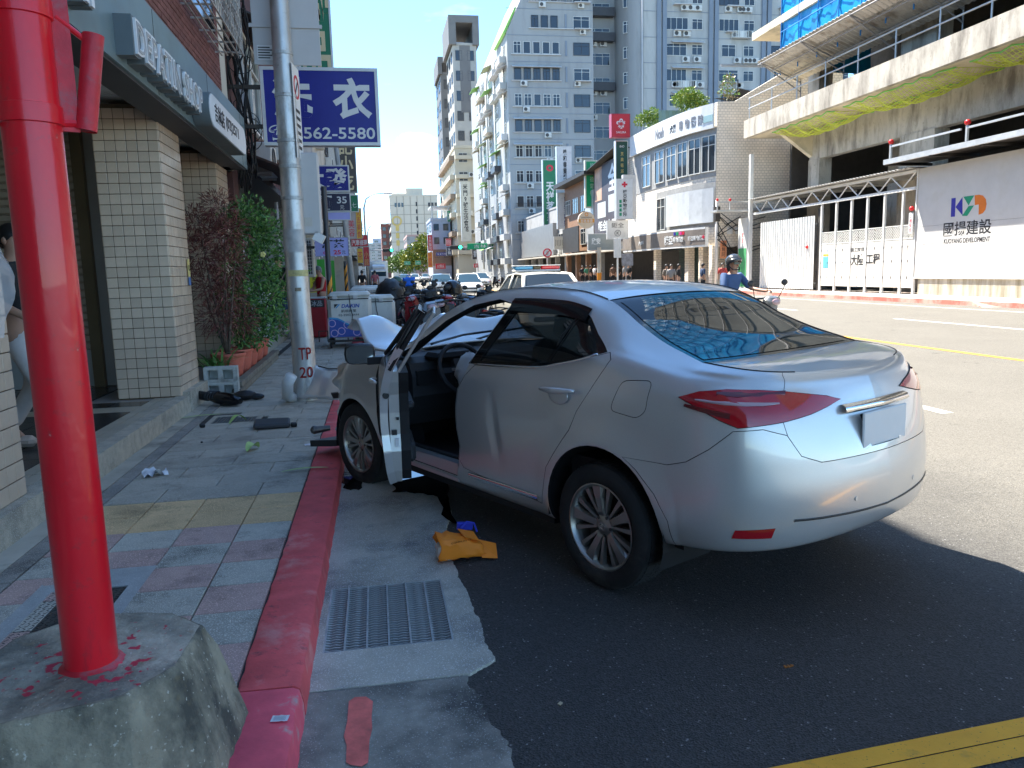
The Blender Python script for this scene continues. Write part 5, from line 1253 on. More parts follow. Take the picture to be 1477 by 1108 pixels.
# people
_skin={}
def skinned(name,verts,edges,rads,mat,parent,root=0,sub=1,key=None):
    me=bpy.data.meshes.new(name);me.from_pydata([tuple(v) for v in verts],edges,[]);o=bpy.data.objects.new(name,me);col.objects.link(o)
    md=o.modifiers.new('s','SKIN');md.use_smooth_shade=True
    sv=me.skin_vertices[0].data
    for i,r in enumerate(rads):sv[i].radius=(r,r) if not hasattr(r,'__len__') else r
    sv[root].use_root=True
    o.modifiers.new('u','SUBSURF').levels=sub;o.modifiers['u'].render_levels=sub
    dg=bpy.context.evaluated_depsgraph_get();m2=bpy.data.meshes.new_from_object(o.evaluated_get(dg));m2.name=name
    bpy.data.objects.remove(o);bpy.data.meshes.remove(me);m2.materials.clear();m2.materials.append(mat)
    m2.polygons.foreach_set('use_smooth',[True]*len(m2.polygons))
    return link(bpy.data.objects.new(name,m2),parent)
m_sk=M('skin',(.42,.24,.16),.55,var=.08,scale=8);m_hair=M('hair',(.012,.01,.009),.5,var=.2,scale=30)
J0=dict(pelvis=(0,0,.93),spine=(0,.012,1.1),chest=(0,.012,1.29),neck=(0,.01,1.45),jaw=(0,-.02,1.525),head=(0,-.012,1.6),crown=(0,0,1.665))
for s,n in ((-1,'l'),(1,'r')):
    J0.update({n+'sh':(.165*s,.01,1.39),n+'el':(.215*s,.045,1.12),n+'wr':(.225*s,-.04,.88),n+'ha':(.222*s,-.075,.80),n+'hip':(.085*s,0,.89),n+'kn':(.095*s,-.02,.49),n+'an':(.10*s,.03,.085),n+'to':(.115*s,-.13,.03)})
RD=dict(pelvis=.115,spine=.105,chest=.125,neck=.052,jaw=.058,head=.083,crown=.055,sh=.052,el=.038,wr=.027,ha=.03,hip=.085,kn=.052,an=.036,to=.032)
def person(label,loc,rz,pose=None,top=None,bottom=None,shoes=None,sleeve=.5,legs=1.0,hair='short',h=1.0,fingers=False,face=True,sub=1,group=None,apron=None,name='person'):
    t=thing(name,label,'person',loc,rz,group);J=dict(J0);J.update(pose or {});J={k:Vector(v) for k,v in J.items()}
    names=list(J);idx={n:i for i,n in enumerate(names)};rr=lambda n:RD[n] if n in RD else RD[n[1:]]
    E=[('pelvis','spine'),('spine','chest'),('chest','neck'),('neck','jaw'),('jaw','head'),('head','crown')]
    for s in 'lr':E+=[('chest',s+'sh'),(s+'sh',s+'el'),(s+'el',s+'wr'),(s+'wr',s+'ha'),('pelvis',s+'hip'),(s+'hip',s+'kn'),(s+'kn',s+'an'),(s+'an',s+'to')]
    vs=[J[n] for n in names];rs=[rr(n) for n in names];es=[(idx[a],idx[c]) for a,c in E]
    body=skinned('body',vs,es,rs,m_sk,t,0,sub)
    if fingers:
        b=MB()
        for s in 'lr':
            hv,wv=J[s+'ha'],J[s+'wr'];d=(hv-wv).normalized();sd=d.cross(Vector((0,0,1)));sd=sd.normalized() if sd.length>.1 else Vector((0,1,0));up_=sd.cross(d)
            for k in range(4):
                o=hv+sd*(.024-.016*k);l=(.07,.08,.075,.06)[k];b.tube([o-d*.02,o+d*l*.5,o+d*l*.8-up_*l*.35,o+d*l*.75-up_*l*.75],[.009,.0085,.008,.006],6)
            o=wv+d*.03+sd*.02;b.tube([o,o+sd*.03+d*.03,o+sd*.028+d*.06-up_*.02],[.011,.01,.007],6)
        b.build('fingers',m_sk,body,smooth=True)
    def cloth(nm,es_,grow,mat,cut=None):
        v2,r2,i2,e2=[],[],{},[]
        for a,c,ta,tb in es_:
            pa,pc=J[a],J[c]
            for key,p,r_ in ((a if ta==0 else a+'*',pa.lerp(pc,ta),rr(a)+(rr(c)-rr(a))*ta),(c if tb==1 else c+'*',pa.lerp(pc,tb),rr(a)+(rr(c)-rr(a))*tb)):
                if key not in i2:i2[key]=len(v2);v2.append(p);r2.append(r_+grow)
            e2.append((i2[a if ta==0 else a+'*'],i2[c if tb==1 else c+'*']))
        return skinned(nm,v2,e2,r2,mat,t,0,sub)
    if top:
        es_=[('pelvis','spine',0,1),('spine','chest',0,1),('chest','neck',0,.62)]
        for s in 'lr':
            es_+=[('chest',s+'sh',0,1)]
            if sleeve>0:es_+=[(s+'sh',s+'el',0,min(1,sleeve*2) if sleeve<.5 else 1)]
            if sleeve>=.6:es_+=[(s+'el',s+'wr',0,(sleeve-.5)*2)]
        cloth('shirt',es_,.017,top)
    if bottom:
        es_=[('pelvis','spine',0,.35)]
        for s in 'lr':
            es_+=[('pelvis',s+'hip',0,1),(s+'hip',s+'kn',0,1 if legs>.5 else legs*2)]
            if legs>.55:es_+=[(s+'kn',s+'an',0,(legs-.5)*1.9)]
        cloth('trousers' if legs>.6 else 'shorts',es_,.02,bottom)
    if shoes:
        b=MB()
        for s in 'lr':
            a,c=J[s+'an'],J[s+'to'];f=Vector((c.x-a.x,c.y-a.y,0)).normalized();q=math.atan2(f.y,f.x);m_=a.lerp(c,.5);b.bbox((m_.x,m_.y,min(a.z,c.z)+.015),(.27,.095,.085),.03,rot=(0,0,q))
        b.build('shoes',shoes,t,smooth=35)
    hv=J['head'];fw=Vector((0,-1,0)) if not (pose and 'look' in pose) else Vector(pose['look'])
    if hair:
        b=MB();rows=[]
        for i in range(7):
            ph=math.pi*.56*i/6;rows.append([(hv.x+.088*math.sin(ph)*math.cos(2*math.pi*j/18),hv.y+.012+.096*math.sin(ph)*math.sin(2*math.pi*j/18),hv.z+.0+.112*math.cos(ph)+(-.05 if math.sin(2*math.pi*j/18)>.2 and i==6 else 0)+(.03 if math.sin(2*math.pi*j/18)<-.4 and i>=5 else 0)) for j in range(19)])
        b.grid(rows);b.build('hair',hair if not isinstance(hair,str) else m_hair,t,smooth=True)
    if face:
        b=MB();b.sph((hv.x,hv.y-.088,hv.z-.022),1,8,5,(.013,.018,.022));b.sph((hv.x-.08,hv.y+.005,hv.z-.02),1,7,5,(.012,.02,.03));b.sph((hv.x+.08,hv.y+.005,hv.z-.02),1,7,5,(.012,.02,.03));b.build('nose_and_ears',m_sk,body,smooth=True)
        b=MB();b.sph((hv.x-.03,hv.y-.078,hv.z+.002),1,7,4,(.013,.008,.007));b.sph((hv.x+.03,hv.y-.078,hv.z+.002),1,7,4,(.013,.008,.007));b.box((hv.x-.03,hv.y-.08,hv.z+.022),(.03,.008,.006));b.box((hv.x+.03,hv.y-.08,hv.z+.022),(.03,.008,.006));b.box((hv.x,hv.y-.083,hv.z-.062),(.04,.008,.008));b.build('eyes_and_mouth',m_hair,body)
    t.scale=(h,h,h);return t
def cm_(name,c=(.5,.5,.5),r=.8):return M(name,c,r,var=.12,scale=7,bump=.3,bscale=40)
c_blk,c_navy,c_red,c_wht,c_grey,c_blue,c_den=cm_('cloth_black',(.012,.012,.014)),cm_('cloth_navy',(.025,.05,.11)),cm_('cloth_red',(.42,.012,.02)),cm_('cloth_white',(.62,.58,.55)),cm_('cloth_grey',(.25,.25,.25)),cm_('cloth_blue',(.05,.1,.22)),cm_('denim',(.04,.07,.13))
m_sandal=cm_('sandal',(.55,.45,.38))
person('person in a black shirt and pale trousers stepping behind the red pole',(-2.62,6.3,.3),rad(75),dict(lkn=(-.1,-.2,.5),lan=(-.1,-.28,.1),lto=(-.11,-.45,.035),rkn=(.1,.02,.5),ran=(.1,.26,.16),rto=(.1,.14,.04),lel=(-.23,-.02,1.13),lwr=(-.2,-.22,1.02),lha=(-.18,-.29,1.0)),c_blk,c_wht,m_sandal,.5,1.0,fingers=True,sub=2)
person('person in a red vest and black shorts working at the red food counter',(-1.36,20.2,.12),rad(-60),dict(jaw=(0,-.05,1.52),head=(0,-.06,1.59),crown=(0,-.04,1.65),lel=(-.24,-.1,1.12),lwr=(-.16,-.32,1.08),lha=(-.12,-.4,1.08),rel=(.24,-.1,1.12),rwr=(.16,-.32,1.08),rha=(.12,-.4,1.08)),c_red,c_blk,m_sandal,0,.45,fingers=True,h=1.0,sub=2,hair=M('hair_grey',(.12,.12,.12),.6))
person('person in a black and grey T-shirt standing on the step behind the steel mast',(-2.12,18.2,.3),rad(-25),dict(lkn=(-.1,-.05,.5),lel=(-.26,.02,1.13),lwr=(-.24,-.12,.93)),c_blk,c_den,m_sandal,.5,.5,fingers=True,h=1.02,sub=2)
person('person in a black top seen from behind past the scooters',(-.7,44,.12),rad(170),None,c_blk,c_blk,c_blk,.5,1,face=False)
person('person in a pink top walking beside the far scooters',(.0,48,.12),rad(175),None,cm_('cloth_pink',(.4,.12,.14)),c_blk,c_blk,.5,1,face=False)
RP=[('person in a black top and white shoulder strap walking past the shutters',979,390,37.5,60,c_blk,c_den),('person carrying a white bag standing at the shutters',968,392,38.5,-20,c_grey,c_blk),('person in a grey shirt standing at the dark shutter',961,392,39.5,30,cm_('cloth_taupe',(.2,.17,.14)),c_blk),('person in dark clothes passing the pillar at the corner clinic',1014,392,38,90,c_navy,c_blk),('person in a red shirt beside the street mast with orange notice',1042,390,38.5,-30,cm_('cloth_brick',(.5,.07,.06)),c_grey)]
for l_,u,v,Y,rz,a,c in RP:
    p=AY(u,v,Y);person(l_,(p.x,Y,.15 if p.x>19.9 else 0),rad(rz),None,a,c,c_blk,.5,1,face=False)
crowd=[(840,64,c_blk),(846,62,cm_('cloth_green',(.05,.2,.12))),(852,60,c_blk),(858,63,c_wht),(864,59,c_blk),(884,55,cm_('cloth_brown',(.14,.08,.05))),(892,54,c_blk),(900,53,c_grey),(907,52,c_blk)]
LB=('first','second','third','fourth','fifth','sixth','seventh','eighth','last')
for k,(u,Y,a) in enumerate(crowd):
    p=AY(u,395,Y);person(f'{LB[k]} waiting person from the left under the arcade across the street',(p.x,Y,.15),rad(37*k),None,a,c_blk,c_blk,.5,1,face=False,group='people waiting under the far arcade')
# left street row beyond the arcade, hanging signs, carts
m_cream=M('render_cream',(.5,.46,.38),.85,var=.1,scale=.5,coords='World',dirt=(.28,.25,.2),dscale=.6,dlo=.5,dhi=.75)
m_greyw=M('render_grey',(.36,.36,.35),.85,var=.12,scale=.5,coords='World',dirt=(.2,.2,.19),dscale=.7,dlo=.5,dhi=.75)
m_dkbrick=M('dark_brick_wall',(.09,.035,.03),.8,var=.25,scale=9,coords='World',bump=.5,bscale=30)
m_bwall=M('brown_awning',(.06,.03,.026),.6,var=.1,scale=1)
m_pane=M('window_glass',(.03,.04,.05),.06,var=.0,spec=.8);m_frame_w=M('frame_white',(.62,.62,.58),.5,var=.06);m_frame_d=M('frame_dark',(.05,.05,.055),.5)
m_acw=M('ac_white',(.6,.6,.57),.55,var=.1,dirt=(.36,.34,.3),dscale=3);m_acd=M('ac_grille',(.06,.06,.06),.6)
_wm={}
def win_mesh(w_,h_,fr,kind):
    key=(round(w_,2),round(h_,2),fr.name,kind)
    if key not in _wm:
        b=MB();t=.05
        b.bx(-w_/2,w_/2,-.06,.02,0,t).bx(-w_/2,w_/2,-.06,.02,h_-t,h_).bx(-w_/2,-w_/2+t,-.06,.02,t,h_-t).bx(w_/2-t,w_/2,-.06,.02,t,h_-t)
        n={'two':2,'three':3,'one':1,'four':4}[kind]
        for k in range(1,n):x=-w_/2+w_*k/n;b.bx(x-.025,x+.025,-.05,.02,t,h_-t)
        if kind in ('three','two'):b.bx(-w_/2+t,w_/2-t,-.045,.02,h_*.72,h_*.72+.04)
        me=bpy.data.meshes.new('window');me.from_pydata(b.v,[],b.f);me.materials.append(fr)
        b2=MB();b2.bx(-w_/2+.02,w_/2-.02,-.01,.015,.02,h_-.02);me2=bpy.data.meshes.new('pane');me2.from_pydata(b2.v,[],b2.f);me2.materials.append(m_pane)
        _wm[key]=(me,me2)
    return _wm[key]
def window(par,x,y,z,rz,w_=1.6,h_=1.3,fr=None,kind='two',pane=None):
    me,me2=win_mesh(w_,h_,fr or m_frame_w,kind);o=bpy.data.objects.new('window',me);link(o,par);o.location=(x,y,z);o.rotation_euler=(0,0,rz)
    p=bpy.data.objects.new('pane',me2);link(p,o)
    return o
def ac_mesh():
    if 'ac' not in _wm:
        b=MB();b.bbox((0,-.16,.28),(.8,.32,.56),.02);b.bx(-.36,-.32,-.3,.1,-.04,0);b.bx(.32,.36,-.3,.1,-.04,0);m1=bpy.data.meshes.new('air_conditioner');m1.from_pydata(b.v,[],b.f);m1.materials.append(m_acw)
        b=MB();b.lathe([(0,0),(.2,0),(.215,.012),(.2,.018)],16,o=(-.12,-.322,.28),ax=(0,-1,0));m2=bpy.data.meshes.new('fan_grille');m2.from_pydata(b.v,[],b.f);m2.materials.append(m_acd);_wm['ac']=(m1,m2)
    return _wm['ac']
def ac_part(par,x,y,z,rz,s=1.0):
    m1,m2=ac_mesh();o=bpy.data.objects.new('air_conditioner',m1);link(o,par);o.location=(x,y,z);o.rotation_euler=(0,0,rz);o.scale=(s,)*3
    p=bpy.data.objects.new('fan_grille',m2);link(p,o)
rw=random.Random(77)
E_=math.pi/2
def left_block(label,y0,y1,h,mat,fr,seed,ground=True,storey=3.2,x=-2.09):
    r=random.Random(seed);t=thing('street_building',label,'building',(x,y0,.1));
    MB().bx(-12,0,.02,y1-y0-.02,3.4,h).bx(-12,-2.6,.02,y1-y0-.02,0,3.4).bx(-2.6,0,.02,.5,0,3.4).build('wall',mat,t)
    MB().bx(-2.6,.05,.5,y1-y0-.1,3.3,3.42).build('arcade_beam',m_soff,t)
    MB().bx(-12,.12,0,y1-y0,h,h+.25).build('parapet',mat,t)
    n=max(1,int((y1-y0)/3.2));zz=4.1
    while zz+1.5<h:
        for k in range(n):
            y=(y1-y0)*(k+.5)/n;window(t,.03,y,zz,E_,2.0,1.5,fr,r.choice(['two','three','four']))
            if r.random()<.6:ac_part(t,.02,y+r.uniform(-.6,.6),zz-.75,E_)
            if r.random()<.4:MB().prism([(0,0),(.6,-.25),(.6,-.28),(0,-.03)],(.0,y-1.2,zz+1.8),(1,0,0),(0,0,1),(0,2.4,0)).build('awning',r.choice([m_soff,m_bwall,M('awning_green',(.08,.2,.1),.6),m_cream]),t)
        zz+=storey
    return t
nb=left_block('dark red brick house with a brown awning beyond the potted shrubs',12.8,22,14.5,m_dkbrick,m_frame_w,1)
MB().bx(-2.5,-.02,.6,9,0,.2).build('plinth',m_agg,nb);MB().bx(-1.2,-.6,.55,5.0,.2,3.3).build('ground_wall',m_dkbrick,nb)
aw=MB();aw.prism([(0,0),(1.05,-.42),(1.05,-.9),(1.03,-.9),(1.03,-.45),(0,-.03)],(-.02,.6,3.55),(1,0,0),(0,0,1),(0,4.6,0));aw.build('awning',m_bwall,nb)
b=MB();b.tube([(1.03,.6+.08*k,2.63+.035*math.sin(k*.9)) for k in range(58)],.012,5);b.build('awning_hem',m_lab,nb)
for k,(y,x) in enumerate(((2.6,-.35),(2.9,-.33),(6.3,-.1))):b=MB();b.tube([(x,y,.2),(x,y,3.2)],.045,8);b.build('drain_pipe',m_gback,nb,smooth=True)
MB().bbox((-.5,2.2,1.7),(.12,.45,.6),.02).bbox((-.5,2.2,1.25),(.1,.35,.3),.02).build('meter_box',m_gback,nb)
MB().bx(-.6,-.05,3.3,3.42,.2,1.1).bx(-.6,-.05,3.3,4.1,1.1,1.16).build('white_rack',m_lab,nb)
rows_=[('grey rendered house behind the noodle signs',22,31,14.6,m_greyw,m_frame_w,2),('cream tiled house with many signs left of the lorry',31,42,14.4,m_cream,m_frame_d,3),('grey concrete house past the cream one on the left side',42,56,13.6,m_greyw,m_frame_w,4),('tan house in the middle of the far left row',56,75,12.6,m_cream,m_frame_d,5),('pale house near the far end of the left row',75,105,12.0,m_greyw,m_frame_w,6),('last hazy house at the far end of the left row',105,170,11.8,m_cream,m_frame_d,7)]
for a in rows_:left_block(*a)
cb_=thing('cable_bundle','tangled black cables hanging down the corner beside the laundry sign','cables',(-2.0,12.9,3.2));r=random.Random(8)
for k in range(14):
    pts=[];x,y=r.uniform(-.05,.25),r.uniform(-.2,.35);
    for i in range(12):z=3.6-3.9*i/11*r.uniform(.9,1);pts.append((x+.10*math.sin(i*.8+k)+r.uniform(-.04,.04),y+.1*math.cos(i*.6+k),z))
    MB().tube(pts,r.uniform(.008,.02),5).build('cable',m_int,cb_,smooth=True)
for k in range(6):
    c=r.uniform(.1,.3);z0=r.uniform(0,3);MB().tube([(.12+c*math.cos(i*math.pi/8),.1+.05*i/16,z0+c*.8*math.sin(i*math.pi/8)) for i in range(17)],.007,5,False).build('cable',m_int,cb_,smooth=True)
# hanging box signs
def box_sign(name,label,x0,x1,y,z0,z1,face,frame,texts,depth=.18,arms=0,fw=.04,group=None,wall=-2.09):
    t=thing(name,label,'sign',((x0+x1)/2,y,(z0+z1)/2),0,group);w_,h_=x1-x0,z1-z0
    MB().bx(-w_/2,w_/2,0,depth,-h_/2,-h_/2+fw).bx(-w_/2,w_/2,0,depth,h_/2-fw,h_/2).bx(-w_/2,-w_/2+fw,0,depth,-h_/2+fw,h_/2-fw).bx(w_/2-fw,w_/2,0,depth,-h_/2+fw,h_/2-fw).build('frame',frame,t)
    MB().bx(-w_/2+fw,w_/2-fw,.012,depth-.012,-h_/2+fw,h_/2-fw).build('face',face,t)
    for s,dx,dz,h,tw,mt,kw in texts:text(s,mt,t,((x0+x1)/2+dx*w_,y+.0115,(z0+z1)/2+dz*h_),(1,0,0),(0,0,1),h,tw,.006,'lettering',**kw)
    for k in range(arms):
        z=-h_/2+h_*(k+.5)/arms;MB().bx(wall-(x0+x1)/2,-w_/2-.001,.05,.1,z-.03,z+.03).build('bracket',m_steel_d,t)
    return t
def sgn(name,c=(.5,.5,.5),r=.4):return M(name,c,r,var=.06,scale=3,dirt=tuple(x*.75 for x in c),dscale=1.7,dlo=.5,dhi=.8)
f_blue,f_green,f_navy,f_brown,f_lil,f_red,f_wh,f_yel,f_org=sgn('face_blue',(.012,.016,.22)),sgn('face_green',(.012,.16,.075)),sgn('face_navy',(.018,.02,.055)),sgn('face_brown',(.06,.05,.045)),sgn('face_lilac',(.36,.37,.72)),sgn('face_red',(.5,.02,.03)),sgn('face_white',(.62,.62,.6)),sgn('face_yellow',(.65,.4,.03)),sgn('face_orange',(.65,.24,.02))
t_wh,t_crm,t_blk,t_red,t_gold,t_pink=sgn('txt_white',(.62,.63,.62)),sgn('txt_cream',(.6,.5,.3)),sgn('txt_black',(.02,.02,.022)),sgn('txt_red',(.55,.02,.05)),sgn('txt_gold',(.6,.42,.12)),sgn('txt_pink',(.6,.05,.25))
fr_al=M('frame_aluminium',(.55,.55,.54),.45,.4,var=.08);fr_st=M('frame_steel',(.3,.29,.28),.5,.3)
box_sign('laundry_sign','blue laundry sign with white characters and a telephone number behind the mast',-1.58,.2,12.8,3.59,4.76,f_blue,fr_al,[('洗',-.24,.11,.62,.6,t_wh,dict(bold=.035)),('衣',.27,.11,.62,.6,t_wh,dict(bold=.035)),('☎2562-5580',.0,-.34,.25,1.62,t_wh,dict(bold=.014))],.2,2,.05)
box_sign('vertical_sign','tall green sign with cream characters above the laundry sign',-1.15,-.55,15,4.9,8.2,f_green,fr_al,[('御品',.0,-.05,2.6,.55,t_crm,dict(bold=.02,vertical=True,spacing=1.1))],.22,2,.03)
box_sign('noodle_sign','blue sign with one large white character above the noodle price sign',-1.75,-.5,20,3.62,4.26,f_blue,fr_al,[('大發',.02,0,.5,1.1,t_wh,dict(bold=.03))],.2,2,.03)
box_sign('noodle_price_sign','dark noodle sign with the price thirty five over a lilac strip',-1.75,-.5,20,3.14,3.59,f_navy,fr_al,[('麵',-.02,0,.36,.4,t_wh,dict(bold=.04)),('雞',-.32,0,.36,.36,t_wh,dict(bold=.04)),('35',.33,.12,.17,.24,t_wh,dict(bold=.02)),('元',.33,-.28,.1,.1,t_wh,{})],.2,0,.02)
box_sign('lilac_strip_sign','blank lilac light strip hanging under the noodle price sign',-1.75,-.52,20,2.93,3.13,f_lil,fr_al,[],.15,0,.015)
ts=box_sign('tea_sign','lilac tea sign edged with white light bulbs',-1.3,-.54,18,1.99,2.42,f_lil,fr_st,[('紅茶',.05,.16,.2,.5,t_blk,dict(bold=.03)),('cc',-.18,-.3,.06,.12,t_pink,dict(bold=.02)),('25',.15,-.28,.1,.16,t_red,dict(bold=.03)),('元',.34,-.28,.08,.08,t_blk,{})],.1,1,.012)
for k in range(20):
    a=k/20*4;s=int(a);f=a-s;x,z=[(-.38+.76*f,.215),(.38,.215-.43*f),(.38-.76*f,-.215),(-.38,-.215+.43*f)][s]
    b=MB();b.sph((x,-.01,z),.018,7,5);b.build('bulb',m_lab,ts,smooth=True)
def at_sign(name,label,u0,u1,v0,v1,Y,face,frame,texts,depth=.2,arms=0,fw=.03,group=None):
    a,c=AY(u0,(v0+v1)/2,Y),AY(u1,(v0+v1)/2,Y);top_,bot=AY((u0+u1)/2,v0,Y),AY((u0+u1)/2,v1,Y)
    w_,h_=c.x-a.x,top_.z-bot.z
    return box_sign(name,label,a.x,c.x,Y,bot.z,top_.z,face,frame,[(s,dx,dz,h*h_,tw*w_,mt,kw) for s,dx,dz,h,tw,mt,kw in texts],depth,arms,fw,group)
at_sign('vertical_sign','tall dark brown sign with cream characters below the laundry sign',484,513,170,278,27,f_brown,fr_st,[('張記小吃',0,0,.93,.7,t_crm,dict(bold=.02,vertical=True,spacing=1.0))],.25,2)
at_sign('shop_sign','small bright green sign with a red cap under the brown sign',497,517,281,306,33,f_green,fr_al,[('八七',0,-.1,.3,.7,t_wh,{})],.2,1)
at_sign('vertical_sign','yellow and orange vertical sign right of the green shop sign',513,522,300,345,40,f_yel,fr_st,[('大吉美食',0,0,.9,.6,t_red,dict(vertical=True))],.3,1)
at_sign('vertical_sign','pale grey vertical sign under the green shop sign',500,514,306,345,36,M('face_grey',(.42,.38,.38),.5),fr_st,[('美容',0,-.1,.6,.6,t_red,dict(vertical=True))],.3,1)
at_sign('repair_sign','red repair shop sign with white characters',506,531,339,356,44,f_red,fr_st,[('汽車修理',0,-.15,.5,.9,t_wh,dict(bold=.02)),('專業',.1,.33,.2,.3,t_wh,{})],.3,1)
at_sign('vertical_sign','red and yellow vertical sign under the repair sign',524,533,356,384,60,f_red,fr_st,[('小館',0,-.1,.7,.7,t_gold,dict(vertical=True))],.3,1)
at_sign('shop_sign','small red sign below the repair sign edge',515,524,358,380,52,f_yel,fr_st,[('茶',0,0,.6,.7,t_red,{})],.2,1)
p=AY(458,382,19);ac_=thing('condenser_cabinet','tall cream cabinet with a dark wire grille beside the tea sign','air conditioner',(-1.65,19,1.55))
MB().bbox((0,.2,.45),(.5,.4,.92),.02).build('case',m_cream,ac_);g=MB();g.bx(-.2,.2,-.006,-.0005,.05,.86);gg_=g.build('grille',m_acd,ac_)
g=MB();[g.bx(-.2+.05*k,-.19+.05*k,-.011,-.0065,.05,.86) for k in range(9)];[g.bx(-.2,.2,-.0155,-.0115,.05+.08*k,.06+.08*k) for k in range(11)];g.build('grille_wire',m_gback,gg_)['kind']='stuff'
MB().tube([(0,.2,0),(0,.2,-.5),(-.4,.2,-.5)],.03,6).build('support',m_steel_d,ac_)
st=thing('food_counter','bright red food counter of the street stall','counter',(-1.5,18.7,.12));MB().bbox((0,.3,.47),(.62,.7,.9),.02).build('counter',f_red,st);MB().bx(-.33,.33,-.06,.68,.921,.95).build('counter_top',m_gback,st)
MB().bx(-.3,.3,-.055,-.05,.72,.90).build('menu_strip',f_brown,st);text('豆花冰品',t_wh,st,(-1.5,18.64,.93),(1,0,0),(0,0,1),.13,.5,.004)
yp=thing('yellow_notice','bright yellow handwritten notice hung behind the food counter','notice',(-1.52,20.9,1.15));MB().bbox((0,0,.22),(.32,.01,.46),.002).build('sheet',M('paper_yellow',(.8,.75,.05),.6,var=0),yp);text('麵飯湯',t_blk,yp,(-1.52,20.893,1.38),(1,0,0),(0,0,1),.38,.2,.002,vertical=True)
def striped_post(label,x,y,h,z0,z1):
    t=thing('striped_post',label,'post',(x,y,.12));MB().cyl((0,0,0),(0,0,h),.055,n=14).build('post',M('post_dark_grey',(.07,.075,.085),.5,.2),t,smooth=40)
    MB().cyl((0,0,z0),(0,0,z1),.059,n=14,caps=False).build('sleeve',m_blk,t,smooth=True)
    b=MB()
    for k in range(3):
        zc_=z0+(z1-z0)*(k+.5)/3;b.add([(.061*math.sin(a),-.061*math.cos(a),zc_+dz+a*.12) for a in (-1.2,-.6,0,.6,1.2) for dz in (-.1,.1)],[(2*i,2*i+2,2*i+3,2*i+1) for i in range(4)])
    b.build('orange_stripe',M('stripe_orange',(.75,.3,.02),.5),t)
striped_post('dark grey post with orange stripes standing in front of the tea sign',-.96,17,3.3,.55,1.35)
striped_post('second orange striped post farther back by the leaning pole',-.93,26,1.9,.75,1.75)
lp_=thing('leaning_pole','slim grey leaning utility pole behind the tea sign','utility pole',(-.62,24.5,.12));MB().tube([(0,0,0),(-.35,.2,5.5)],[.09,.07],12).build('pole',m_greyw,lp_,smooth=True)
gp=thing('green_board_pair','pair of bright green upright panels beside the striped posts','panel',(-1.55,27,.12));MB().bx(-.35,-.1,0,.05,.3,2.0).build('panel',M('panel_green',(.05,.35,.04),.5),gp);MB().bx(.0,.22,0,.05,.3,1.95).build('panel',M('panel_green'),gp);MB().bx(-.35,.22,.06,.1,0,.3).build('foot',m_steel_d,gp)
def street_light(label,x,y,h,reach,rz=0):
    t=thing('street_lamp',label,'street lamp',(x,y,.12),rz);MB().tube([(0,0,0),(0,0,h*.86),(.12*reach,0,h*.95),(.45*reach,0,h),(reach,0,h+.05)],[.1,.075,.055,.045,.04],8).build('pole',m_mast,t,smooth=True);MB().bbox((reach+.3,0,h+.04),(.7,.22,.12),.04).build('lamp_head',m_gback,t)
street_light('nearer curved street lamp over the left kerb',-.6,66,8.0,1.7);street_light('farther curved street lamp over the left kerb',-.6,92,7.2,2.2)
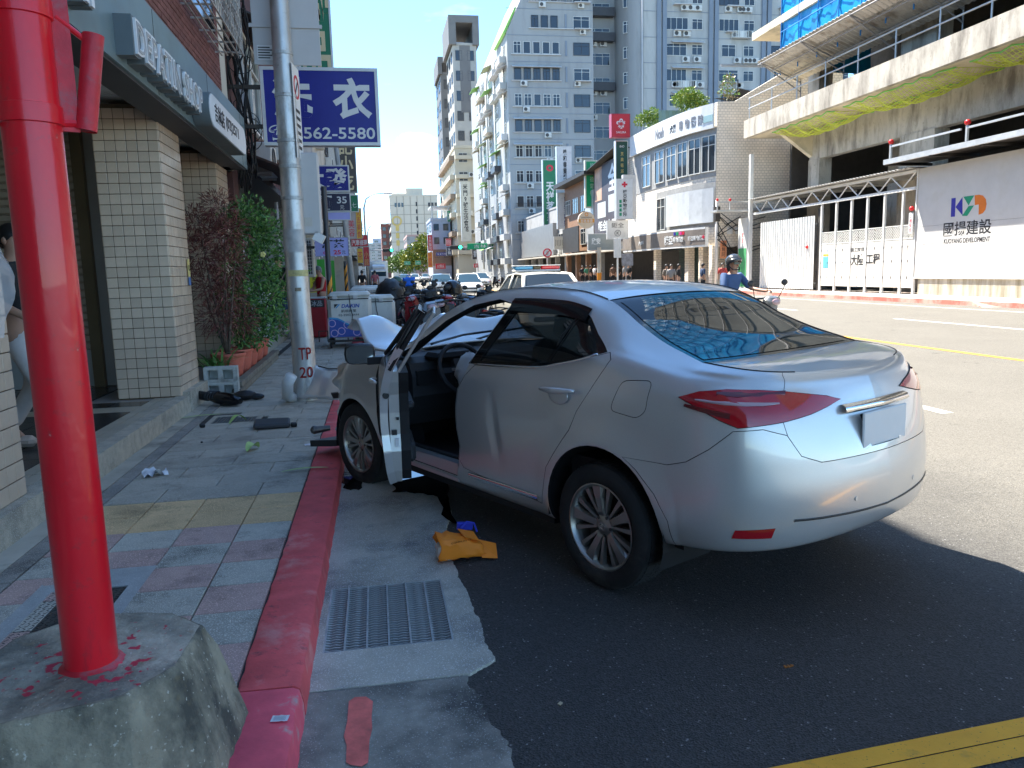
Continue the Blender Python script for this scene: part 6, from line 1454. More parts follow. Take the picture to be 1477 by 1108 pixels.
# insulated delivery carts with printed panels
m_cart=M('cart_white',(.62,.6,.54),.45,var=.06,scale=3,dirt=(.4,.37,.3),dscale=2.2,dlo=.52,dhi=.8)
m_dblue,m_lblue,m_ringp=sgn('cart_blue',(.035,.08,.36)),sgn('cart_light_blue',(.05,.3,.55)),sgn('cart_pink',(.6,.42,.6))
def cart(label,x,y,rz=0,printed=True,z=.12):
    t=thing('delivery_cart',label,'delivery cart',(x,y,z),rz,'white insulated delivery carts');W_,D_,H_=.86,1.05,.82;z0=.2
    MB().bbox((0,D_/2,z0+H_/2),(W_,D_,H_),.07).build('box',m_cart,t,smooth=40)
    MB().bbox((0,D_/2,z0+H_+.03),(W_*.97,D_*.98,.12),.055).build('lid',m_cart,t,smooth=40)
    MB().bx(-W_/2+.05,W_/2-.05,-.004,.002,z0+H_-.055,z0+H_-.035).build('seal',m_blk,t)
    for s in (-.28,.12):MB().bbox((s,-.01,z0+H_-.01),(.1,.03,.07),.008).build('latch',m_gback,t)
    if printed:
        pts=[(-W_/2+.02,0),(W_/2-.02,0)]+[(W_/2-.02-(W_-.04)*k/10,.14+.24*(k/10)**1.3+.03*math.sin(k)) for k in range(11)]
        MB().prism([(a,c+.035) for a,c in pts],(0,-.0065,z0+.02),(1,0,0),(0,0,1),(0,.004,0)).build('light_wave',m_lblue,t)
        MB().prism(pts,(0,-.0105,z0+.02),(1,0,0),(0,0,1),(0,.0035,0)).build('blue_wave',m_dblue,t)
        for cx_,cz_ in ((-.36,.28),(-.18,.12),(-.32,.08),(-.06,.24),(.12,.09)):
            MB().lathe([(.06,0),(.075,0),(.075,.002),(.06,.002)],18,o=(cx_,-.0112,z0+.02+cz_),ax=(0,-1,0)).build('ring_print',m_ringp,t)
        tx=lambda s,dx,z_,h,w_,mt,**k:text(s,mt,t,(x+dx*math.cos(rz),y+dx*math.sin(rz)-.0045,z+z_),(math.cos(rz),math.sin(rz),0),(0,0,1),h,w_,.003,'lettering',**k)
        tx('DAIKIN',.02,z0+.64,.075,.36,m_dblue,bold=.03,shear=.2);tx('凱順興業',-.02,z0+.54,.06,.3,t_blk);tx('02-2502-4444',-.02,z0+.46,.045,.4,t_blk)
        MB().prism([(-.3,.6),(-.22,.68),(-.3,.68)],(0,-.0045,z0),(1,0,0),(0,0,1),(0,.003,0)).build('logo_mark',t_blk,t);MB().prism([(-.28,.6),(-.25,.6),(-.18,.68),(-.21,.68)],(0,-.0045,z0),(1,0,0),(0,0,1),(0,.003,0)).build('logo_mark',m_lblue,t)
    f=MB();f.bx(-.45,.45,-.12,-.08,.13,.17).bx(-.45,-.41,-.08,1.1,.13,.17).bx(.41,.45,-.08,1.1,.13,.17);f.tube([(-.62,-.1,.15),(-.62,-.1,.36),(-.45,-.1,.36),(-.45,-.1,.15)],.015,6);f.build('trolley_frame',m_steel_d,t)
    for sx in (-.4,.4):
        for yy in (.0,.95):MB().cyl((sx-.02,yy,.065),(sx+.02,yy,.065),.065,n=14).build('caster',m_tyre,t)
    MB().tube([(.0,-.01,z0+H_+.05),(.02,-.02,z0+.6),(.05,-.02,z0+.45),(.02,-.018,z0+.2)],.007,5).build('strap',m_blk,t)
cart('front white delivery cart with blue wave print and a brand name',-.53,15.8);cart('second white delivery cart just behind the printed one',-.02,17.2,0,False,.0)
cart('third white delivery cart back from the printed one',-.25,20.6,0,True);cart('farthest small white delivery cart beside the leaning pole',-.3,24.2,0,True)
# scooters, cars, lorry
def scooter(label,loc,rz,c,seatc=None,group=None,proto={},topbox=None,lean=8,s=1.0,screen=False):
    t=thing('scooter',label,'scooter',loc,rz,group);mt=M('scooter_'+c[0],c[1],.25,var=.05,coat=.5);
    def P(name,fn,mat,smooth=True,key=None):
        k=(key or name,mat.name)
        if k not in proto:b=MB();fn(b);o=b.build(name,mat,t,smooth=smooth);proto[k]=o.data;return o
        return mesh_child(name,proto[k],t)
    for x in (0,1.26):
        k='wheel';w_=P('tyre',lambda b:b.lathe([(.15,-.045),(.19,-.05),(.22,-.035),(.23,0),(.22,.035),(.19,.05),(.15,.045)],26,ax=(0,1,0)),m_tyre,True);w_.location=(x,0,.23)
        rm=P('rim',lambda b:(b.lathe([(.155,-.03),(.14,0),(.155,.03)],20,ax=(0,1,0)),[b.box((.075*math.cos(a),0,.075*math.sin(a)),(.15,.02,.03),(0,-a,0)) for a in (0,1.26,2.51,3.77,5.03)]),m_alloy,False);rm.location=(x,0,.23)
    def cowl(b):
        rows=[]
        for i,(x,zc_,hw,hh) in enumerate(((-.42,.73,.04,.03),(-.36,.7,.1,.07),(-.2,.64,.15,.13),(0,.58,.17,.17),(.25,.53,.165,.18),(.42,.48,.15,.17),(.52,.4,.12,.12))):rows.append([(x,hw*math.cos(2*math.pi*j/14),zc_+hh*math.sin(2*math.pi*j/14)) for j in range(15)])
        b.grid(rows);b.add(rows[-1][:-1],[tuple(range(14))]);b.add(rows[0][:-1],[tuple(range(13,-1,-1))])
    P('rear_cowl',cowl,mt,40)
    def seat_(b):
        rows=[]
        for x,z,w_ in ((-.36,.80,.07),(-.28,.84,.11),(-.05,.84,.13),(.1,.80,.14),(.35,.77,.13),(.5,.74,.08)):rows.append([(x,w_*math.cos(math.pi*j/8),z+.05*math.sin(math.pi*j/8)-.05) for j in range(9)])
        b.grid(rows)
        b.add([p for r in rows for p in (r[0],r[-1])],[(2*i,2*i+1,2*i+3,2*i+2) for i in range(5)])
    P('seat',seat_,m_blk)
    P('floorboard',lambda b:b.bbox((.72,0,.27),(.5,.3,.08),.03),m_blk,40)
    P('front_shield',lambda b:b.grid([[(.92+.10*t_+.05*(1-abs(s_))+(.05 if t_<.2 else 0),(.21-.05*t_)*s_,.27+.68*t_) for s_ in (-1,-.6,-.2,.2,.6,1)] for t_ in (0,.2,.4,.6,.8,1)]),mt)
    P('leg_guard',lambda b:b.bbox((.90,0,.6),(.05,.3,.6),.03,rot=(0,.14,0)),m_blk,40)
    P('front_fender',lambda b:b.grid([[(1.26+.27*math.cos(a),w_,.23+.27*math.sin(a)) for w_ in (-.075,-.05,.05,.075)] for a in [.3+.22*k for k in range(11)]]),mt)
    P('fork',lambda b:(b.tube([(1.26,.07,.23),(1.1,.07,.75)],.02,6),b.tube([(1.26,-.07,.23),(1.1,-.07,.75)],.02,6)),m_steelb)['kind']='stuff'
    P('headset',lambda b:b.bbox((1.04,0,1.0),(.2,.26,.14),.05,rot=(0,.3,0)),mt,40)
    P('headlight',lambda b:b.sph((1.14,0,.99),1,10,6,(.03,.09,.05)),m_lens)
    P('handlebar',lambda b:b.tube([(.86,-.36,1.02),(.97,-.2,1.04),(1.0,0,1.05),(.97,.2,1.04),(.86,.36,1.02)],.016,7),m_blk)
    for sy in (1,-1):
        m_=P('mirror',lambda b,sy=sy:(b.tube([(.94,.26*sy,1.05),(.98,.33*sy,1.2),(.97,.35*sy,1.24)],.007,5),b.sph((.96,.36*sy,1.28),1,10,6,(.018,.07,.05))),m_blk,True,key='mirror%d' % sy)
    P('tail_light',lambda b:b.bbox((-.42,0,.7),(.05,.16,.06),.02),m_red,40)
    P('number_plate',lambda b:b.box((-.46,0,.56),(.008,.2,.12),(0,.2,0)),m_lab,False)
    P('rear_guard',lambda b:b.box((-.36,0,.5),(.22,.14,.02),(0,-.7,0)),m_blk,False)
    P('exhaust',lambda b:b.tube([(.25,-.14,.22),(.0,-.17,.24),(-.3,-.17,.3)],[.03,.055,.05],10),m_steelb)
    P('engine',lambda b:b.bbox((.05,.08,.26),(.42,.14,.2),.05),m_alloyd,40)
    P('grab_rail',lambda b:b.tube([(-.1,.12,.84),(-.42,.1,.88),(-.46,0,.88),(-.42,-.1,.88),(-.1,-.12,.84)],.012,6),m_alloyd)
    P('stand',lambda b:b.tube([(.3,.12,.2),(.22,.24,.0)],.012,6),m_steelb)
    if topbox:P('top_box',lambda b:b.bbox((-.42,0,1.03),(.36,.38,.28),.06),topbox,40)
    if screen:P('wind_screen',lambda b:b.grid([[(1.1-.12*t_,.2*s_*(1-.2*t_),1.05+.34*t_) for s_ in (-1,-.5,0,.5,1)] for t_ in (0,.5,1)]),m_clear)
    t.rotation_euler=(rad(lean) if lean else 0,0,rz);t.scale=(s,s,s);return t
CB,CG,CR,CW,CN=('black',(.012,.012,.013)),('grey',(.16,.17,.18)),('red',(.32,.015,.02)),('white',(.6,.6,.58)),('navy',(.02,.03,.08))
GS='scooters parked along the left kerb'
sc_list=[('nearest black parked scooter with twin mirrors right behind the silver car',1.75,13.4,100,CB),('silver grey parked scooter between the delivery carts and the nearest scooter',.95,14.6,96,CG),('black parked scooter with a red tail light behind the silver grey one',1.7,16.2,104,CR),('parked scooter with bronze side panel behind the folded bonnet',.95,17.6,98,CB),('black parked scooter leaning beside the second delivery cart',1.55,19.4,102,CB),('navy parked scooter in front of the one with the green cover',.7,21.0,97,CN),('parked scooter with a pale screen in the middle of the row',1.5,22.8,101,CW),('black parked scooter under the blue carrier bag',1.3,25.4,95,CB),('far grey parked scooter past the blue carrier bag',.8,28.6,97,CG),('farthest black parked scooter of the left row',1.2,32,99,CB)]
for k,(l_,x,y,a,c) in enumerate(sc_list):scooter(l_,(x,y,0),rad(a+180 if k % 3==1 else a),c,group=GS,lean=7,screen=(k==6),topbox=(m_blk if k in (4,7) else None))
for k,(x,y,a,c,l_) in enumerate(((2.15,14.9,108,CN,'navy parked scooter at the outer end of the near row'),(1.25,15.5,92,CB,'black parked scooter squeezed between the silver grey one and its neighbour'),(2.2,17.5,105,CG,'grey parked scooter sticking out past the red lit one'),(.85,19.2,94,CR,'dark red parked scooter behind the second delivery cart'),(2.0,21.4,99,CB,'black parked scooter on the street side of the navy one'),(.55,23.6,95,CW,'white parked scooter tucked behind the third delivery cart'),(1.9,24.3,103,CB,'black parked scooter near the helmet with green stripes'),(1.7,27.2,98,CN,'navy parked scooter beyond the blue carrier bag'),(.9,30.2,96,CB,'black parked scooter next to the farthest ones'))):scooter(l_,(x,y,0),rad(a+180 if k % 2 else a),c,group=GS,lean=7,topbox=(m_blk if k in (2,5) else None),screen=(k==4))
def helmet(label,loc,mat,s=1.0):
    t=thing('helmet',label,'helmet',loc,.4);b=MB();rows=[]
    for i in range(9):
        ph=math.pi*.62*i/8;rows.append([(.135*math.sin(ph)*math.cos(2*math.pi*j/20),.155*math.sin(ph)*math.sin(2*math.pi*j/20),.14*math.cos(ph)) for j in range(21)])
    b.grid(rows[::-1]);b.build('shell',mat,t,smooth=True);b=MB();b.grid([[(.138*math.sin(a),-.158*math.cos(a),z) for a in [-1+.25*k for k in range(9)]] for z in (-.045,.03)]);b.build('visor',m_gloss,t,smooth=True);MB().lathe([(.133,-.04),(.137,-.055),(.131,-.06)],20).build('rim_trim',m_blk,t);t.scale=(s,)*3
p=AY(653,418,13.9);helmet('black helmet with pale stripes on the seat of the nearest scooter',(p.x,13.9,p.z+.0),M('helmet_black',(.015,.015,.016),.15,coat=.6),1.25)
p=AY(572,407,20);helmet('green striped helmet on a scooter in the row',(p.x,20,p.z),M('helmet_green',(.05,.12,.09),.3),1.1)
p=AY(563,413,19);cv=thing('scooter_cover','shaggy black rain cover heaped over a scooter behind the delivery carts','cover',(p.x,19,p.z-.35));r=random.Random(3);b=MB();rows=[]
for i in range(9):
    ph=math.pi*.5*i/8;rows.append([((.36*math.sin(ph)+.05*r.random())*math.cos(2*math.pi*j/18),(.5*math.sin(ph)+.05*r.random())*math.sin(2*math.pi*j/18),.5*math.cos(ph)+.05*r.random()) for j in range(18)]);rows[-1].append(rows[-1][0])
b.grid(rows[::-1]);b.build('sheet',m_blk,cv,smooth=True)
p=AY(590,407,26);bg_=thing('blue_bag','bright blue carrier bag hung on a parked scooter','bag',(p.x,26,p.z),0);r=random.Random(2)
b=MB();rows=[[((-.19+.38*j/8)*(1-.12*i/5),-.05+.1*abs(math.sin(j*1.3+i))*r.random(),.14-.29*i/5+.02*r.random()) for j in range(9)] for i in range(6)];b.grid(rows);o=b.build('bag_skin',M('bag_blue',(.01,.16,.75),.45),bg_,smooth=True);o.modifiers.new('t','SOLIDIFY').thickness=.05
MB().tube([(-.1,0,.14),(-.06,0,.22),(.06,0,.22),(.1,0,.14)],.012,5).build('handle',M('bag_blue'),bg_)
# simple lofted cars
def saloon(label,loc,rz,paint,van=False,name='parked_car',cat='car',group=None,rear=True,tail=0,H=1.48,L=4.5,W=1.76):
    t=thing(name,label,cat,loc,rz,group);hw=W/2
    def lower():
        rows=[]
        for x,w_,z0,z1 in ((-L/2,.62,.42,.7),(-L/2+.06,.78,.3,.86),(-L/2+.35,.86,.24,.95),(-1.0,.88,.22,.97),(0,.88,.22,.95),(.9,.88,.22,.92),(1.6,.86,.24,.88),(L/2-.25,.82,.24,.74),(L/2-.05,.72,.28,.62),(L/2,.55,.38,.55)):
            k=hw/.88;rows.append([(x,-w_*k*.55,z1+.015),(x,-w_*k*.9,z1),(x,-w_*k*.985,z1-.09),(x,-w_*k,(z0+z1)/2),(x,-w_*k*.97,z0+.08),(x,-w_*k*.8,z0),(x,w_*k*.8,z0),(x,w_*k*.97,z0+.08),(x,w_*k,(z0+z1)/2),(x,w_*k*.985,z1-.09),(x,w_*k*.9,z1),(x,w_*k*.55,z1+.015),(x,0,z1+.03),(x,-w_*k*.55,z1+.015)])
        b=MB();b.grid(rows);b.add(rows[-1][:-1],[tuple(range(12,-1,-1))]);b.add(rows[0][:-1],[tuple(range(13))]);return b
    o=lower().build('body',paint,t,smooth=50)
    k=hw/.88;xr0,xr1,xf1,xf0=(-1.75,-1.2,.35,1.15) if not van else (-2.05,-1.85,.6,1.4)
    base=[(xr0,.97),(xf0,.9)]
    def sec(x,f):return None
    rows=[]
    for x,w_,z in ((xr0,.74,.97),(xr1,.60,H-.05),(-.5,.6,H),(.0,.6,H-.005),(xf1,.58,H-.06),(xf0,.72,.92)):rows.append([(x,-w_*k-.0,z-.012),(x,-w_*k*.8,z+.01),(x,0,z+.03),(x,w_*k*.8,z+.01),(x,w_*k,z-.012)])
    b=MB();b.grid(rows[1:5]);b.build('roof',paint,t,smooth=True)
    b=MB();b.grid([[rows[0][i] for i in range(5)],[rows[1][i] for i in range(5)]]);b.build('rear_window',m_glass if rear is True else m_pane,t,smooth=True)
    b=MB();b.grid([[rows[4][i] for i in range(5)],[rows[5][i] for i in range(5)]]);b.build('windscreen',M('screen_blue',(.03,.06,.08),.04,var=0,spec=.9),t,smooth=True)
    for s in (1,-1):
        b=MB();b.add([(xr0,.8*k*s,.95),(xf0,.8*k*s,.9),(xf1,.58*k*s,H-.07),(xr1,.6*k*s,H-.06)],[(0,1,2,3)]);b.build('side_window',m_pane,t)
        b=MB();b.tube([(xr0,.77*k*s,.965),(xr1,.605*k*s,H-.055)],.05,6);b.tube([(xf0,.77*k*s,.91),(xf1,.585*k*s,H-.06)],.035,6);b.tube([(xr1,.605*k*s,H-.045),(-.5,.61*k*s,H-.012),(xf1,.585*k*s,H-.065)],.035,6);b.tube([(-.3,.815*k*s,.93),(-.28,.615*k*s,H-.03)],.04,6);b.build('pillar',paint,t,smooth=True)['kind']='stuff'
        MB().bbox((.98,.96*k*s,.98),(.14,.2,.13),.04).build('wing_mirror',paint,t,smooth=40)
        MB().bbox((L/2-.2,.64*k*s,.66),(.3,.3,.14),.05,rot=(0,0,-.5*s)).build('headlight',m_lens,t,smooth=40)
        MB().bbox((-L/2+.1,.66*k*s,.82),(.2,.3,.16),.04,rot=(0,0,.45*s)).build('tail_light',m_red,t,smooth=40)
        MB().bbox((-.1,.885*k*s,.78),(.16,.03,.03),.01).bbox((-1.1,.885*k*s,.79),(.16,.03,.03),.01).build('handle',m_chr,t)['kind']='stuff'
        for x in (-1.32,1.36):
            w_=MB().lathe([(.19,-.09),(.3,-.1),(.315,-.06),(.315,.06),(.3,.1),(.2,.09)],26,ax=(0,1,0)).build('wheel',m_tyre,t,smooth=40);w_.location=(x,.80*k*s,.315)
            MB().lathe([(0,.04*s),(.06,.07*s),(.2,.075*s),(.205,.09*s)],20,ax=(0,1,0)).build('rim',m_alloy,w_,smooth=True)
            ar=MB().lathe([(.33,0),(.37,0)],26,ax=(0,1,0)).build('wheel_arch',m_blk,t);ar.location=(x,.893*k*s,.325)
    MB().bbox((L/2-.02,0,.56),(.06,.8,.12),.02).build('grille',m_blk,t);MB().bbox((L/2-.02,0,.36),(.08,1.1,.1),.02).build('air_intake',m_blk,t);MB().bx(L/2+.015,L/2+.025,-.19,.19,.4,.52).build('number_plate',m_lab,t)
    MB().bx(-L/2-.01,-L/2+.0,-.19,.19,.56,.70).build('number_plate',m_lab,t);MB().bbox((-L/2+.02,0,.42),(.1,1.3,.12),.03).build('rear_bumper_strip',m_blk,t)
    return t
def cp(name,c=(.68,.68,.66),metal=.3):return M(name,c,.3,metal,var=.05,coat=.6)
saloon('silver white saloon driving towards the camera in the sunlit lane',(5.9,50,0),rad(-92),cp('car_silver_white',(.6,.6,.58)),name='oncoming_car')
saloon('dark grey saloon driving towards the camera left of the silver one',(4.7,56,0),rad(-93),cp('car_dark_grey',(.16,.18,.19)),name='oncoming_car')
saloon('pale saloon half hidden behind the oncoming silver car',(10.2,76,0),rad(-90),cp('car_pale',(.45,.45,.43)))
saloon('dark saloon standing far down the street left of the oncoming cars',(4.4,120,0),rad(-90),cp('car_black',(.03,.03,.035)));saloon('white saloon far down the street behind the blue bag',(6.8,135,0),rad(-90),cp('car_white',(.65,.65,.63)))
saloon('small grey saloon in the far distance by the junction',(9.6,150,0),rad(-90),cp('car_grey',(.3,.31,.32)))
pc=saloon('white police car with a red and blue light bar parked beyond the silver wreck',(4.12,20,0),rad(94),cp('car_white_police',(.7,.68,.6),.0),name='police_car',rear=False,H=1.5)
lb=bpy.data.objects.new('light_bar',None);link(lb,pc);lb.location=(-.2,0,1.56)
MB().bbox((0,0,.0),(.3,1.24,.05),.02).build('bar_base',m_lab,lb,smooth=40);MB().bbox((0,-.36,.075),(.26,.5,.095),.03).build('red_lens',M('beacon_red',(.65,.01,.02),.15,coat=.5),lb,smooth=40);MB().bbox((0,.36,.075),(.26,.5,.095),.03).build('blue_lens',M('beacon_blue',(.05,.28,.5),.15,coat=.5),lb,smooth=40);MB().bbox((0,0,.07),(.24,.2,.08),.02).build('siren',m_bronze,lb)
MB().bbox((0,0,.13),(.3,1.26,.02),.008).build('bar_top',m_lab,lb)
t=thing('lorry','white box lorry coming up the street behind the parked scooters','lorry',(.45,88,0));Wt=2.1
MB().bbox((0,3.4,1.95),(Wt,4.6,2.2),.05).build('cargo_box',cp('lorry_white',(.68,.68,.66),0),t,smooth=30);MB().bbox((0,.7,1.25),(1.9,1.5,1.7),.12).build('cab',cp('lorry_white'),t,smooth=30)
MB().box((0,-.045,1.55),(1.6,.05,.62),(.1,0,0)).build('windscreen',M('screen_blue'),t);MB().bbox((0,.5,2.35),(1.6,.9,.5),.15,rot=(.3,0,0)).build('wind_deflector',cp('lorry_white'),t,smooth=30)
MB().bbox((0,-.08,.62),(1.9,.16,.3),.04).build('bumper',m_gback,t)
for s in (-.75,.75):MB().bbox((s,-.07,.9),(.3,.06,.16),.03).build('headlight',m_lens,t)
for s in (-.85,.85):
    for y in (.8,4.6):MB().cyl((s-.13,y,.4),(s+.13,y,.4),.4,n=20).build('wheel',m_tyre,t,smooth=40)
# rider and scooter on the right lane
RX,RY=5.62,11.4
scooter('grey scooter ridden through the sunlit lane beyond the wreck',(RX+.12,RY+.75,0),rad(-72),CG,lean=0,screen=False)
rd_=person('person in a blue T-shirt with a dark open helmet and sunglasses riding a scooter',(RX+.16,RY+.55,.09),rad(18),dict(pelvis=(0,.1,.86),spine=(0,.07,1.02),chest=(0,.02,1.2),neck=(0,-.02,1.36),jaw=(0,-.05,1.43),head=(0,-.045,1.5),crown=(0,-.03,1.57),lsh=(-.18,.0,1.3),rsh=(.18,.0,1.3),lel=(-.29,-.12,1.09),rel=(.29,-.12,1.09),lwr=(-.32,-.4,1.05),rwr=(.32,-.4,1.05),lha=(-.33,-.47,1.06),rha=(.33,-.47,1.06),lhip=(-.1,.06,.84),rhip=(.1,.06,.84),lkn=(-.17,-.36,.74),rkn=(.17,-.36,.74),lan=(-.14,-.32,.38),ran=(.14,-.32,.38),lto=(-.15,-.48,.34),rto=(.15,-.48,.34)),c_blue,c_den,c_blk,.5,1.0,hair=None,fingers=True,sub=2)
hs=MB();rows=[]
for i in range(10):
    ph=math.pi*.6*i/9;rows.append([(.125*math.sin(ph)*math.cos(2*math.pi*j/20),-.03+.145*math.sin(ph)*math.sin(2*math.pi*j/20),1.53+.13*math.cos(ph)+(.05*max(0,-math.sin(2*math.pi*j/20)) if i>6 else 0)) for j in range(21)])
hs.grid(rows[::-1]);hs.build('open_helmet',M('helmet_grey',(.09,.095,.1),.22,.5,coat=.5),rd_,smooth=True)
MB().grid([[(.1*math.sin(a),-.045-.098*math.cos(a),z) for a in [-.8+.2*k for k in range(9)]] for z in (1.485,1.52)]).build('sunglasses',m_gloss,rd_,smooth=True);MB().tube([(-.11,-.03,1.47),(-.07,-.1,1.40),(.07,-.1,1.40),(.11,-.03,1.47)],.009,5).build('chin_strap',m_blk,rd_)
for k in range(6):scooter(('nearest','second','third','fourth','fifth','farthest')[k]+' scooter in the group parked by the far right kerb left of the police car',(11.6+1.0*k,74+.8*k,0),rad(100+7*k),(CB,CG,CW)[k % 3],group='scooters parked by the far right kerb',lean=7)
# building site across the street (wall line x = 22.2)
m_board=M('hoarding_white',(.54,.53,.5),.55,var=.05,scale=1.5,dirt=(.5,.48,.42),dscale=1.1,dlo=.55,dhi=.8);m_conc=M('site_concrete',(.5,.45,.37),.9,var=.16,scale=1.3,bump=.6,bscale=12,dirt=(.2,.175,.14),dscale=1.5,dlo=.46,dhi=.68,stretch=(1,1,.3),dirt2=(.27,.24,.19))
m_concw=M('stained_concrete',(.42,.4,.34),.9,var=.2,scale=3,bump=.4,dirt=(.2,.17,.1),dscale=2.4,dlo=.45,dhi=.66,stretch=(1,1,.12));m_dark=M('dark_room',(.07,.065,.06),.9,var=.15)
m_soffc=M('soffit_concrete',(.7,.6,.43),.9,var=.12,scale=.8,dirt=(.36,.31,.22),dscale=.7,dlo=.5,dhi=.75)
m_wpost=M('steel_white',(.66,.66,.62),.5,var=.08,scale=3,dirt=(.5,.42,.28),dscale=3,dlo=.62,dhi=.85);m_corr=M('corrugated_white',(.66,.67,.64),.45,.1,var=.06,scale=1);m_galvr=M('galv_rail',(.55,.55,.53),.45,.5,var=.12)
m_beac=M('beacon',(.6,.02,.02),.3,var=0);XW=22.2
hb=thing('hoarding_board','big white developer hoarding board with a coloured logo on a stained concrete base','hoarding',(XW,20.5,.15))
for y0,y1 in ((5,11.0),(11.0,17.1),(17.1,23.1),(23.1,29.1)):
    for z0,z1 in ((.88,2.93),(2.93,5.28)):MB().bx(XW,XW+.06,y0+.004,y1-.004,z0+.004,z1-.004).build('board_panel',m_board,hb,world=True)
MB().bx(XW-.03,XW+.1,5,29.15,.82,.878).bx(XW-.03,XW+.1,29.1,29.16,.88,5.3).build('board_frame',m_wpost,hb,world=True)
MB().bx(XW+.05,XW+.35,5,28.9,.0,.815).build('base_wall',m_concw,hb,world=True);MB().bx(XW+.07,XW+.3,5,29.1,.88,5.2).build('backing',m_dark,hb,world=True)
UY,WZ=(0,-1,0),(0,0,1)
def on_w(u,v,X=XW):return AX(u,v,X-.001)
kb,kg,ko=sgn('logo_blue',(.03,.025,.30)),sgn('logo_green',(.01,.27,.13)),sgn('logo_orange',(.68,.17,.01))
def logo(pts,mat,ox=1340,oy=240,k=5.54):
    P_=[on_w(ox+x/k,oy+y/k) for x,y in pts];b=MB();vs=[(XW-.004,p.y,p.z) for p in P_];b.add(vs+[(XW-.0005,v[1],v[2]) for v in vs],[tuple(range(len(vs)))]+[(i,(i+1) % len(vs),len(vs)+(i+1) % len(vs),len(vs)+i) for i in range(len(vs))]);b.build('logo_mark',mat,hb,world=True)
logo([(180,256),(214,252),(207,402),(174,405)],kb);logo([(268,245),(268,392),(212,326)],kb)
logo([(275,243),(362,232),(316,312)],kg);logo([(316,318),(360,312),(306,396),(264,396)],kg)
logo([(365,232),(400,226),(432,234),(454,262),(460,300),(452,345),(430,375),(396,388),(398,305),(366,310)],ko)
def wtext(s,u0,u1,v0,v1,mat,par,X=XW,bold=.0,nm='lettering',depth=.004,**kw):
    a,c=AX(u0,(v0+v1)/2,X-.001),AX(u1,(v0+v1)/2,X-.001);m_=(u0+u1)/2;t_,b_=AX(m_,v0,X),AX(m_,v1,X)
    return text(s,mat,par,(X-.001,(a.y+c.y)/2,(t_.z+b_.z)/2),UY,WZ,abs(t_.z-b_.z),abs(a.y-c.y),depth,nm,bold,**kw)
wtext('國揚建設',1361,1430,318,339,m_ink,hb,bold=.012);wtext('KUOYANG DEVELOPMENT',1361.5,1428,343,350,m_ink,hb,bold=.012)
for dz in (0,-.8):
    for dy in (0,.5):MB().bx(XW-.006,XW,28.0+dy,28.2+dy,2.2+dz,2.24+dz).build('fixing_mark',m_gback,hb,world=True)
gn=thing('steel_gantry','galvanised protective steel gantry over the top of the white hoarding board','scaffold',(21.3,20,5.5))
MB().bx(21.2,21.32,5,30.0,5.55,5.75).build('edge_beam',m_galvr,gn,world=True);MB().bx(21.32,23.2,5,30,5.62,5.66).build('deck',m_steel_d,gn,world=True)
for k in range(10):MB().bx(21.25,23.4,29.85-2.6*k,29.95-2.6*k,5.5,5.615).build('cross_beam',m_steel_d,gn,world=True)
for k in range(6):
    y=29.6-4.2*k;MB().bx(21.2,21.28,y-.04,y+.04,5.76,6.32).build('rail_post',m_galvr,gn,world=True);MB().bx(21.2,21.27,y-3.9,y-.05,6.2,6.27).build('guard_rail',m_galvr,gn,world=True)
    if k<3:b=MB();b.sph((21.24,y,6.42),.11,10,7);b.build('beacon',m_beac,gn,smooth=True,world=True)
fe=thing('site_fence','white slatted site fence with diamond mesh tops and contractor lettering','fence',(XW,33,.15));yb=[36.1,34.84,33.62,32.42,31.21,30.0,29.15]
m_fp=M('fence_panel',(.68,.66,.6),.6,var=.06,scale=2,dirt=(.6,.47,.28),dscale=1.2,dlo=.58,dhi=.85)
for y0,y1 in zip(yb[1:],yb):
    n=16
    for k in range(2):
        ya,yc=y0+.08+(y1-y0-.1)*k/2,y0+.08+(y1-y0-.1)*(k+1)/2-.03
        p_=MB().bx(XW+.03,XW+.05,ya,yc,.42,2.45).build('fence_panel',m_fp,fe,world=True)
        s=MB();[s.bx(XW+.022,XW+.03,ya,yc,.43+.125*q,.43+.125*q+.11) for q in range(16)];s.build('slats',m_fp,p_,world=True)['kind']='stuff'
        g=MB();w_,h_=yc-ya,.5;m=4
        for q in range(-m,m+1):
            for sgn_ in (1,-1):
                t0,t1=max(0,-q/m),min(1,1-q/m)
                if t1-t0<.05:continue
                a0,a1=(q/m+t0)*w_,(q/m+t1)*w_;z0,z1=(t0,t1) if sgn_>0 else (1-t0,1-t1);g.cyl((XW+.03,ya+a0,2.5+z0*h_),(XW+.03,ya+a1,2.5+z1*h_),.016,n=4,caps=False)
        g.bx(XW+.01,XW+.05,ya,yc,3.02,3.06);g.bx(XW+.01,XW+.05,ya,yc,2.46,2.5);g.build('mesh_top',m_wpost,fe,world=True)['kind']='stuff'
        for z in (.8,1.5,2.1):MB().bx(XW+.01,XW+.03,yc-.02,yc+.02,z,z+.1).build('hinge',m_acd,fe,world=True)
for y in yb:MB().bx(XW-.015,XW+.08,y-.05,y+.05,.0,4.5).build('fence_post',m_wpost,fe,world=True)
wtext('大陸',1227.5,1245,367,383,m_ink,fe,XW+.018,.02);wtext('工程',1250,1269,366,381,m_ink,fe,XW+.018,.02);wtext('施工攻目',1227,1246,357,363,m_ink,fe,XW+.018)
MB().bx(XW+.012,XW+.016,35.4,35.85,1.3,1.85).build('notice',sgn('notice_teal',(.12,.4,.45)),fe,world=True);MB().bx(XW+.012,XW+.016,35.4,35.85,2.05,2.35).build('notice',sgn('notice_pale',(.5,.6,.68)),fe,world=True);MB().bx(XW+.012,XW+.016,35.4,35.85,1.9,1.98).build('notice',f_yel,fe,world=True)
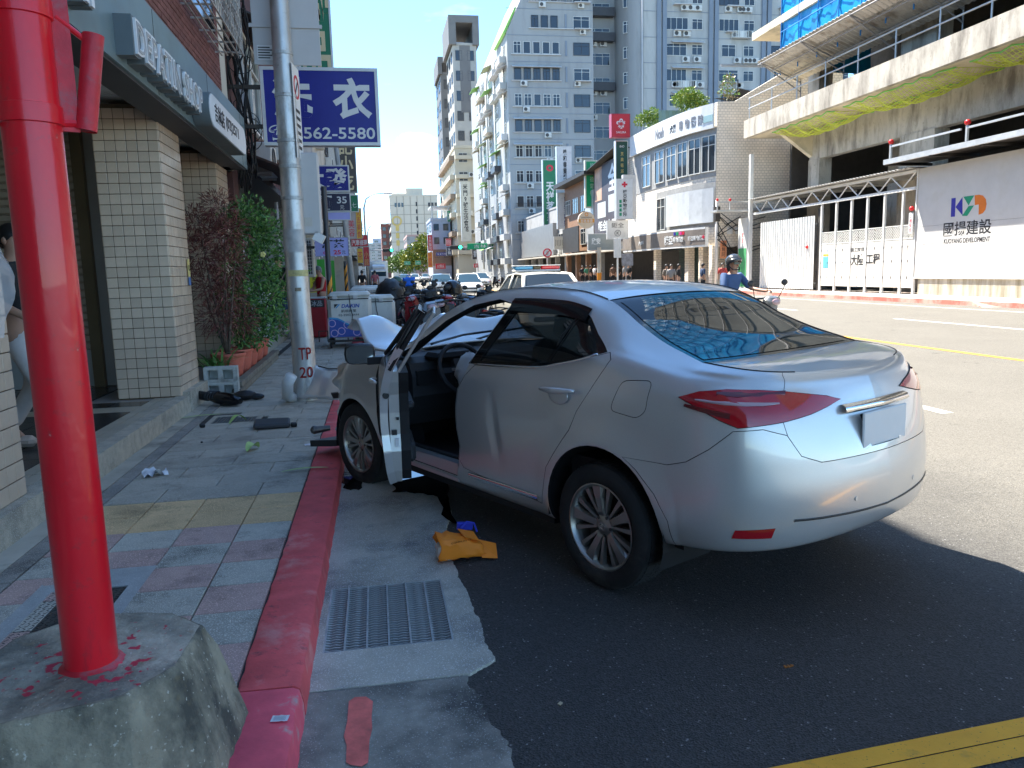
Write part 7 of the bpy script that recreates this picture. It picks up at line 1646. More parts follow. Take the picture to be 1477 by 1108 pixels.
wn=thing('warning_board','narrow white board with red characters on the last fence post by the hoarding','sign',(XW-.1,29.3,2.7));MB().bbox((0,0,.4),(.04,.26,.85),.01).build('board',m_lab,wn);text('工地安全',t_red,wn,(XW-.121,29.3,3.1),UY,WZ,.7,.16,.003,vertical=True);b=MB();b.sph((0,0,1.0),.1,10,7);b.build('beacon',m_beac,wn,smooth=True)
tr=thing('gate_truss','white steel lattice truss carrying a ribbed sheet roof over the site gateway','truss',(XW,36,4.5));X0=XW-.05
MB().bx(X0,X0+.1,29.2,43.2,5.15,5.27).build('top_chord',m_wpost,tr,world=True);MB().bx(X0,X0+.1,29.2,43.2,4.46,4.58).build('bottom_chord',m_wpost,tr,world=True)
for k in range(18):
    y0=29.3+k*.77;b=MB();b.cyl((X0+.05,y0,4.58 if k % 2 else 5.15),(X0+.05,y0+.77,5.15 if k % 2 else 4.58),.032,n=6);b.build('lattice_bar',m_wpost,tr,world=True)
b=MB();b.grid([[(X0-.3+x*3.3,29.2+14*j/112,5.32+.05*(j % 2)+.0*x) for j in range(113)] for x in (0,1)]);o=b.build('roof_sheet',m_galvr,tr,world=True);o.modifiers.new('t','SOLIDIFY').thickness=.01
for k in range(6):MB().bx(X0+.1,X0+2.9,30+2.5*k,30.06+2.5*k,5.2,5.27).build('rafter',m_wpost,tr,world=True)
gt=thing('corrugated_gate','tall corrugated white sheet gate standing in the site entrance','gate',(XW,39.4,.15));b=MB();rows=[[],[]]
for k in range(23):
    y=36.7+5.5*k/22
    for dy,dx in ((0,0),(.1,0),(.125,.05),(.225,.05)):rows[0].append((XW+.02+dx,y+dy,.22));rows[1].append((XW+.02+dx,y+dy,3.95))
b.grid(rows);o=b.build('corrugated_sheet',m_corr,gt,world=True);o.modifiers.new('t','SOLIDIFY').thickness=.012
MB().bx(XW+.1,XW+.16,36.7,42.2,.5,.58).bx(XW+.1,XW+.16,36.7,42.2,3.5,3.58).build('rail',m_galvr,gt,world=True)['kind']='stuff'
b=MB();b.sph((XW-.02,37.3,2.4),.09,9,6);b.build('beacon',m_beac,gt,smooth=True,world=True);MB().bx(XW+.15,XW+.35,36.4,36.62,.0,4.3).build('gate_post',m_dark,gt,world=True)
wp=thing('white_post','tall white steel post at the far end of the site gateway','post',(XW-.1,43.4,.15));MB().bx(-.1,.1,-.1,.1,0,7.8).build('post',m_wpost,wp);MB().bx(-.12,.12,.15,1.3,0,4.2).build('infill_panel',m_corr,wp);MB().bx(-.14,-.121,.2,1.2,.1,2.4).build('green_panel',M('net_green',(.06,.3,.12),.8),wp)
text('安全',t_red,wp,(XW-.222,44.1,3.2),UY,WZ,.6,.3,.003,vertical=True)
g2_=thing('small_gantry','short galvanised ledge with red beacons left of the white post','scaffold',(20.6,44.6,4.7));MB().bx(-.5,1.6,-.9,.0,0,.12).build('deck',m_galvr,g2_);MB().bx(-.5,1.6,-.9,-.86,.55,.6).build('guard_rail',m_galvr,g2_)
for x in (-.45,.35):MB().bx(x-.03,x+.03,-.9,-.84,.12,.54).build('rail_post',m_galvr,g2_);b=MB();b.sph((x,-.87,.70),.09,9,6);b.build('beacon',m_beac,g2_,smooth=True)
# concrete frame
cf=thing('concrete_frame','raw concrete frame building under construction behind the hoarding','building',(25,30,0))
MB().bx(22.0,22.25,4,44,8.98,10.0).build('slab_edge',m_conc,cf,world=True);MB().bx(22.0,22.25,43.99,44.24,8.98,10.0).build('slab_edge',m_conc,cf,world=True)
MB().bx(22.25,25.1,4,44.2,8.99,9.3).bx(25.1,36,4,44.2,9.05,9.3).build('slab',m_soffc,cf,world=True)
MB().bx(24.6,25.1,4,41.4,7.3,8.985).build('edge_beam',m_conc,cf,world=True);MB().prism([(0,0),(-2.2,0),(0,-1.5)],(24.6,41.1,8.98),(1,0,0),(0,0,1),(0,.35,0)).build('bracket',m_soffc,cf,world=True)
for y0,y1 in ((40.3,41.4),(31.3,33.6),(24.4,26.2),(16,17.8),(8,9.8)):MB().bx(24.55,25.3,y0,y1,.15,7.31).build('column',m_conc,cf,world=True);MB().bx(24.4,25.2,y0,y1,9.31,14.5).build('column',m_conc,cf,world=True)
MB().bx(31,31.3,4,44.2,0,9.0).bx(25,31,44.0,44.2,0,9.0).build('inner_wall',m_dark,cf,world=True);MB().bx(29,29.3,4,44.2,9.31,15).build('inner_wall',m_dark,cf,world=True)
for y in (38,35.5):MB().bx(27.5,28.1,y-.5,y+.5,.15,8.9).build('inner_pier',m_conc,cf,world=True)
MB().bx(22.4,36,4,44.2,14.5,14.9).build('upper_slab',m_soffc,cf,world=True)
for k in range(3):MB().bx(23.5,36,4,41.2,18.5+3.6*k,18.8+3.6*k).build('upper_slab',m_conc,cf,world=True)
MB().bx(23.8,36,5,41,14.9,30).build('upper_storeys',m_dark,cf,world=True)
for k in range(9):
    y=42-4.1*k;MB().bx(25.4,27.2,y-2.6,y-.6,9.31,10.3+.5*(k % 3)).build('stacked_board',M('plywood',(.38,.25,.12),.8,var=.2,scale=4),cf,world=True)
gl=thing('guard_rail','galvanised tube guard rail along the edge of the concrete slab','guard rail',(22.1,24,10))
for k in range(16):
    y=43.8-2.6*k;b=MB();b.cyl((22.12,y,10.0),(22.12,y,11.25),.035,n=7);b.build('rail_post',m_galvr,gl,world=True)
for z in (10.62,11.2):b=MB();b.cyl((22.12,4,z),(22.12,43.9,z),.038,n=7);b.build('rail_tube',m_galvr,gl,world=True)
b=MB();b.tube([(22.12,43.9,11.2),(23.6,44.0,11.2),(23.6,44.0,10.0)],.035,7);b.build('rail_tube',m_galvr,gl,world=True)
m_net=M('net_yellow',(.6,.68,.1),.8,var=.2,scale=3);m_net2=M('net_lime',(.2,.6,.12),.8,var=.1)
for i,(y0,y1,lb_) in enumerate(((41.5,35.5,'far sagging yellow green safety net under the slab edge'),(34.8,27.5,'middle sagging yellow green safety net under the slab edge'),(26.8,18.5,'nearer yellow green safety net under the slab at the right edge'))):
    t=thing('safety_net',lb_,'net',(23.3,(y0+y1)/2,8.9));rows=[];ny=int((y0-y1)/.16)
    for a in range(ny+1):
        s=a/ny;rows.append([(22.35+2.1*q/12-23.3,(y0+(y1-y0)*s)-(y0+y1)/2,-.03-.52*math.sin(math.pi*q/12)*math.sin(math.pi*s)**.5-.06*math.sin(a*.9)) for q in range(13)])
    b=MB();b.grid(rows);o=b.build('netting',m_net,t);md=o.modifiers.new('w','WIREFRAME');md.thickness=.03;md.use_replace=True;o['kind']='stuff'
    for q in (0,12):b=MB();b.tube([r[q] for r in rows[::3]]+[rows[-1][q]],.03,5);b.build('edge_rope',m_net2,t,smooth=True)
m_apr=M('apron_sheet',(.42,.4,.36),.5,.4,var=.15,scale=2,dirt=(.2,.17,.13),dscale=1.5);m_scaf=M('scaffold_tube',(.3,.29,.28),.5,.5,var=.2)
ap=thing('scaffold_apron','ribbed sheet metal catch apron jutting out below the blue tarpaulin','scaffold',(22.5,25,11.7))
b=MB();b.grid([[(23.6-2.4*x,41.2-38*j/240,11.5+1.0*x+.05*(j % 2)) for j in range(241)] for x in (0,1)]);o=b.build('ribbed_sheet',m_apr,ap,world=True);o.modifiers.new('t','SOLIDIFY').thickness=.02
for k in range(10):
    y=40.8-4*k
    for p0,p1 in (((23.6,y,10.9),(21.2,y,12.35)),((23.6,y,11.4),(21.2,y,12.4)),((23.6,y,9.4),(23.6,y,11.5))):b=MB();b.cyl(p0,p1,.035,n=6);b.build('strut',m_scaf,ap,world=True)
for x,z in ((22.9,11.68),(22.0,12.05),(21.25,12.36)):b=MB();b.cyl((x,3,z),(x,41.2,z),.035,n=6);b.build('purlin',m_scaf,ap,world=True)
tp=thing('blue_tarpaulin','bright blue tarpaulin sheeting tied over the scaffold of the upper storeys','tarpaulin',(22.5,30,12));m_tarp=M('tarp_blue',(.0,.24,.5),.4,var=.2,scale=.7,bump=.3,bscale=2,dirt=(.0,.15,.36),dscale=.6,dlo=.5,dhi=.65);rt_=random.Random(6)
def tarp_face(p0,p1,nseg,z0,z1,out):
    """sheet pulled back to the tubes between standards, with diagonal folds"""
    rows=[];nz=40;n=nseg*8;p0,p1,out=Vector(p0),Vector(p1),Vector(out);ph=[[rt_.uniform(-1,1) for _ in range(nseg+1)] for _ in range(12)]
    for i in range(nz+1):
        z=z0+(z1-z0)*i/nz;row=[]
        for j in range(n+1):
            s=j/n;c=(j % 8)/8;lv=(z-z0)/1.8;f=lv-int(lv);d=abs(((c+f*(1 if (j//8+int(lv)) % 2 else -1)) % 1)-.5)
            q=p0.lerp(p1,s)+out*(-.10*math.sin(math.pi*c)*(.5+.5*math.sin(math.pi*f))+.10*max(0,.14-d)/.14*math.sin(math.pi*c)+.05*math.sin(z*3+j*.7));row.append((q.x,q.y,z))
        rows.append(row)
    b=MB();b.grid(rows);return b.build('sheet',m_tarp,tp,smooth=True,world=True)
tarp_face((22.5,40.9,0),(22.5,28.4,0),7,12.0,33,(-1,0,0));tarp_face((28,41.1,0),(22.5,41.0,0),3,12.0,33,(0,1,0))
for k in range(8):y=40.9-1.785*k;b=MB();b.cyl((22.42,y,11.8),(22.42,y,33),.035,n=6);b.build('standard',M('tarp_tube',(.02,.2,.5),.5),tp,world=True)
for k in range(11):b=MB();b.cyl((22.4,28.4,12.2+1.8*k),(22.4,40.9,12.2+1.8*k),.03,n=6);b.build('ledger',M('tarp_tube'),tp,world=True)
gm=thing('grey_sheeting','grey mesh sheeting over the near scaffold bays to the right','tarpaulin',(22.3,4,12));b=MB();b.grid([[(22.3+.06*math.sin(j*.8+i),28.2-44*j/44,12.3+18*i/20) for j in range(45)] for i in range(21)]);b.build('sheet',M('mesh_grey',(.2,.19,.16),.8,var=.25,scale=.6),gm,smooth=True,world=True)
for k in range(16):b=MB();b.cyl((22.2,28-2.4*k,12),(22.2,28-2.4*k,30),.05,n=6);b.build('standard',m_scaf,gm,world=True)
for k in range(9):b=MB();b.cyl((22.18,28.2,12.4+2*k),(22.18,-15,12.4+2*k),.05,n=6);b.build('ledger',m_scaf,gm,world=True)
# corner clinic and the row beyond it
m_vtile=M('mosaic_tile_beige',(.5,.45,.37),.6,var=.08,scale=2,dirt=(.4,.36,.29),dscale=.5,dlo=.5,dhi=.8);m_vgrey=M('granolithic_grey',(.3,.3,.29),.85,var=.15,scale=4,speck=(.5,.5,.5),sscale=60)
def add_mosaic():
    m=bpy.data.materials.new('mosaic_wall');m.use_nodes=True;t=m.node_tree;b=t.nodes['Principled BSDF'];pos=N(t,'ShaderNodeNewGeometry').outputs['Position']
    sp=N(t,'ShaderNodeSeparateXYZ');ln(t,pos,sp.inputs[0]);ad=N(t,'ShaderNodeMath',operation='ADD');ln(t,sp.outputs[0],ad.inputs[0]);ln(t,sp.outputs[1],ad.inputs[1]);cb=N(t,'ShaderNodeCombineXYZ');ln(t,ad.outputs[0],cb.inputs[0]);ln(t,sp.outputs[2],cb.inputs[1])
    br=N(t,'ShaderNodeTexBrick');ln(t,cb.outputs[0],br.inputs['Vector']);br.inputs['Color1'].default_value=(.86,.76,.62,1);br.inputs['Color2'].default_value=(.78,.69,.56,1);br.inputs['Mortar'].default_value=(.55,.48,.39,1);br.inputs['Scale'].default_value=1;br.inputs['Brick Width'].default_value=.24;br.inputs['Row Height'].default_value=.16;br.inputs['Mortar Size'].default_value=.018
    nz=N(t,'ShaderNodeTexNoise');nz.inputs['Scale'].default_value=.5;nz.inputs['Detail'].default_value=6;ln(t,pos,nz.inputs['Vector']);hs=N(t,'ShaderNodeHueSaturation');r=N(t,'ShaderNodeMapRange');ln(t,nz.outputs['Fac'],r.inputs[0]);r.inputs[1].default_value=.3;r.inputs[2].default_value=.7;r.inputs[3].default_value=.82;r.inputs[4].default_value=1.12
    ln(t,br.outputs[0],hs.inputs['Color']);ln(t,r.outputs[0],hs.inputs['Value']);ln(t,hs.outputs[0],b.inputs['Base Color']);b.inputs['Roughness'].default_value=.6;return m
m_mos=add_mosaic()
vb=thing('corner_clinic','three storey corner building with a curved front and beige mosaic side wall','building',(21.1,46,0))
curve=[(21.1,46.0),(20.75,46.9),(20.42,48.1),(20.2,49.5),(20.05,51.2),(19.95,53.2),(19.9,55.5),(19.9,58.0),(19.9,60.0)]
def cwall(z0,z1,off,mat,name,i0=0,i1=8,th=.3,par=None):
    rows=[];pts=curve[i0:i1+1];b=MB();C2=[]
    for i,(x,y) in enumerate(pts):
        a=Vector(pts[min(i+1,len(pts)-1)])-Vector(pts[max(i-1,0)]);n_=Vector((-a.y,a.x)).normalized();C2.append(((x+n_.x*off,y+n_.y*off),(x+n_.x*(off-th),y+n_.y*(off-th))))
    for (o_,q_) in C2:rows.append([(o_[0],o_[1],z0),(o_[0],o_[1],z1),(q_[0],q_[1],z1),(q_[0],q_[1],z0),(o_[0],o_[1],z0)])
    b.grid(rows);b.add(rows[0][:-1],[(0,1,2,3)]);b.add(rows[-1][:-1],[(3,2,1,0)]);return b.build(name,mat,par or vb,world=True)
def catp(t,off=0.0):
    i=min(int(t),len(curve)-2);f=t-i;a,c=Vector(curve[i]),Vector(curve[i+1]);d=(c-a).normalized();n_=Vector((-d.y,d.x));p=a.lerp(c,f)+n_*off;return p,d,n_
cwall(2.8,10.0,0,m_mos,'front_wall',th=.4);cwall(9.95,10.0,.05,m_vgrey,'cornice')
MB().prism([(21.12,2.7),(21.12,11.45),(22.3,11.5),(23.0,11.9),(25.9,13.5),(29.5,13.5),(29.5,0),(23.2,0),(23.2,2.7)],(0,46.0,0),(1,0,0),(0,0,1),(0,.4,0)).build('side_wall',m_mos,vb,world=True)
MB().bx(21.5,30,46.41,59.9,9.7,10.05).bx(23,30,50,59.9,0,9.7).build('core',m_vgrey,vb,world=True)
MB().bx(21.3,29.4,45.93,46.0,13.5,13.62).build('coping',m_vgrey,vb,world=True)
sg1=cwall(9.9,11.35,.32,m_lab,'roof_sign_band',0,7,.12)
for s,t0,h,w_ in (('院',1.05,.62,.5),('醫',1.6,.62,.5),('物',2.1,.62,.5),('動',2.6,.62,.5),('Noah',4.4,.7,1.4),('犬貓',3.3,.5,.9)):
    p,d,n_=catp(t0,.325);text(s,M('letter_grey',(.16,.16,.17),.5) if s !='犬貓' else m_ink,vb,(p.x,p.y,10.55 if s !='Noah' else 10.6),(-d.x,-d.y,0),WZ,h,w_,.01,'lettering',.03)
for k in range(4):
    p,d,n_=catp(.12+.2*k,.33);MB().box((p.x,p.y,10.5),(.03,.2,.4),(0,0,math.atan2(d.y,d.x)-E_)).build('picture_tile',sgn('tile_sea',(.35,.5,.48)),vb,world=True)
cwall(7.05,9.9,.03,m_vgrey,'window_surround',0,7,.1);cwall(3.95,6.75,.03,m_vgrey,'window_surround',0,5,.1)
for t0,w_ in ((.6,1.25),(1.75,1.25),(2.75,1.3),(3.7,1.5),(4.7,1.6),(5.8,1.7)):
    p,d,n_=catp(t0,.06);window(vb,p.x-21.1,p.y-46,7.35,math.atan2(d.y,d.x)+math.pi,w_*.95,2.2,m_frame_w,'two')
p,d,n_=catp(4.55,.06);window(vb,p.x-21.1,p.y-46,4.1,math.atan2(d.y,d.x)+math.pi,1.4,2.2,m_frame_w,'two')
cwall(4.25,6.35,.22,sgn('board_bare',(.52,.54,.55)),'bare_sign_board',0,4,.08)
cwall(2.75,3.95,.9,m_lab,'shop_sign_frame',0,7,.3);sf=cwall(2.87,3.83,.915,M('sign_taupe',(.2,.17,.145),.6),'shop_sign_face',0,7,.03)
for s,t0,h,w_,mt in (('諾亞動物醫院',.75,.32,1.5,t_wh),('動物醫院',2.1,.36,1.2,t_wh),('諾亞',2.95,.6,1.1,t_wh),('內科',5.3,.3,1.0,t_wh)):
    p,d,n_=catp(t0,.92);text(s,mt,vb,(p.x,p.y,3.3),(-d.x,-d.y,0),WZ,h,w_,.01,'lettering',.03)
for k,mt in enumerate((t_red,t_pink,kg,kb)):p,d,n_=catp(1.75+.22*k,.925);MB().box((p.x,p.y,3.68),(.02,.22,.2),(0,0,math.atan2(d.y,d.x)-E_)).build('sign_icon',mt,vb,world=True)
p,d,n_=catp(.12,.925);MB().box((p.x,p.y,3.35),(.02,.24,.09),(0,0,math.atan2(d.y,d.x)-E_)).box((p.x,p.y,3.35),(.024,.09,.24),(0,0,math.atan2(d.y,d.x)-E_)).build('cross_mark',t_red,vb,world=True)
m_shg,m_shb=M('shutter_green',(.02,.045,.04),.5,var=.1),M('shutter_beige',(.42,.38,.32),.6,var=.1)
def shutter(i0,i1,mat):
    b=MB()
    for k in range(22):
        rows=[]
        for x,y in curve[i0:i1+1]:rows.append([(x+.9,y+.25,.2+.118*k),(x+.86,y+.23,.26+.118*k),(x+.9,y+.25,.318+.118*k)])
        b.grid(rows)
    b.build('roller_shutter',mat,vb,world=True)
shutter(0,2,m_shb);shutter(2,4,m_shg);[MB().bx(*q,.15,2.8).build('column',m_mos,vb,world=True) for q in ((20.9,21.3,46.0,46.5),(20.7,21.15,49.3,49.9),(20.75,20.95,47.5,47.75),(20.2,20.6,54,54.5))]
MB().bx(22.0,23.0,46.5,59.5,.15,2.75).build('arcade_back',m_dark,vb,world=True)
for k,(u,v) in enumerate(((1053,333),(1065,333))):p=AY(u,v,45.9);MB().bbox((p.x,45.93,p.z),(.35,.14,.42),.03).build('meter_box',m_lab,vb,world=True)
p=AY(1165,230,45.98);window(vb,p.x-21.1,-.02,p.z-1.2,0,2.3,1.8,m_frame_w,'two');p=AY(1146,276,45.98)
MB().bx(23.2,25.2,45.7,45.99,4.9,5.05).build('pipe_ledge',m_vgrey,vb,world=True)
on=thing('orange_notice','orange notice with black characters on the mast by the corner clinic','notice',(21.25,45.8,2.0));MB().bbox((.3,0,.55),(.42,.03,1.1),.01).build('sheet',sgn('notice_orange',(.62,.25,.12)),on);text('南無阿',t_blk,on,(21.55,45.78,2.55),(1,0,0),WZ,.9,.25,.003,vertical=True)
ms=thing('service_mast','slim dark service mast with cable loops at the clinic corner','utility pole',(20.95,45.5,.15));b=MB();b.cyl((0,0,0),(0,0,5.4),.1,n=10);b.build('pole',m_gback,ms,smooth=True);b=MB();b.bx(-.15,.15,-.15,.15,4.1,5.0);b.build('junction_box',m_steel_d,ms);r=random.Random(5)
for k in range(9):
    x1,z1=r.uniform(.5,5),r.uniform(2.4,4.6);b=MB();b.tube([(0,-.12,r.uniform(3,4.9)),(x1*.4,.2,z1-.5),(x1,.42,z1)],.03,5);b.build('cable',m_int,ms,smooth=True)
def bush(name,label,cat,loc,clumps,n,L_,W_,mats,seed,stems,group=None):
    t=thing(name,label,cat,loc,0,group);branches('stem',(0,0,0),stems,.05,m_bark,t,seed);foliage('leaves',clumps,n,L_,W_,mats[0],t,seed,.1,.3,mats[1]);(MB().bx(-.9,1.2,-.4,.4,-loc[2]+10.06,.05).build('planter',m_vgrey,t) if name=='roof_shrub' else None);return t
m_y1,m_y2=lm('leaf_yellow_green',(.3,.36,.05)),lm('leaf_lime',(.16,.26,.04))
p=AY(993,140,52);bush('roof_shrub','yellow green frangipani shrub on the roof above the clinic sign','shrub',(p.x,52,10.5),[((-.8,0,2.3),.4),((-.4,0,2.6),.38),((.1,0,2.8),.4),((.6,0,2.5),.4),((1.0,0,2.2),.4),((.3,.1,2.2),.4),((-.2,.2,2.1),.4),((1.2,0,1.9),.3)],1500,.24,.05,(m_y1,m_y2),4,[(-.6,0,2.0),(.2,0,2.3),(.7,0,2.0),(1,0,1.1)])
p=AY(939,150,59);bush('roof_shrub','lower yellow green shrub at the far end of the clinic roof','shrub',(p.x,59,10.9),[((-.9,0,1.9),.4),((-.4,0,2.2),.42),((.2,0,2.4),.42),((.8,0,2.1),.4),((1.2,0,1.9),.35),((0,0,1.8),.4)],1300,.24,.05,(m_y1,m_y2),8,[(-.4,0,1.4),(.3,0,1.5),(.7,0,1.1)])
p=AY(1052,120,47);bush('roof_shrub','sparse browning shrub on the roof right of the frangipani','shrub',(p.x,47.2,10.0),[((0,0,3.0),.4),((-.3,0,2.4),.35),((.3,0,2.2),.35)],260,.22,.05,(m_y2,lm('leaf_tan',(.25,.2,.1))),3,[(0,0,3.2),(-.3,0,2.4),(.3,0,2.3)])
rs2=thing('roof_screen','green corrugated roof screen behind the roof shrubs','fence',(23,53,9.95));b=MB();b.grid([[(-3.0+.25*k,0+.06*(k % 2),z) for k in range(44)] for z in (0,2.4)]);b.build('sheet',M('sheet_green_grey',(.2,.3,.27),.6,var=.1),rs2);b=MB();b.grid([[(1.0+1.2*i,-4+j*1.0,3.0-.25*math.sin(j*1.1)-.3*math.sin(i*.8)) for j in range(5)] for i in range(6)]);b.build('shade_net',M('net_black',(.03,.03,.03),.9),rs2)
for x in (1,3.4,5.8):b=MB();b.cyl((x,-3.8,0),(x,-3.8,3.6),.04,n=6);b.build('net_post',m_steel_d,rs2)
def right_block(label,y0,y1,h,mat,seed,x=19.9,win=True):
    t=thing('street_building',label,'building',(x,y0,0));r=random.Random(seed);L_=y1-y0
    MB().bx(0,12,.03,L_-.03,3.1,h).bx(3,12,.03,L_-.03,0,3.1).build('wall',mat,t);MB().bx(-.05,12,0,L_,h,h+.2).build('parapet',mat,t);MB().bx(2.6,2.98,.1,L_-.1,.15,3.0).build('shop_front',m_dark,t)
    for k in range(int(L_/4)+1):y=.3+k*(L_-.6)/max(1,int(L_/4));MB().bx(.05,.5,y-.25,y+.25,.15,3.1).build('column',mat,t)
    MB().bx(-1.0,.0,.1,L_-.1,2.95,3.09).build('canopy',r.choice([m_cream,m_vgrey]),t)
    if win:
        z=3.9
        while z+1.6<h:
            n=max(1,int(L_/3))
            for k in range(n):y=L_*(k+.5)/n;window(t,-.03,y,z,-E_,min(2.2,L_/n*.7),1.5,m_frame_w,r.choice(['two','three']));(ac_part(t,-.02,y+.4,z-.7,-E_) if r.random()<.5 else None)
            z+=3.1
    return t
hA=right_block('narrow house covered by a large dark bathroom shop billboard',60.05,68,10.8,m_vgrey,1,win=False);bb=MB().bx(-.35,-.05,.6,7.6,3.7,10.4).build('billboard',M('billboard_dark',(.075,.07,.085),.6,var=.15,scale=.6),hA)
for s,y,z,h,w_,mt in (('全',2.3,9.0,2.2,2.4,t_wh),('鉅全水電',3.9,5.2,.9,5.2,t_wh),('02-2562',3.9,4.3,.5,4.8,t_wh)):text(s,mt,hA,(19.9-.352,60.05+y,z),UY,WZ,h,w_,.006,'lettering',.03)
MB().bx(-.36,-.352,5.3,7.4,7.4,10.2).build('picture',M('picture_skin',(.5,.32,.22),.6,var=.3,scale=.8),hA);MB().bx(-.36,-.352,4.2,6.6,5.9,7.2).build('picture',sgn('picture_white',(.55,.56,.52)),hA);MB().bx(-.36,-.352,1.0,3.4,6.2,7.6).build('picture',sgn('picture_white'),hA)
b=MB();b.prism([(0,0),(9,2.6),(9,2.35),(0,-.25)],(18.9,60,10.9),(0,1,0),(0,0,-.35),(3,0,0));b.build('eaves',m_steel_d,hA,world=True)
hB=right_block('house with timber coloured cladding and a tall dark window left of the billboard',68,80,9.8,M('cladding_brown',(.3,.17,.1),.7,var=.15,scale=3,coords='World'),2);b=MB();b.prism([(0,0),(12,-.1),(12,.3),(0,.3)],(18.7,68,9.9),(0,1,0),(0,0,1),(3,0,0));b.build('eaves',m_steel_d,hB,world=True);MB().bx(-.25,-.05,.4,3.2,3.9,8.6).build('grey_pier',m_galvr,hB);MB().bx(-.9,-.8,3.3,9.5,3.2,5.6).build('balcony_bars',m_steel_d,hB)
hC=right_block('low grey metal fronted house at the foot of the tower',80.05,102.9,8.2,m_greyw,3);MB().bx(-.6,-.05,3,22,3.2,6.6).build('metal_front',M('grey_cladding',(.22,.22,.22),.5,.3,var=.1,scale=2),hC)
at_sign('tea_shop_sign','tall green sign with four white characters and a round emblem',783,803,230,325,88,f_green,fr_al,[('天祥茗茶',.03,-.14,.6,.6,t_wh,dict(vertical=True,bold=.03)),('◎',.03,.37,.1,.5,t_red,dict(bold=.02))],.5,0,.08)
at_sign('snack_sign','white sign with dark blue characters under the green tea sign',785,805,326,342,88,f_wh,fr_al,[('吉林',0,.22,.36,.7,m_ink,dict(bold=.02)),('小吃',0,-.25,.36,.7,m_ink,dict(bold=.02))],.4,0,.06)
at_sign('art_sign','upper tall white calligraphy sign beside the green tea sign',803,825,211,273,80,f_wh,fr_al,[('義和書畫藝術',.04,0,.86,.26,t_blk,dict(vertical=True,bold=.02))],.5,0,.06)
at_sign('art_sign','lower tall white sign with purple characters below the calligraphy sign',804,827,278,330,80,f_wh,fr_al,[('台灣蕃薯娘',.04,0,.84,.28,sgn('txt_purple',(.07,.03,.14)),dict(vertical=True,bold=.02))],.5,0,.06)
at_sign('motor_sign','bright green vertical sign with pale characters over a cream strip',844,862,231,300,69,sgn('face_bright_green',(.01,.32,.12)),sgn('frame_cream',(.58,.55,.42)),[('施耐德電機',.05,.1,.68,.32,sgn('txt_mint',(.5,.6,.45)),dict(vertical=True,spacing=1.2))],.4,0,.12)
at_sign('kitchen_sign','red square sign with a white flower emblem on top of the sign stack',882,909,164,198,58,f_red,sgn('frame_red',(.36,.03,.05)),[('❀',.02,.08,.42,.5,t_wh,dict(bold=.01)),('SAKURA',.02,-.29,.09,.52,t_wh,{})],.6,0,.06)
at_sign('bath_sign','dark green vertical bathroom shop sign under the red flower sign',888,906,203,262,59,sgn('face_dark_green',(.012,.06,.045)),fr_al,[('BHD',.02,.36,.05,.36,t_wh,{}),('京典衛浴',.02,-.03,.52,.24,t_gold,dict(vertical=True,spacing=1.3))],.45,0,.05)
at_sign('clinic_sign','white clinic sign with a red cross and dark vertical characters',889,913,258,316,53,f_wh,fr_al,[('✚',.0,.36,.14,.34,t_red,dict(bold=.02)),('諾亞動物醫院',.02,-.1,.66,.24,t_blk,dict(vertical=True,bold=.02)),('■■■■',-.25,-.22,.4,.14,kg,dict(vertical=True))],.5,0,.05)
at_sign('grey_box_sign','plain grey metal sign back behind the red cross clinic sign',899,917,252,316,54.5,m_gback,m_gback,[],.4,0,.05)
at_sign('plumber_sign','square white sign with two characters and a ringed letter',876,906,318,345,56,f_wh,fr_al,[('鉅全',0,.25,.26,.6,t_blk,{}),('Ⓚ',0,-.18,.34,.3,t_blk,{})],.3,0,.03)
at_sign('shop_fascia','grey banner fascia with pale lettering left of the clinic front',848,893,337,361,57.5,sgn('banner_grey',(.22,.25,.25)),fr_al,[('欣安',-.24,.05,.4,.28,t_wh,dict(bold=.03))],.15,0,.03)
p=AY(846,317.5,66);rsn=thing('round_sign','round cream sign with an orange band in front of the balcony bars','sign',(p.x,66,p.z));R0=abs(AY(857.5,317,66).x-AY(834,317,66).x)/2
MB().lathe([(0,0),(R0,0),(R0,.3),(0,.3)],32,o=(0,.3,0),ax=(0,-1,0)).build('disc',sgn('disc_cream',(.62,.5,.36)),rsn);MB().bx(-R0*.96,R0*.96,-.012,-.001,-R0*.3,R0*.12).build('band',sgn('band_orange',(.62,.28,.04)),rsn);text('LANDBEAR',t_blk,rsn,(p.x,65.985,p.z+R0*.3),(1,0,0),WZ,.13,R0*1.3,.004);text('香雞專賣',t_wh,rsn,(p.x,65.985,p.z-.08),(1,0,0),WZ,.28,R0*1.5,.004)
MB().lathe([(R0*.13,0),(R0*.22,0),(R0*.22,.01),(R0*.13,.01)],16,o=(0,-.002,R0*.66),ax=(0,-1,0)).build('emblem',f_org,rsn)
at_sign('script_sign','pale square sign with thin vertical scribbles under the calligraphy signs',799,815,341,360,79,sgn('face_cream',(.58,.55,.45)),fr_al,[('川川',0,0,.5,.8,t_blk,{})],.2,0,.03)
at_sign('dark_sign','dark sign with faint lettering right of the scribbled square sign',815,829,338,359,80,f_brown,fr_st,[('Lab',0,.2,.3,.6,t_wh,{})],.2,0,.03)
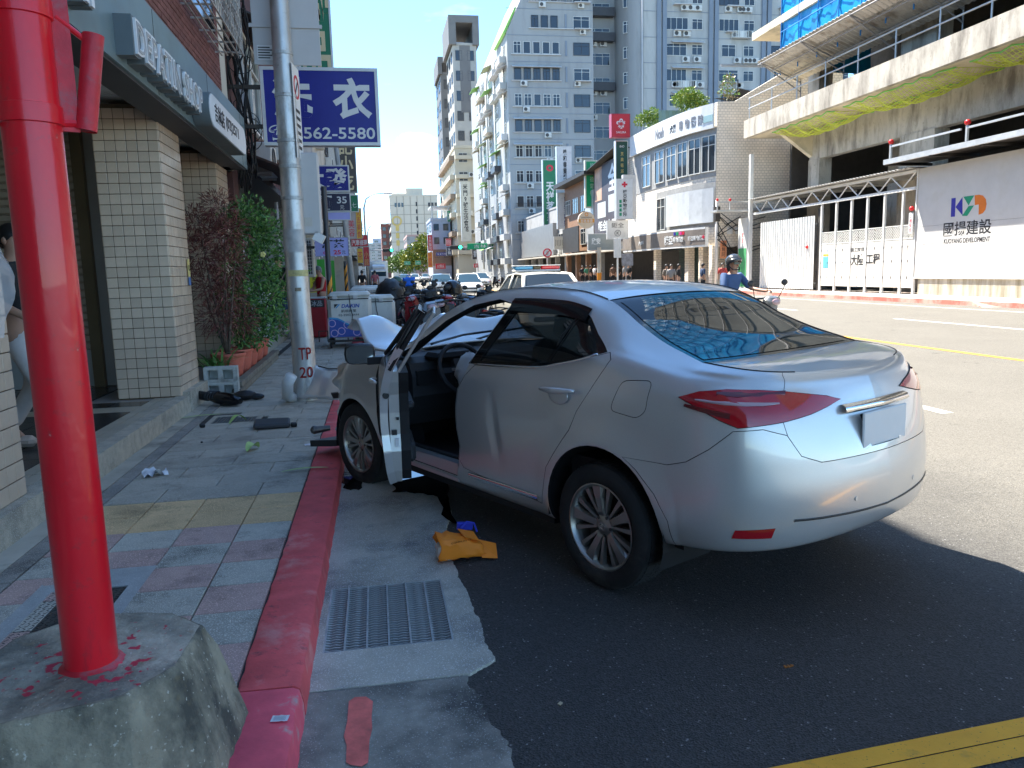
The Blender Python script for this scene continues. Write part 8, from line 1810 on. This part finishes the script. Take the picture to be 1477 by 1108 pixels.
nl=thing('no_turn_sign','round red ringed no turn sign on a slim post beyond the police car','road sign',tuple(AY(789.5,365,70)));R1=.42;MB().lathe([(0,0),(R1*.72,0),(R1*.72,.02),(0,.02)],24,o=(0,.02,0),ax=(0,-1,0)).build('disc',t_wh,nl);MB().lathe([(R1*.72,0),(R1,0),(R1,.03),(R1*.72,.03)],24,o=(0,.02,0),ax=(0,-1,0)).build('ring',t_red,nl);MB().box((0,-.012,0),(.08,.01,.6),(0,.75,0)).build('slash',t_red,nl);text('Ɔ',t_blk,nl,tuple(Vector(nl.location)+Vector((0,-.003,0))),(1,0,0),WZ,.3,.2,.003);MB().bx(-.04,.04,.03,.1,-3.2,.4).build('post',m_gback,nl)
st2=thing('street_post','cream and orange banded post at the far arcade','post',tuple(AY(864.5,405,57).xy)+(.15,));b=MB();b.cyl((0,0,0),(0,0,3.0),.16,n=12);b.build('post',m_cream,st2,smooth=40);b=MB();b.cyl((0,0,.2),(0,0,1.1),.165,n=12,caps=False);b.build('orange_band',f_org,st2,smooth=True)
st3=thing('bus_stop_pole','slim white bus stop pole with a photo panel in front of the clinic','bus stop',tuple(AY(891,405,50).xy)+(.15,));b=MB();b.cyl((0,0,0),(0,0,3.4),.06,n=8);b.build('pole',m_wpost,st3,smooth=40);MB().bbox((.0,0,2.75),(.5,.08,1.3),.02).build('panel',f_wh,st3);MB().bbox((.7,.05,1.95),(.8,.05,.8),.02).build('photo_panel',M('photo_grey',(.2,.2,.22),.5,var=.5,scale=3),st3)
# tower and distant street
m_tow=M('tower_render',(.32,.33,.33),.85,var=.07,scale=.25,dirt=(.22,.222,.22),dscale=.5,dlo=.5,dhi=.75,stretch=(1,1,.2));m_towl=M('tower_pilaster',(.2,.235,.28),.8,var=.08,scale=.4);m_towe=M('tower_light',(.42,.42,.4),.85,var=.1,scale=.3,dirt=(.26,.26,.25),dscale=.5,dlo=.5,dhi=.75,stretch=(1,1,.2))
tw=thing('apartment_tower','large pale blue grey apartment tower with stained walls and many air conditioners','building',(18.3,103,0));FZ=3.25
MB().prism([(0,0),(0,32),(2.6,37.5),(6.5,46),(11.5,46),(11.5,0)],(18.3,103,0),(1,0,0),(0,0,1),(0,38,0)).build('front_wing',m_tow,tw,world=True)
MB().bx(29.81,36.5,108,140,0,48).build('recess_wall',m_tow,tw,world=True)
b=MB();rows=[[(36.5-2.2*math.cos(a),108.4-6*math.sin(a),z) for a in [math.pi/2*k/8 for k in range(9)]] for z in (0,48)];b.grid(rows[::-1]);b.build('curved_bay',m_tow,tw,smooth=True,world=True)
MB().bx(36.51,66,102.4,140,0,48).build('right_wing',m_towe,tw,world=True)
for x in (38.3,45.6,53.2,60.8):MB().bx(x,x+.55,102.1,102.39,0,47).bx(x+.8,x+1.35,102.1,102.39,0,47).build('pilaster_pair',m_towl,tw,world=True)
r=random.Random(10)
for f in range(14):
    z=3.4+f*FZ
    if z>44:break
    MB().bx(18.25,29.8,102.96,102.999,z-1.0,z-.94).bx(36.52,66,102.36,102.399,z-1.0,z-.94).build('floor_line',m_towl,tw,world=True)
    if z<6:continue
    x0=19.0 if z<31 else 21.4
    fr=r.choice([m_frame_w,m_frame_d,m_frame_d,m_frame_w])
    for k in range(5 if z<31 else (3 if z<40 else 2)):window(tw,x0+.6+1.28*k-18.3,-.02,z,0,.95,1.5,fr,r.choice(['one','two']))
    MB().bx(x0-.2,x0+6.4,102.75,102.98,z-.16,z-.06).build('sill',m_gback,tw,world=True)
    if r.random()<.5:
        b=MB();[b.bx(x0-.1+.2*q,x0-.07+.2*q,102.65,102.68,z-.1,z+.5) for q in range(32)];b.bx(x0-.1,x0+6.3,102.64,102.69,z+.5,z+.54);b.build('railing',m_steel_d,tw,world=True)['kind']='stuff'
    if r.random()<.35:MB().prism([(0,0),(-.6,-.25),(-.6,-.3),(0,-.05)],(x0-.2,102.98,z+1.8),(0,1,0),(0,0,1),(6.6,0,0)).build('awning',M('awning_grey_green',(.2,.27,.24),.6),tw,world=True)
    if r.random()<.35:ac_part(tw,x0+r.uniform(1,5)-18.3,-.02,z-.8,0,1.1)
    MB().bx(26.0,26.25,102.9,102.99,z-.2,z+1.7).build('slit',m_towl,tw,world=True)
    window(tw,9.9,-.02,z-.1,0,2.2,1.6,r.choice([m_frame_w,m_frame_d]),'two')
    if r.random()<.6:ac_part(tw,9.2+r.random(),-.02,z-.75,0,1.0);MB().bx(27.2,29.4,102.3,102.98,z-.2,z-.1).build('ledge',m_gback,tw,world=True)
    window(tw,32.0-18.3,4.97,z,0,3.2,1.6,m_frame_w,'three')
    if r.random()<.7:ac_part(tw,31.2-18.3,4.95,z-.8,0,1.2);ac_part(tw,32.6-18.3,4.95,z-.8,0,1.2) if r.random()<.6 else None
    if r.random()<.3:MB().bx(30.2,34.0,106.8,107.9,z-.3,z+.8).build('balcony',m_frame_d,tw,world=True)
    if r.random()<.8:window(tw,36.5-2.2*.75-18.3,108.4-6*.68-103-.03,z,rad(-26-8),1.0,1.5,m_frame_w,'two')
    for bay in (40.4,47.8,55.4,62):
        if r.random()<.9:window(tw,bay+.7-18.3,-.62,z,0,r.choice([2.0,2.8,3.2]),1.55,r.choice([m_frame_w,m_frame_w,m_frame_d]),r.choice(['two','three','four']))
        if r.random()<.9:window(tw,bay+3.6-18.3,-.62,z+.1,0,1.5,1.35,m_frame_w,'two')
        for q in range(r.choice([2,2,3,4])):ac_part(tw,bay+r.uniform(.2,4.6)-18.3,-.62,z-.85,0,1.25)
        if r.random()<.35:
            b=MB();x_=bay+r.uniform(0,2);[b.bx(x_+.22*q,x_+.26*q+.02,101.6,101.64,z-.9,z-.1) for q in range(12)];b.bx(x_,x_+2.6,101.6,102.3,z-.95,z-.9);b.bx(x_,x_+2.6,101.6,101.65,z-.12,z-.08);b.build('ac_cage',m_frame_w,tw,world=True)['kind']='stuff'
        if r.random()<.3:MB().prism([(0,0),(-.7,-.3),(-.7,-.35),(0,-.05)],(bay,102.39,z+1.9),(0,1,0),(0,0,1),(4.5,0,0)).build('awning',M('awning_grey_green'),tw,world=True)
        if r.random()<.4:MB().bx(bay+.2,bay+2.6,101.7,102.38,z-.2,z-.08).build('planter',m_gback,tw,world=True)
for x in (29.9,36.3):b=MB();b.cyl((x,107.5 if x<30 else 102.3,2),(x,107.5 if x<30 else 102.3,46),.12,n=8);b.build('drain_pipe',m_gback,tw,smooth=True,world=True)
for f in range(9):
    z=3.4+f*FZ
    for k in range(5):
        y=106+6.5*k;window(tw,-.03,y-103,z,-E_,2.4,1.5,m_frame_w,'three')
        if r.random()<.6:MB().bx(-.9,-.02,y-105,y-101.4,z-.9,z-.1).build('balcony',r.choice([m_towe,m_frame_d,m_gback]),tw)
        if r.random()<.5:MB().prism([(0,0),(-1.2,-.5),(-1.2,-.55),(0,-.05)],(-.0,y-105.2,z+2.1),(1,0,0),(0,0,1),(0,4,0)).build('awning',r.choice([M('awning_lime',(.25,.5,.12),.6),m_cream,M('awning_grey_green')]),tw)
for k in range(4):b=MB();b.cyl((-.12,3+8*k,2),(-.12,3+8*k,31),.14,n=6);b.build('drain_pipe',m_wpost,tw,smooth=True)
MB().prism([(0,0),(1.5,3.2),(1.35,3.4),(-.3,.2)],(18.2,103.4,31.9),(1,0,0),(0,0,1),(0,8,0)).build('sloped_roof',M('awning_lime'),tw,world=True)
def block(name,label,u0,u1,v0,Y,D,mat,rows=0,cols=0,fr=None,side=0,vbase=None,flat=True,wk='two',cat='building',crown=None):
    """building whose front faces the camera's side; its street flank recedes from the front corner"""
    a,c=AY(u0,395,Y),AY(u1,395,Y);h=AY((u0+u1)/2,v0,Y).z;w_=c.x-a.x;t=thing(name,label,cat,(a.x,Y,0))
    MB().bx(0,w_,0,D,0,h).build('wall',mat,t);MB().bx(-.15,w_+.15,-.15,D,h,h+.5).build('parapet',mat,t)
    if rows:
        fh=(h-4)/rows
        for i in range(rows):
            for j in range(cols):window(t,w_*(j+.5)/cols,-.03,4+fh*i+fh*.25,0,w_/cols*.55,fh*.5,fr,wk)
            for j in range(side):window(t,-.03,D*(j+.5)/side,4+fh*i+fh*.25,-E_,D/side*.55,fh*.5,fr,wk)
    return t,w_,h
m_dkgrey=M('cladding_dark_grey',(.15,.145,.14),.7,var=.08,scale=.5);m_stone=M('stone_panel_grey',(.36,.35,.32),.8,var=.08,scale=.5,dirt=(.28,.27,.25),dscale=.4);m_beige=M('render_beige',(.5,.45,.35),.85,var=.08,scale=.3,dirt=(.4,.35,.26),dscale=.3,dlo=.5,dhi=.8);m_hotel=M('hotel_cream',(.6,.53,.42),.8,var=.04,scale=.3);m_pinkw=M('render_pink',(.5,.33,.3),.85,var=.08);m_bluew=M('render_blue_grey',(.38,.42,.5),.85,var=.08);m_brn=M('render_brown',(.26,.2,.15),.85,var=.12,scale=.4)
T1,w1,h1=block('stone_tower','slim grey stone clad tower with an open frame crown',664,697,66,175,14,m_stone,11,2,m_frame_d,3)
MB().bx(-.8,.8,-.8,14,h1,h1+4.5).bx(w1-.8,w1+.6,-.8,14,h1,h1+4.5).bx(-.8,w1+.6,-.8,14,h1+4.5,h1+6).build('crown_frame',m_dkgrey,T1);MB().bx(1.5,w1-1.4,-.06,0,h1-14,h1).build('dark_band',m_dkgrey,T1)
T2,w2,h2=block('stone_tower','second slimmer grey tower half hidden left of the stone clad one',646,664,108,195,14,m_dkgrey,10,1,m_frame_d,2);MB().bx(-.6,w2,-.5,12,h2+2.6,h2+4).bx(-.6,.4,-.5,12,h2,h2+2.6).build('crown_frame',m_dkgrey,T2)
b3,w3,h3=block('mixed_block','worn beige apartment block with balconies behind the tall vertical rice sign',662,707,214,150,30,m_beige,6,2,m_frame_w,6)
for i in range(6):
    MB().bx(-1.0,-.02,1,28,5+h3/7*i,5.9+h3/7*i).build('balcony',m_brn if i % 2 else m_beige,b3);MB().bx(0,w3,-.9,-.02,5+h3/7*i,5.7+h3/7*i).build('balcony',m_beige,b3)
    ac_part(b3,w3*r.uniform(.2,.8),-.92,5.2+h3/7*i,0,1.5)
b4,w4,h4=block('grey_house','blue grey four storey house with a roof shelter beside the beige block',625,652,318,160,14,m_bluew,3,2,m_frame_d,2);MB().bx(0,w4,0,8,h4+2.6,h4+2.9).bx(.1,.4,.1,.4,h4,h4+2.6).bx(w4-.4,w4-.1,.1,.4,h4,h4+2.6).build('roof_shelter',m_gback,b4);MB().bx(0,w4,-.05,-.0,3,h4*.52).build('brown_lower_front',m_brn,b4)
ht,wh_,hh_=block('hotel','tall cream panelled hotel block with a gold emblem closing the street view',567,635,283,300,60,m_hotel,0,0)
m_hj=M('hotel_joint',(.38,.33,.26),.8)
for k in range(1,9):MB().bx(0,wh_,-.06,-.01,hh_*k/9-.12,hh_*k/9+.12).build('panel_joint',m_hj,ht);MB().bx(-.06,-.01,0,60,hh_*k/9-1.0,hh_*k/9+1.0).build('window_band',m_pane,ht)
for k in range(1,7):MB().bx(wh_*k/7-.12,wh_*k/7+.12,-.075,-.062,0,hh_).build('panel_joint',m_hj,ht)
for k in range(7):MB().bx(wh_*.54,wh_*.57,-.09,-.076,hh_*.93-k*hh_*.088-1.6,hh_*.93-k*hh_*.088).build('window',m_pane,ht)
for x in (.1,.17,.24,.8,.87,.94):MB().bx(wh_*x,wh_*x+.8,-.09,-.076,hh_*.87,hh_*.92).build('window',m_pane,ht)
MB().lathe([(1.3,0),(1.9,0),(1.9,.1),(1.3,.1)],20,o=(wh_*.13,-.1,hh_*.7),ax=(0,-1,0)).build('gold_emblem',t_gold,ht)
for k in range(3):MB().bx(wh_*.1,wh_*.17,-.12,-.08,hh_*(.58-.09*k),hh_*(.58-.09*k)+2).build('gold_letter',t_gold,ht)
MB().bx(wh_*.35,wh_*.7,1,12,hh_+.5,hh_+3).bx(wh_*.05,wh_*.35,1,20,hh_+.5,hh_+1.2).build('roof_house',m_hotel,ht)
pb_,wp_,hp_=block('pink_block','pink and grey five storey block in front of the hotel',590,626,341,220,26,m_pinkw,4,3,m_frame_w,4);MB().bx(-.2,wp_*.3,-.1,-.02,0,hp_).build('grey_front',m_greyw,pb_)
block('brown_block','dark red brown block far down on the left of the hotel',553,570,325,330,30,M('render_red_brown',(.22,.1,.08),.85,var=.1),6,2,m_frame_d,0)
block('hazy_block','hazy pale grey slab at the end of the street',527,553,352,420,30,m_greyw,8,3,m_frame_w,0);block('hazy_block','small hazy bluish block left of the far traffic light',540,560,345,480,30,m_bluew,7,2,m_frame_w,0);block('hazy_block','lowest hazy block closing the street on the left',500,530,372,450,30,m_greyw,5,3,m_frame_w,0)
at_sign('rice_sign','tall cream rounded sign with dark vertical characters on the beige block',665,679,262,348,146,sgn('face_pale_cream',(.6,.56,.46)),fr_al,[('米門9號生活會館',0,.06,.8,.5,t_blk,dict(vertical=True,bold=.02))],.8,0,.05)
at_sign('shop_sign','black shop board with large white characters under the beige block',681,700,358,374,140,f_brown,fr_st,[('香力9號',0,0,.6,.8,t_wh,dict(bold=.03))],.4);at_sign('shop_sign','red low shop board with white characters right of the junction',683,701,380,386,138,f_red,fr_st,[('鍋貼水餃',0,0,.6,.8,t_wh,{})],.4)
at_sign('shop_sign','magenta vertical shop front sign near the tower foot',713,723,377,395,125,sgn('face_magenta',(.4,.02,.1)),fr_st,[('花',0,0,.4,.5,t_gold,{})],.4);at_sign('shop_sign','small red square sign over the magenta shop front',714,722,366,376,124,f_red,fr_st,[('茶',0,0,.5,.6,t_wh,{})],.3);at_sign('shop_sign','pink lit sign left of the small red square sign',704,711,358,368,126,sgn('face_pink',(.6,.12,.22)),fr_st,[('美',0,0,.5,.6,t_wh,{})],.3)
at_sign('vertical_sign','red vertical sign with white characters above an orange one far right',617,624,339,362,158,f_red,fr_st,[('大同醫院',0,0,.85,.6,t_wh,dict(vertical=True))],.4);at_sign('vertical_sign','orange vertical sign below the far red vertical sign',617,624,364,386,158,f_org,fr_st,[('平價美',0,0,.8,.6,t_red,dict(vertical=True))],.4)
at_sign('shop_sign','red square sign with a white ring near the beige block',643,651,344,355,150,f_red,fr_st,[('回',0,0,.6,.7,t_wh,{})],.4);at_sign('shop_sign','navy sign with pale characters below the red square sign',644,652,356,369,150,f_navy,fr_st,[('牙醫',0,0,.7,.6,t_wh,dict(vertical=True))],.4);at_sign('vertical_sign','dark green vertical sign high beside the blue grey house',645,650,304,320,155,f_green,fr_st,[('中醫',0,0,.7,.5,t_wh,dict(vertical=True))],.4);at_sign('shop_sign','red board with white characters low on the blue grey house',628,643,380,388,156,f_red,fr_st,[('火鍋店',0,0,.6,.7,t_wh,{})],.4);at_sign('shop_sign','blue banner with white characters on the brown lower front',629,645,364,369,157,f_blue,fr_st,[('五金百貨',0,0,.6,.8,t_wh,{})],.3)
def signal(label,px,u,v,Y,x_post):
    p=AY(u,v,Y);t=thing('traffic_signal',label,'traffic light',(x_post,Y,0));b=MB();b.cyl((0,0,0),(0,0,p.z+.4),.16,.12,8);b.build('post',m_mast,t,smooth=40);b=MB();b.cyl((0,0,p.z+.1),(p.x-x_post,0,p.z),.08,n=8);b.build('mast_arm',m_mast,t,smooth=40)
    dxx=p.x-x_post;MB().bbox((dxx,-.15,p.z),(2.0,.3,.62),.08).build('signal_head',m_blk,t);MB().lathe([(0,.02),(.24,.02),(.26,0)],14,o=(dxx+.62,-.31,p.z),ax=(0,-1,0)).build('green_lamp',M('lamp_green',(.02,.8,.35),.3,emit=1.2),t);return t,dxx,p.z
signal('traffic signal showing green on a long arm at the far left of the junction',0,560,361,150,-.8);tsg,dxx,zz_=signal('traffic signal showing green beside a green street name board',0,658,357,120,20.5)
MB().bbox((dxx+4.2,-.05,zz_+.1),(5.0,.08,.9),.03).build('street_name_board',M('board_green',(.0,.3,.12),.5),tsg);text('吉林路',t_wh,tsg,(20.5+dxx+4.2,119.9,zz_+.1),(1,0,0),WZ,.55,3.0,.01)
t=street_light('curved street lamp in front of the beige block on the right',20.6,118,14,-3.2)
at_sign('name_board','green street name board low in front of the far tree',583,592,377,382,170,M('board_green'),fr_al,[('路口',0,0,.5,.6,t_wh,{})],.1);at_sign('name_board','green direction board beside the yellow tree',599,607,376,382,165,M('board_green'),fr_al,[('長春',0,0,.5,.6,t_wh,{})],.1)
p=AY(606,365,185);bush('street_tree','round yellow green street tree in front of the pink block','tree',(p.x,185,0),[((-3,0,4.5),2.0),((-1,1,6.5),2.2),((1.5,0,8.2),2.6),((2.6,0,5.8),2.2),((.3,-1,4.2),2.0),((3.4,0,8.0),1.8)],3000,.75,.22,(lm('tree_leaf',(.10,.17,.03)),lm('tree_leaf_yellow',(.27,.27,.03))),3,[(-2.6,0,4.5),(-1,1,6),(1.5,0,8),(2.6,0,6)])
p=AY(581,388,210);bush('street_tree','darker green street tree right of the lorry','tree',(p.x,210,0),[((-2.6,0,4),2),((0,0,5.4),2.3),((2.4,0,4.4),2.2),((.5,0,3.2),1.8)],1800,.75,.22,(lm('tree_leaf'),lm('tree_leaf_lime',(.16,.24,.05))),5,[(-2.4,0,4),(0,0,5),(2.2,0,4)])
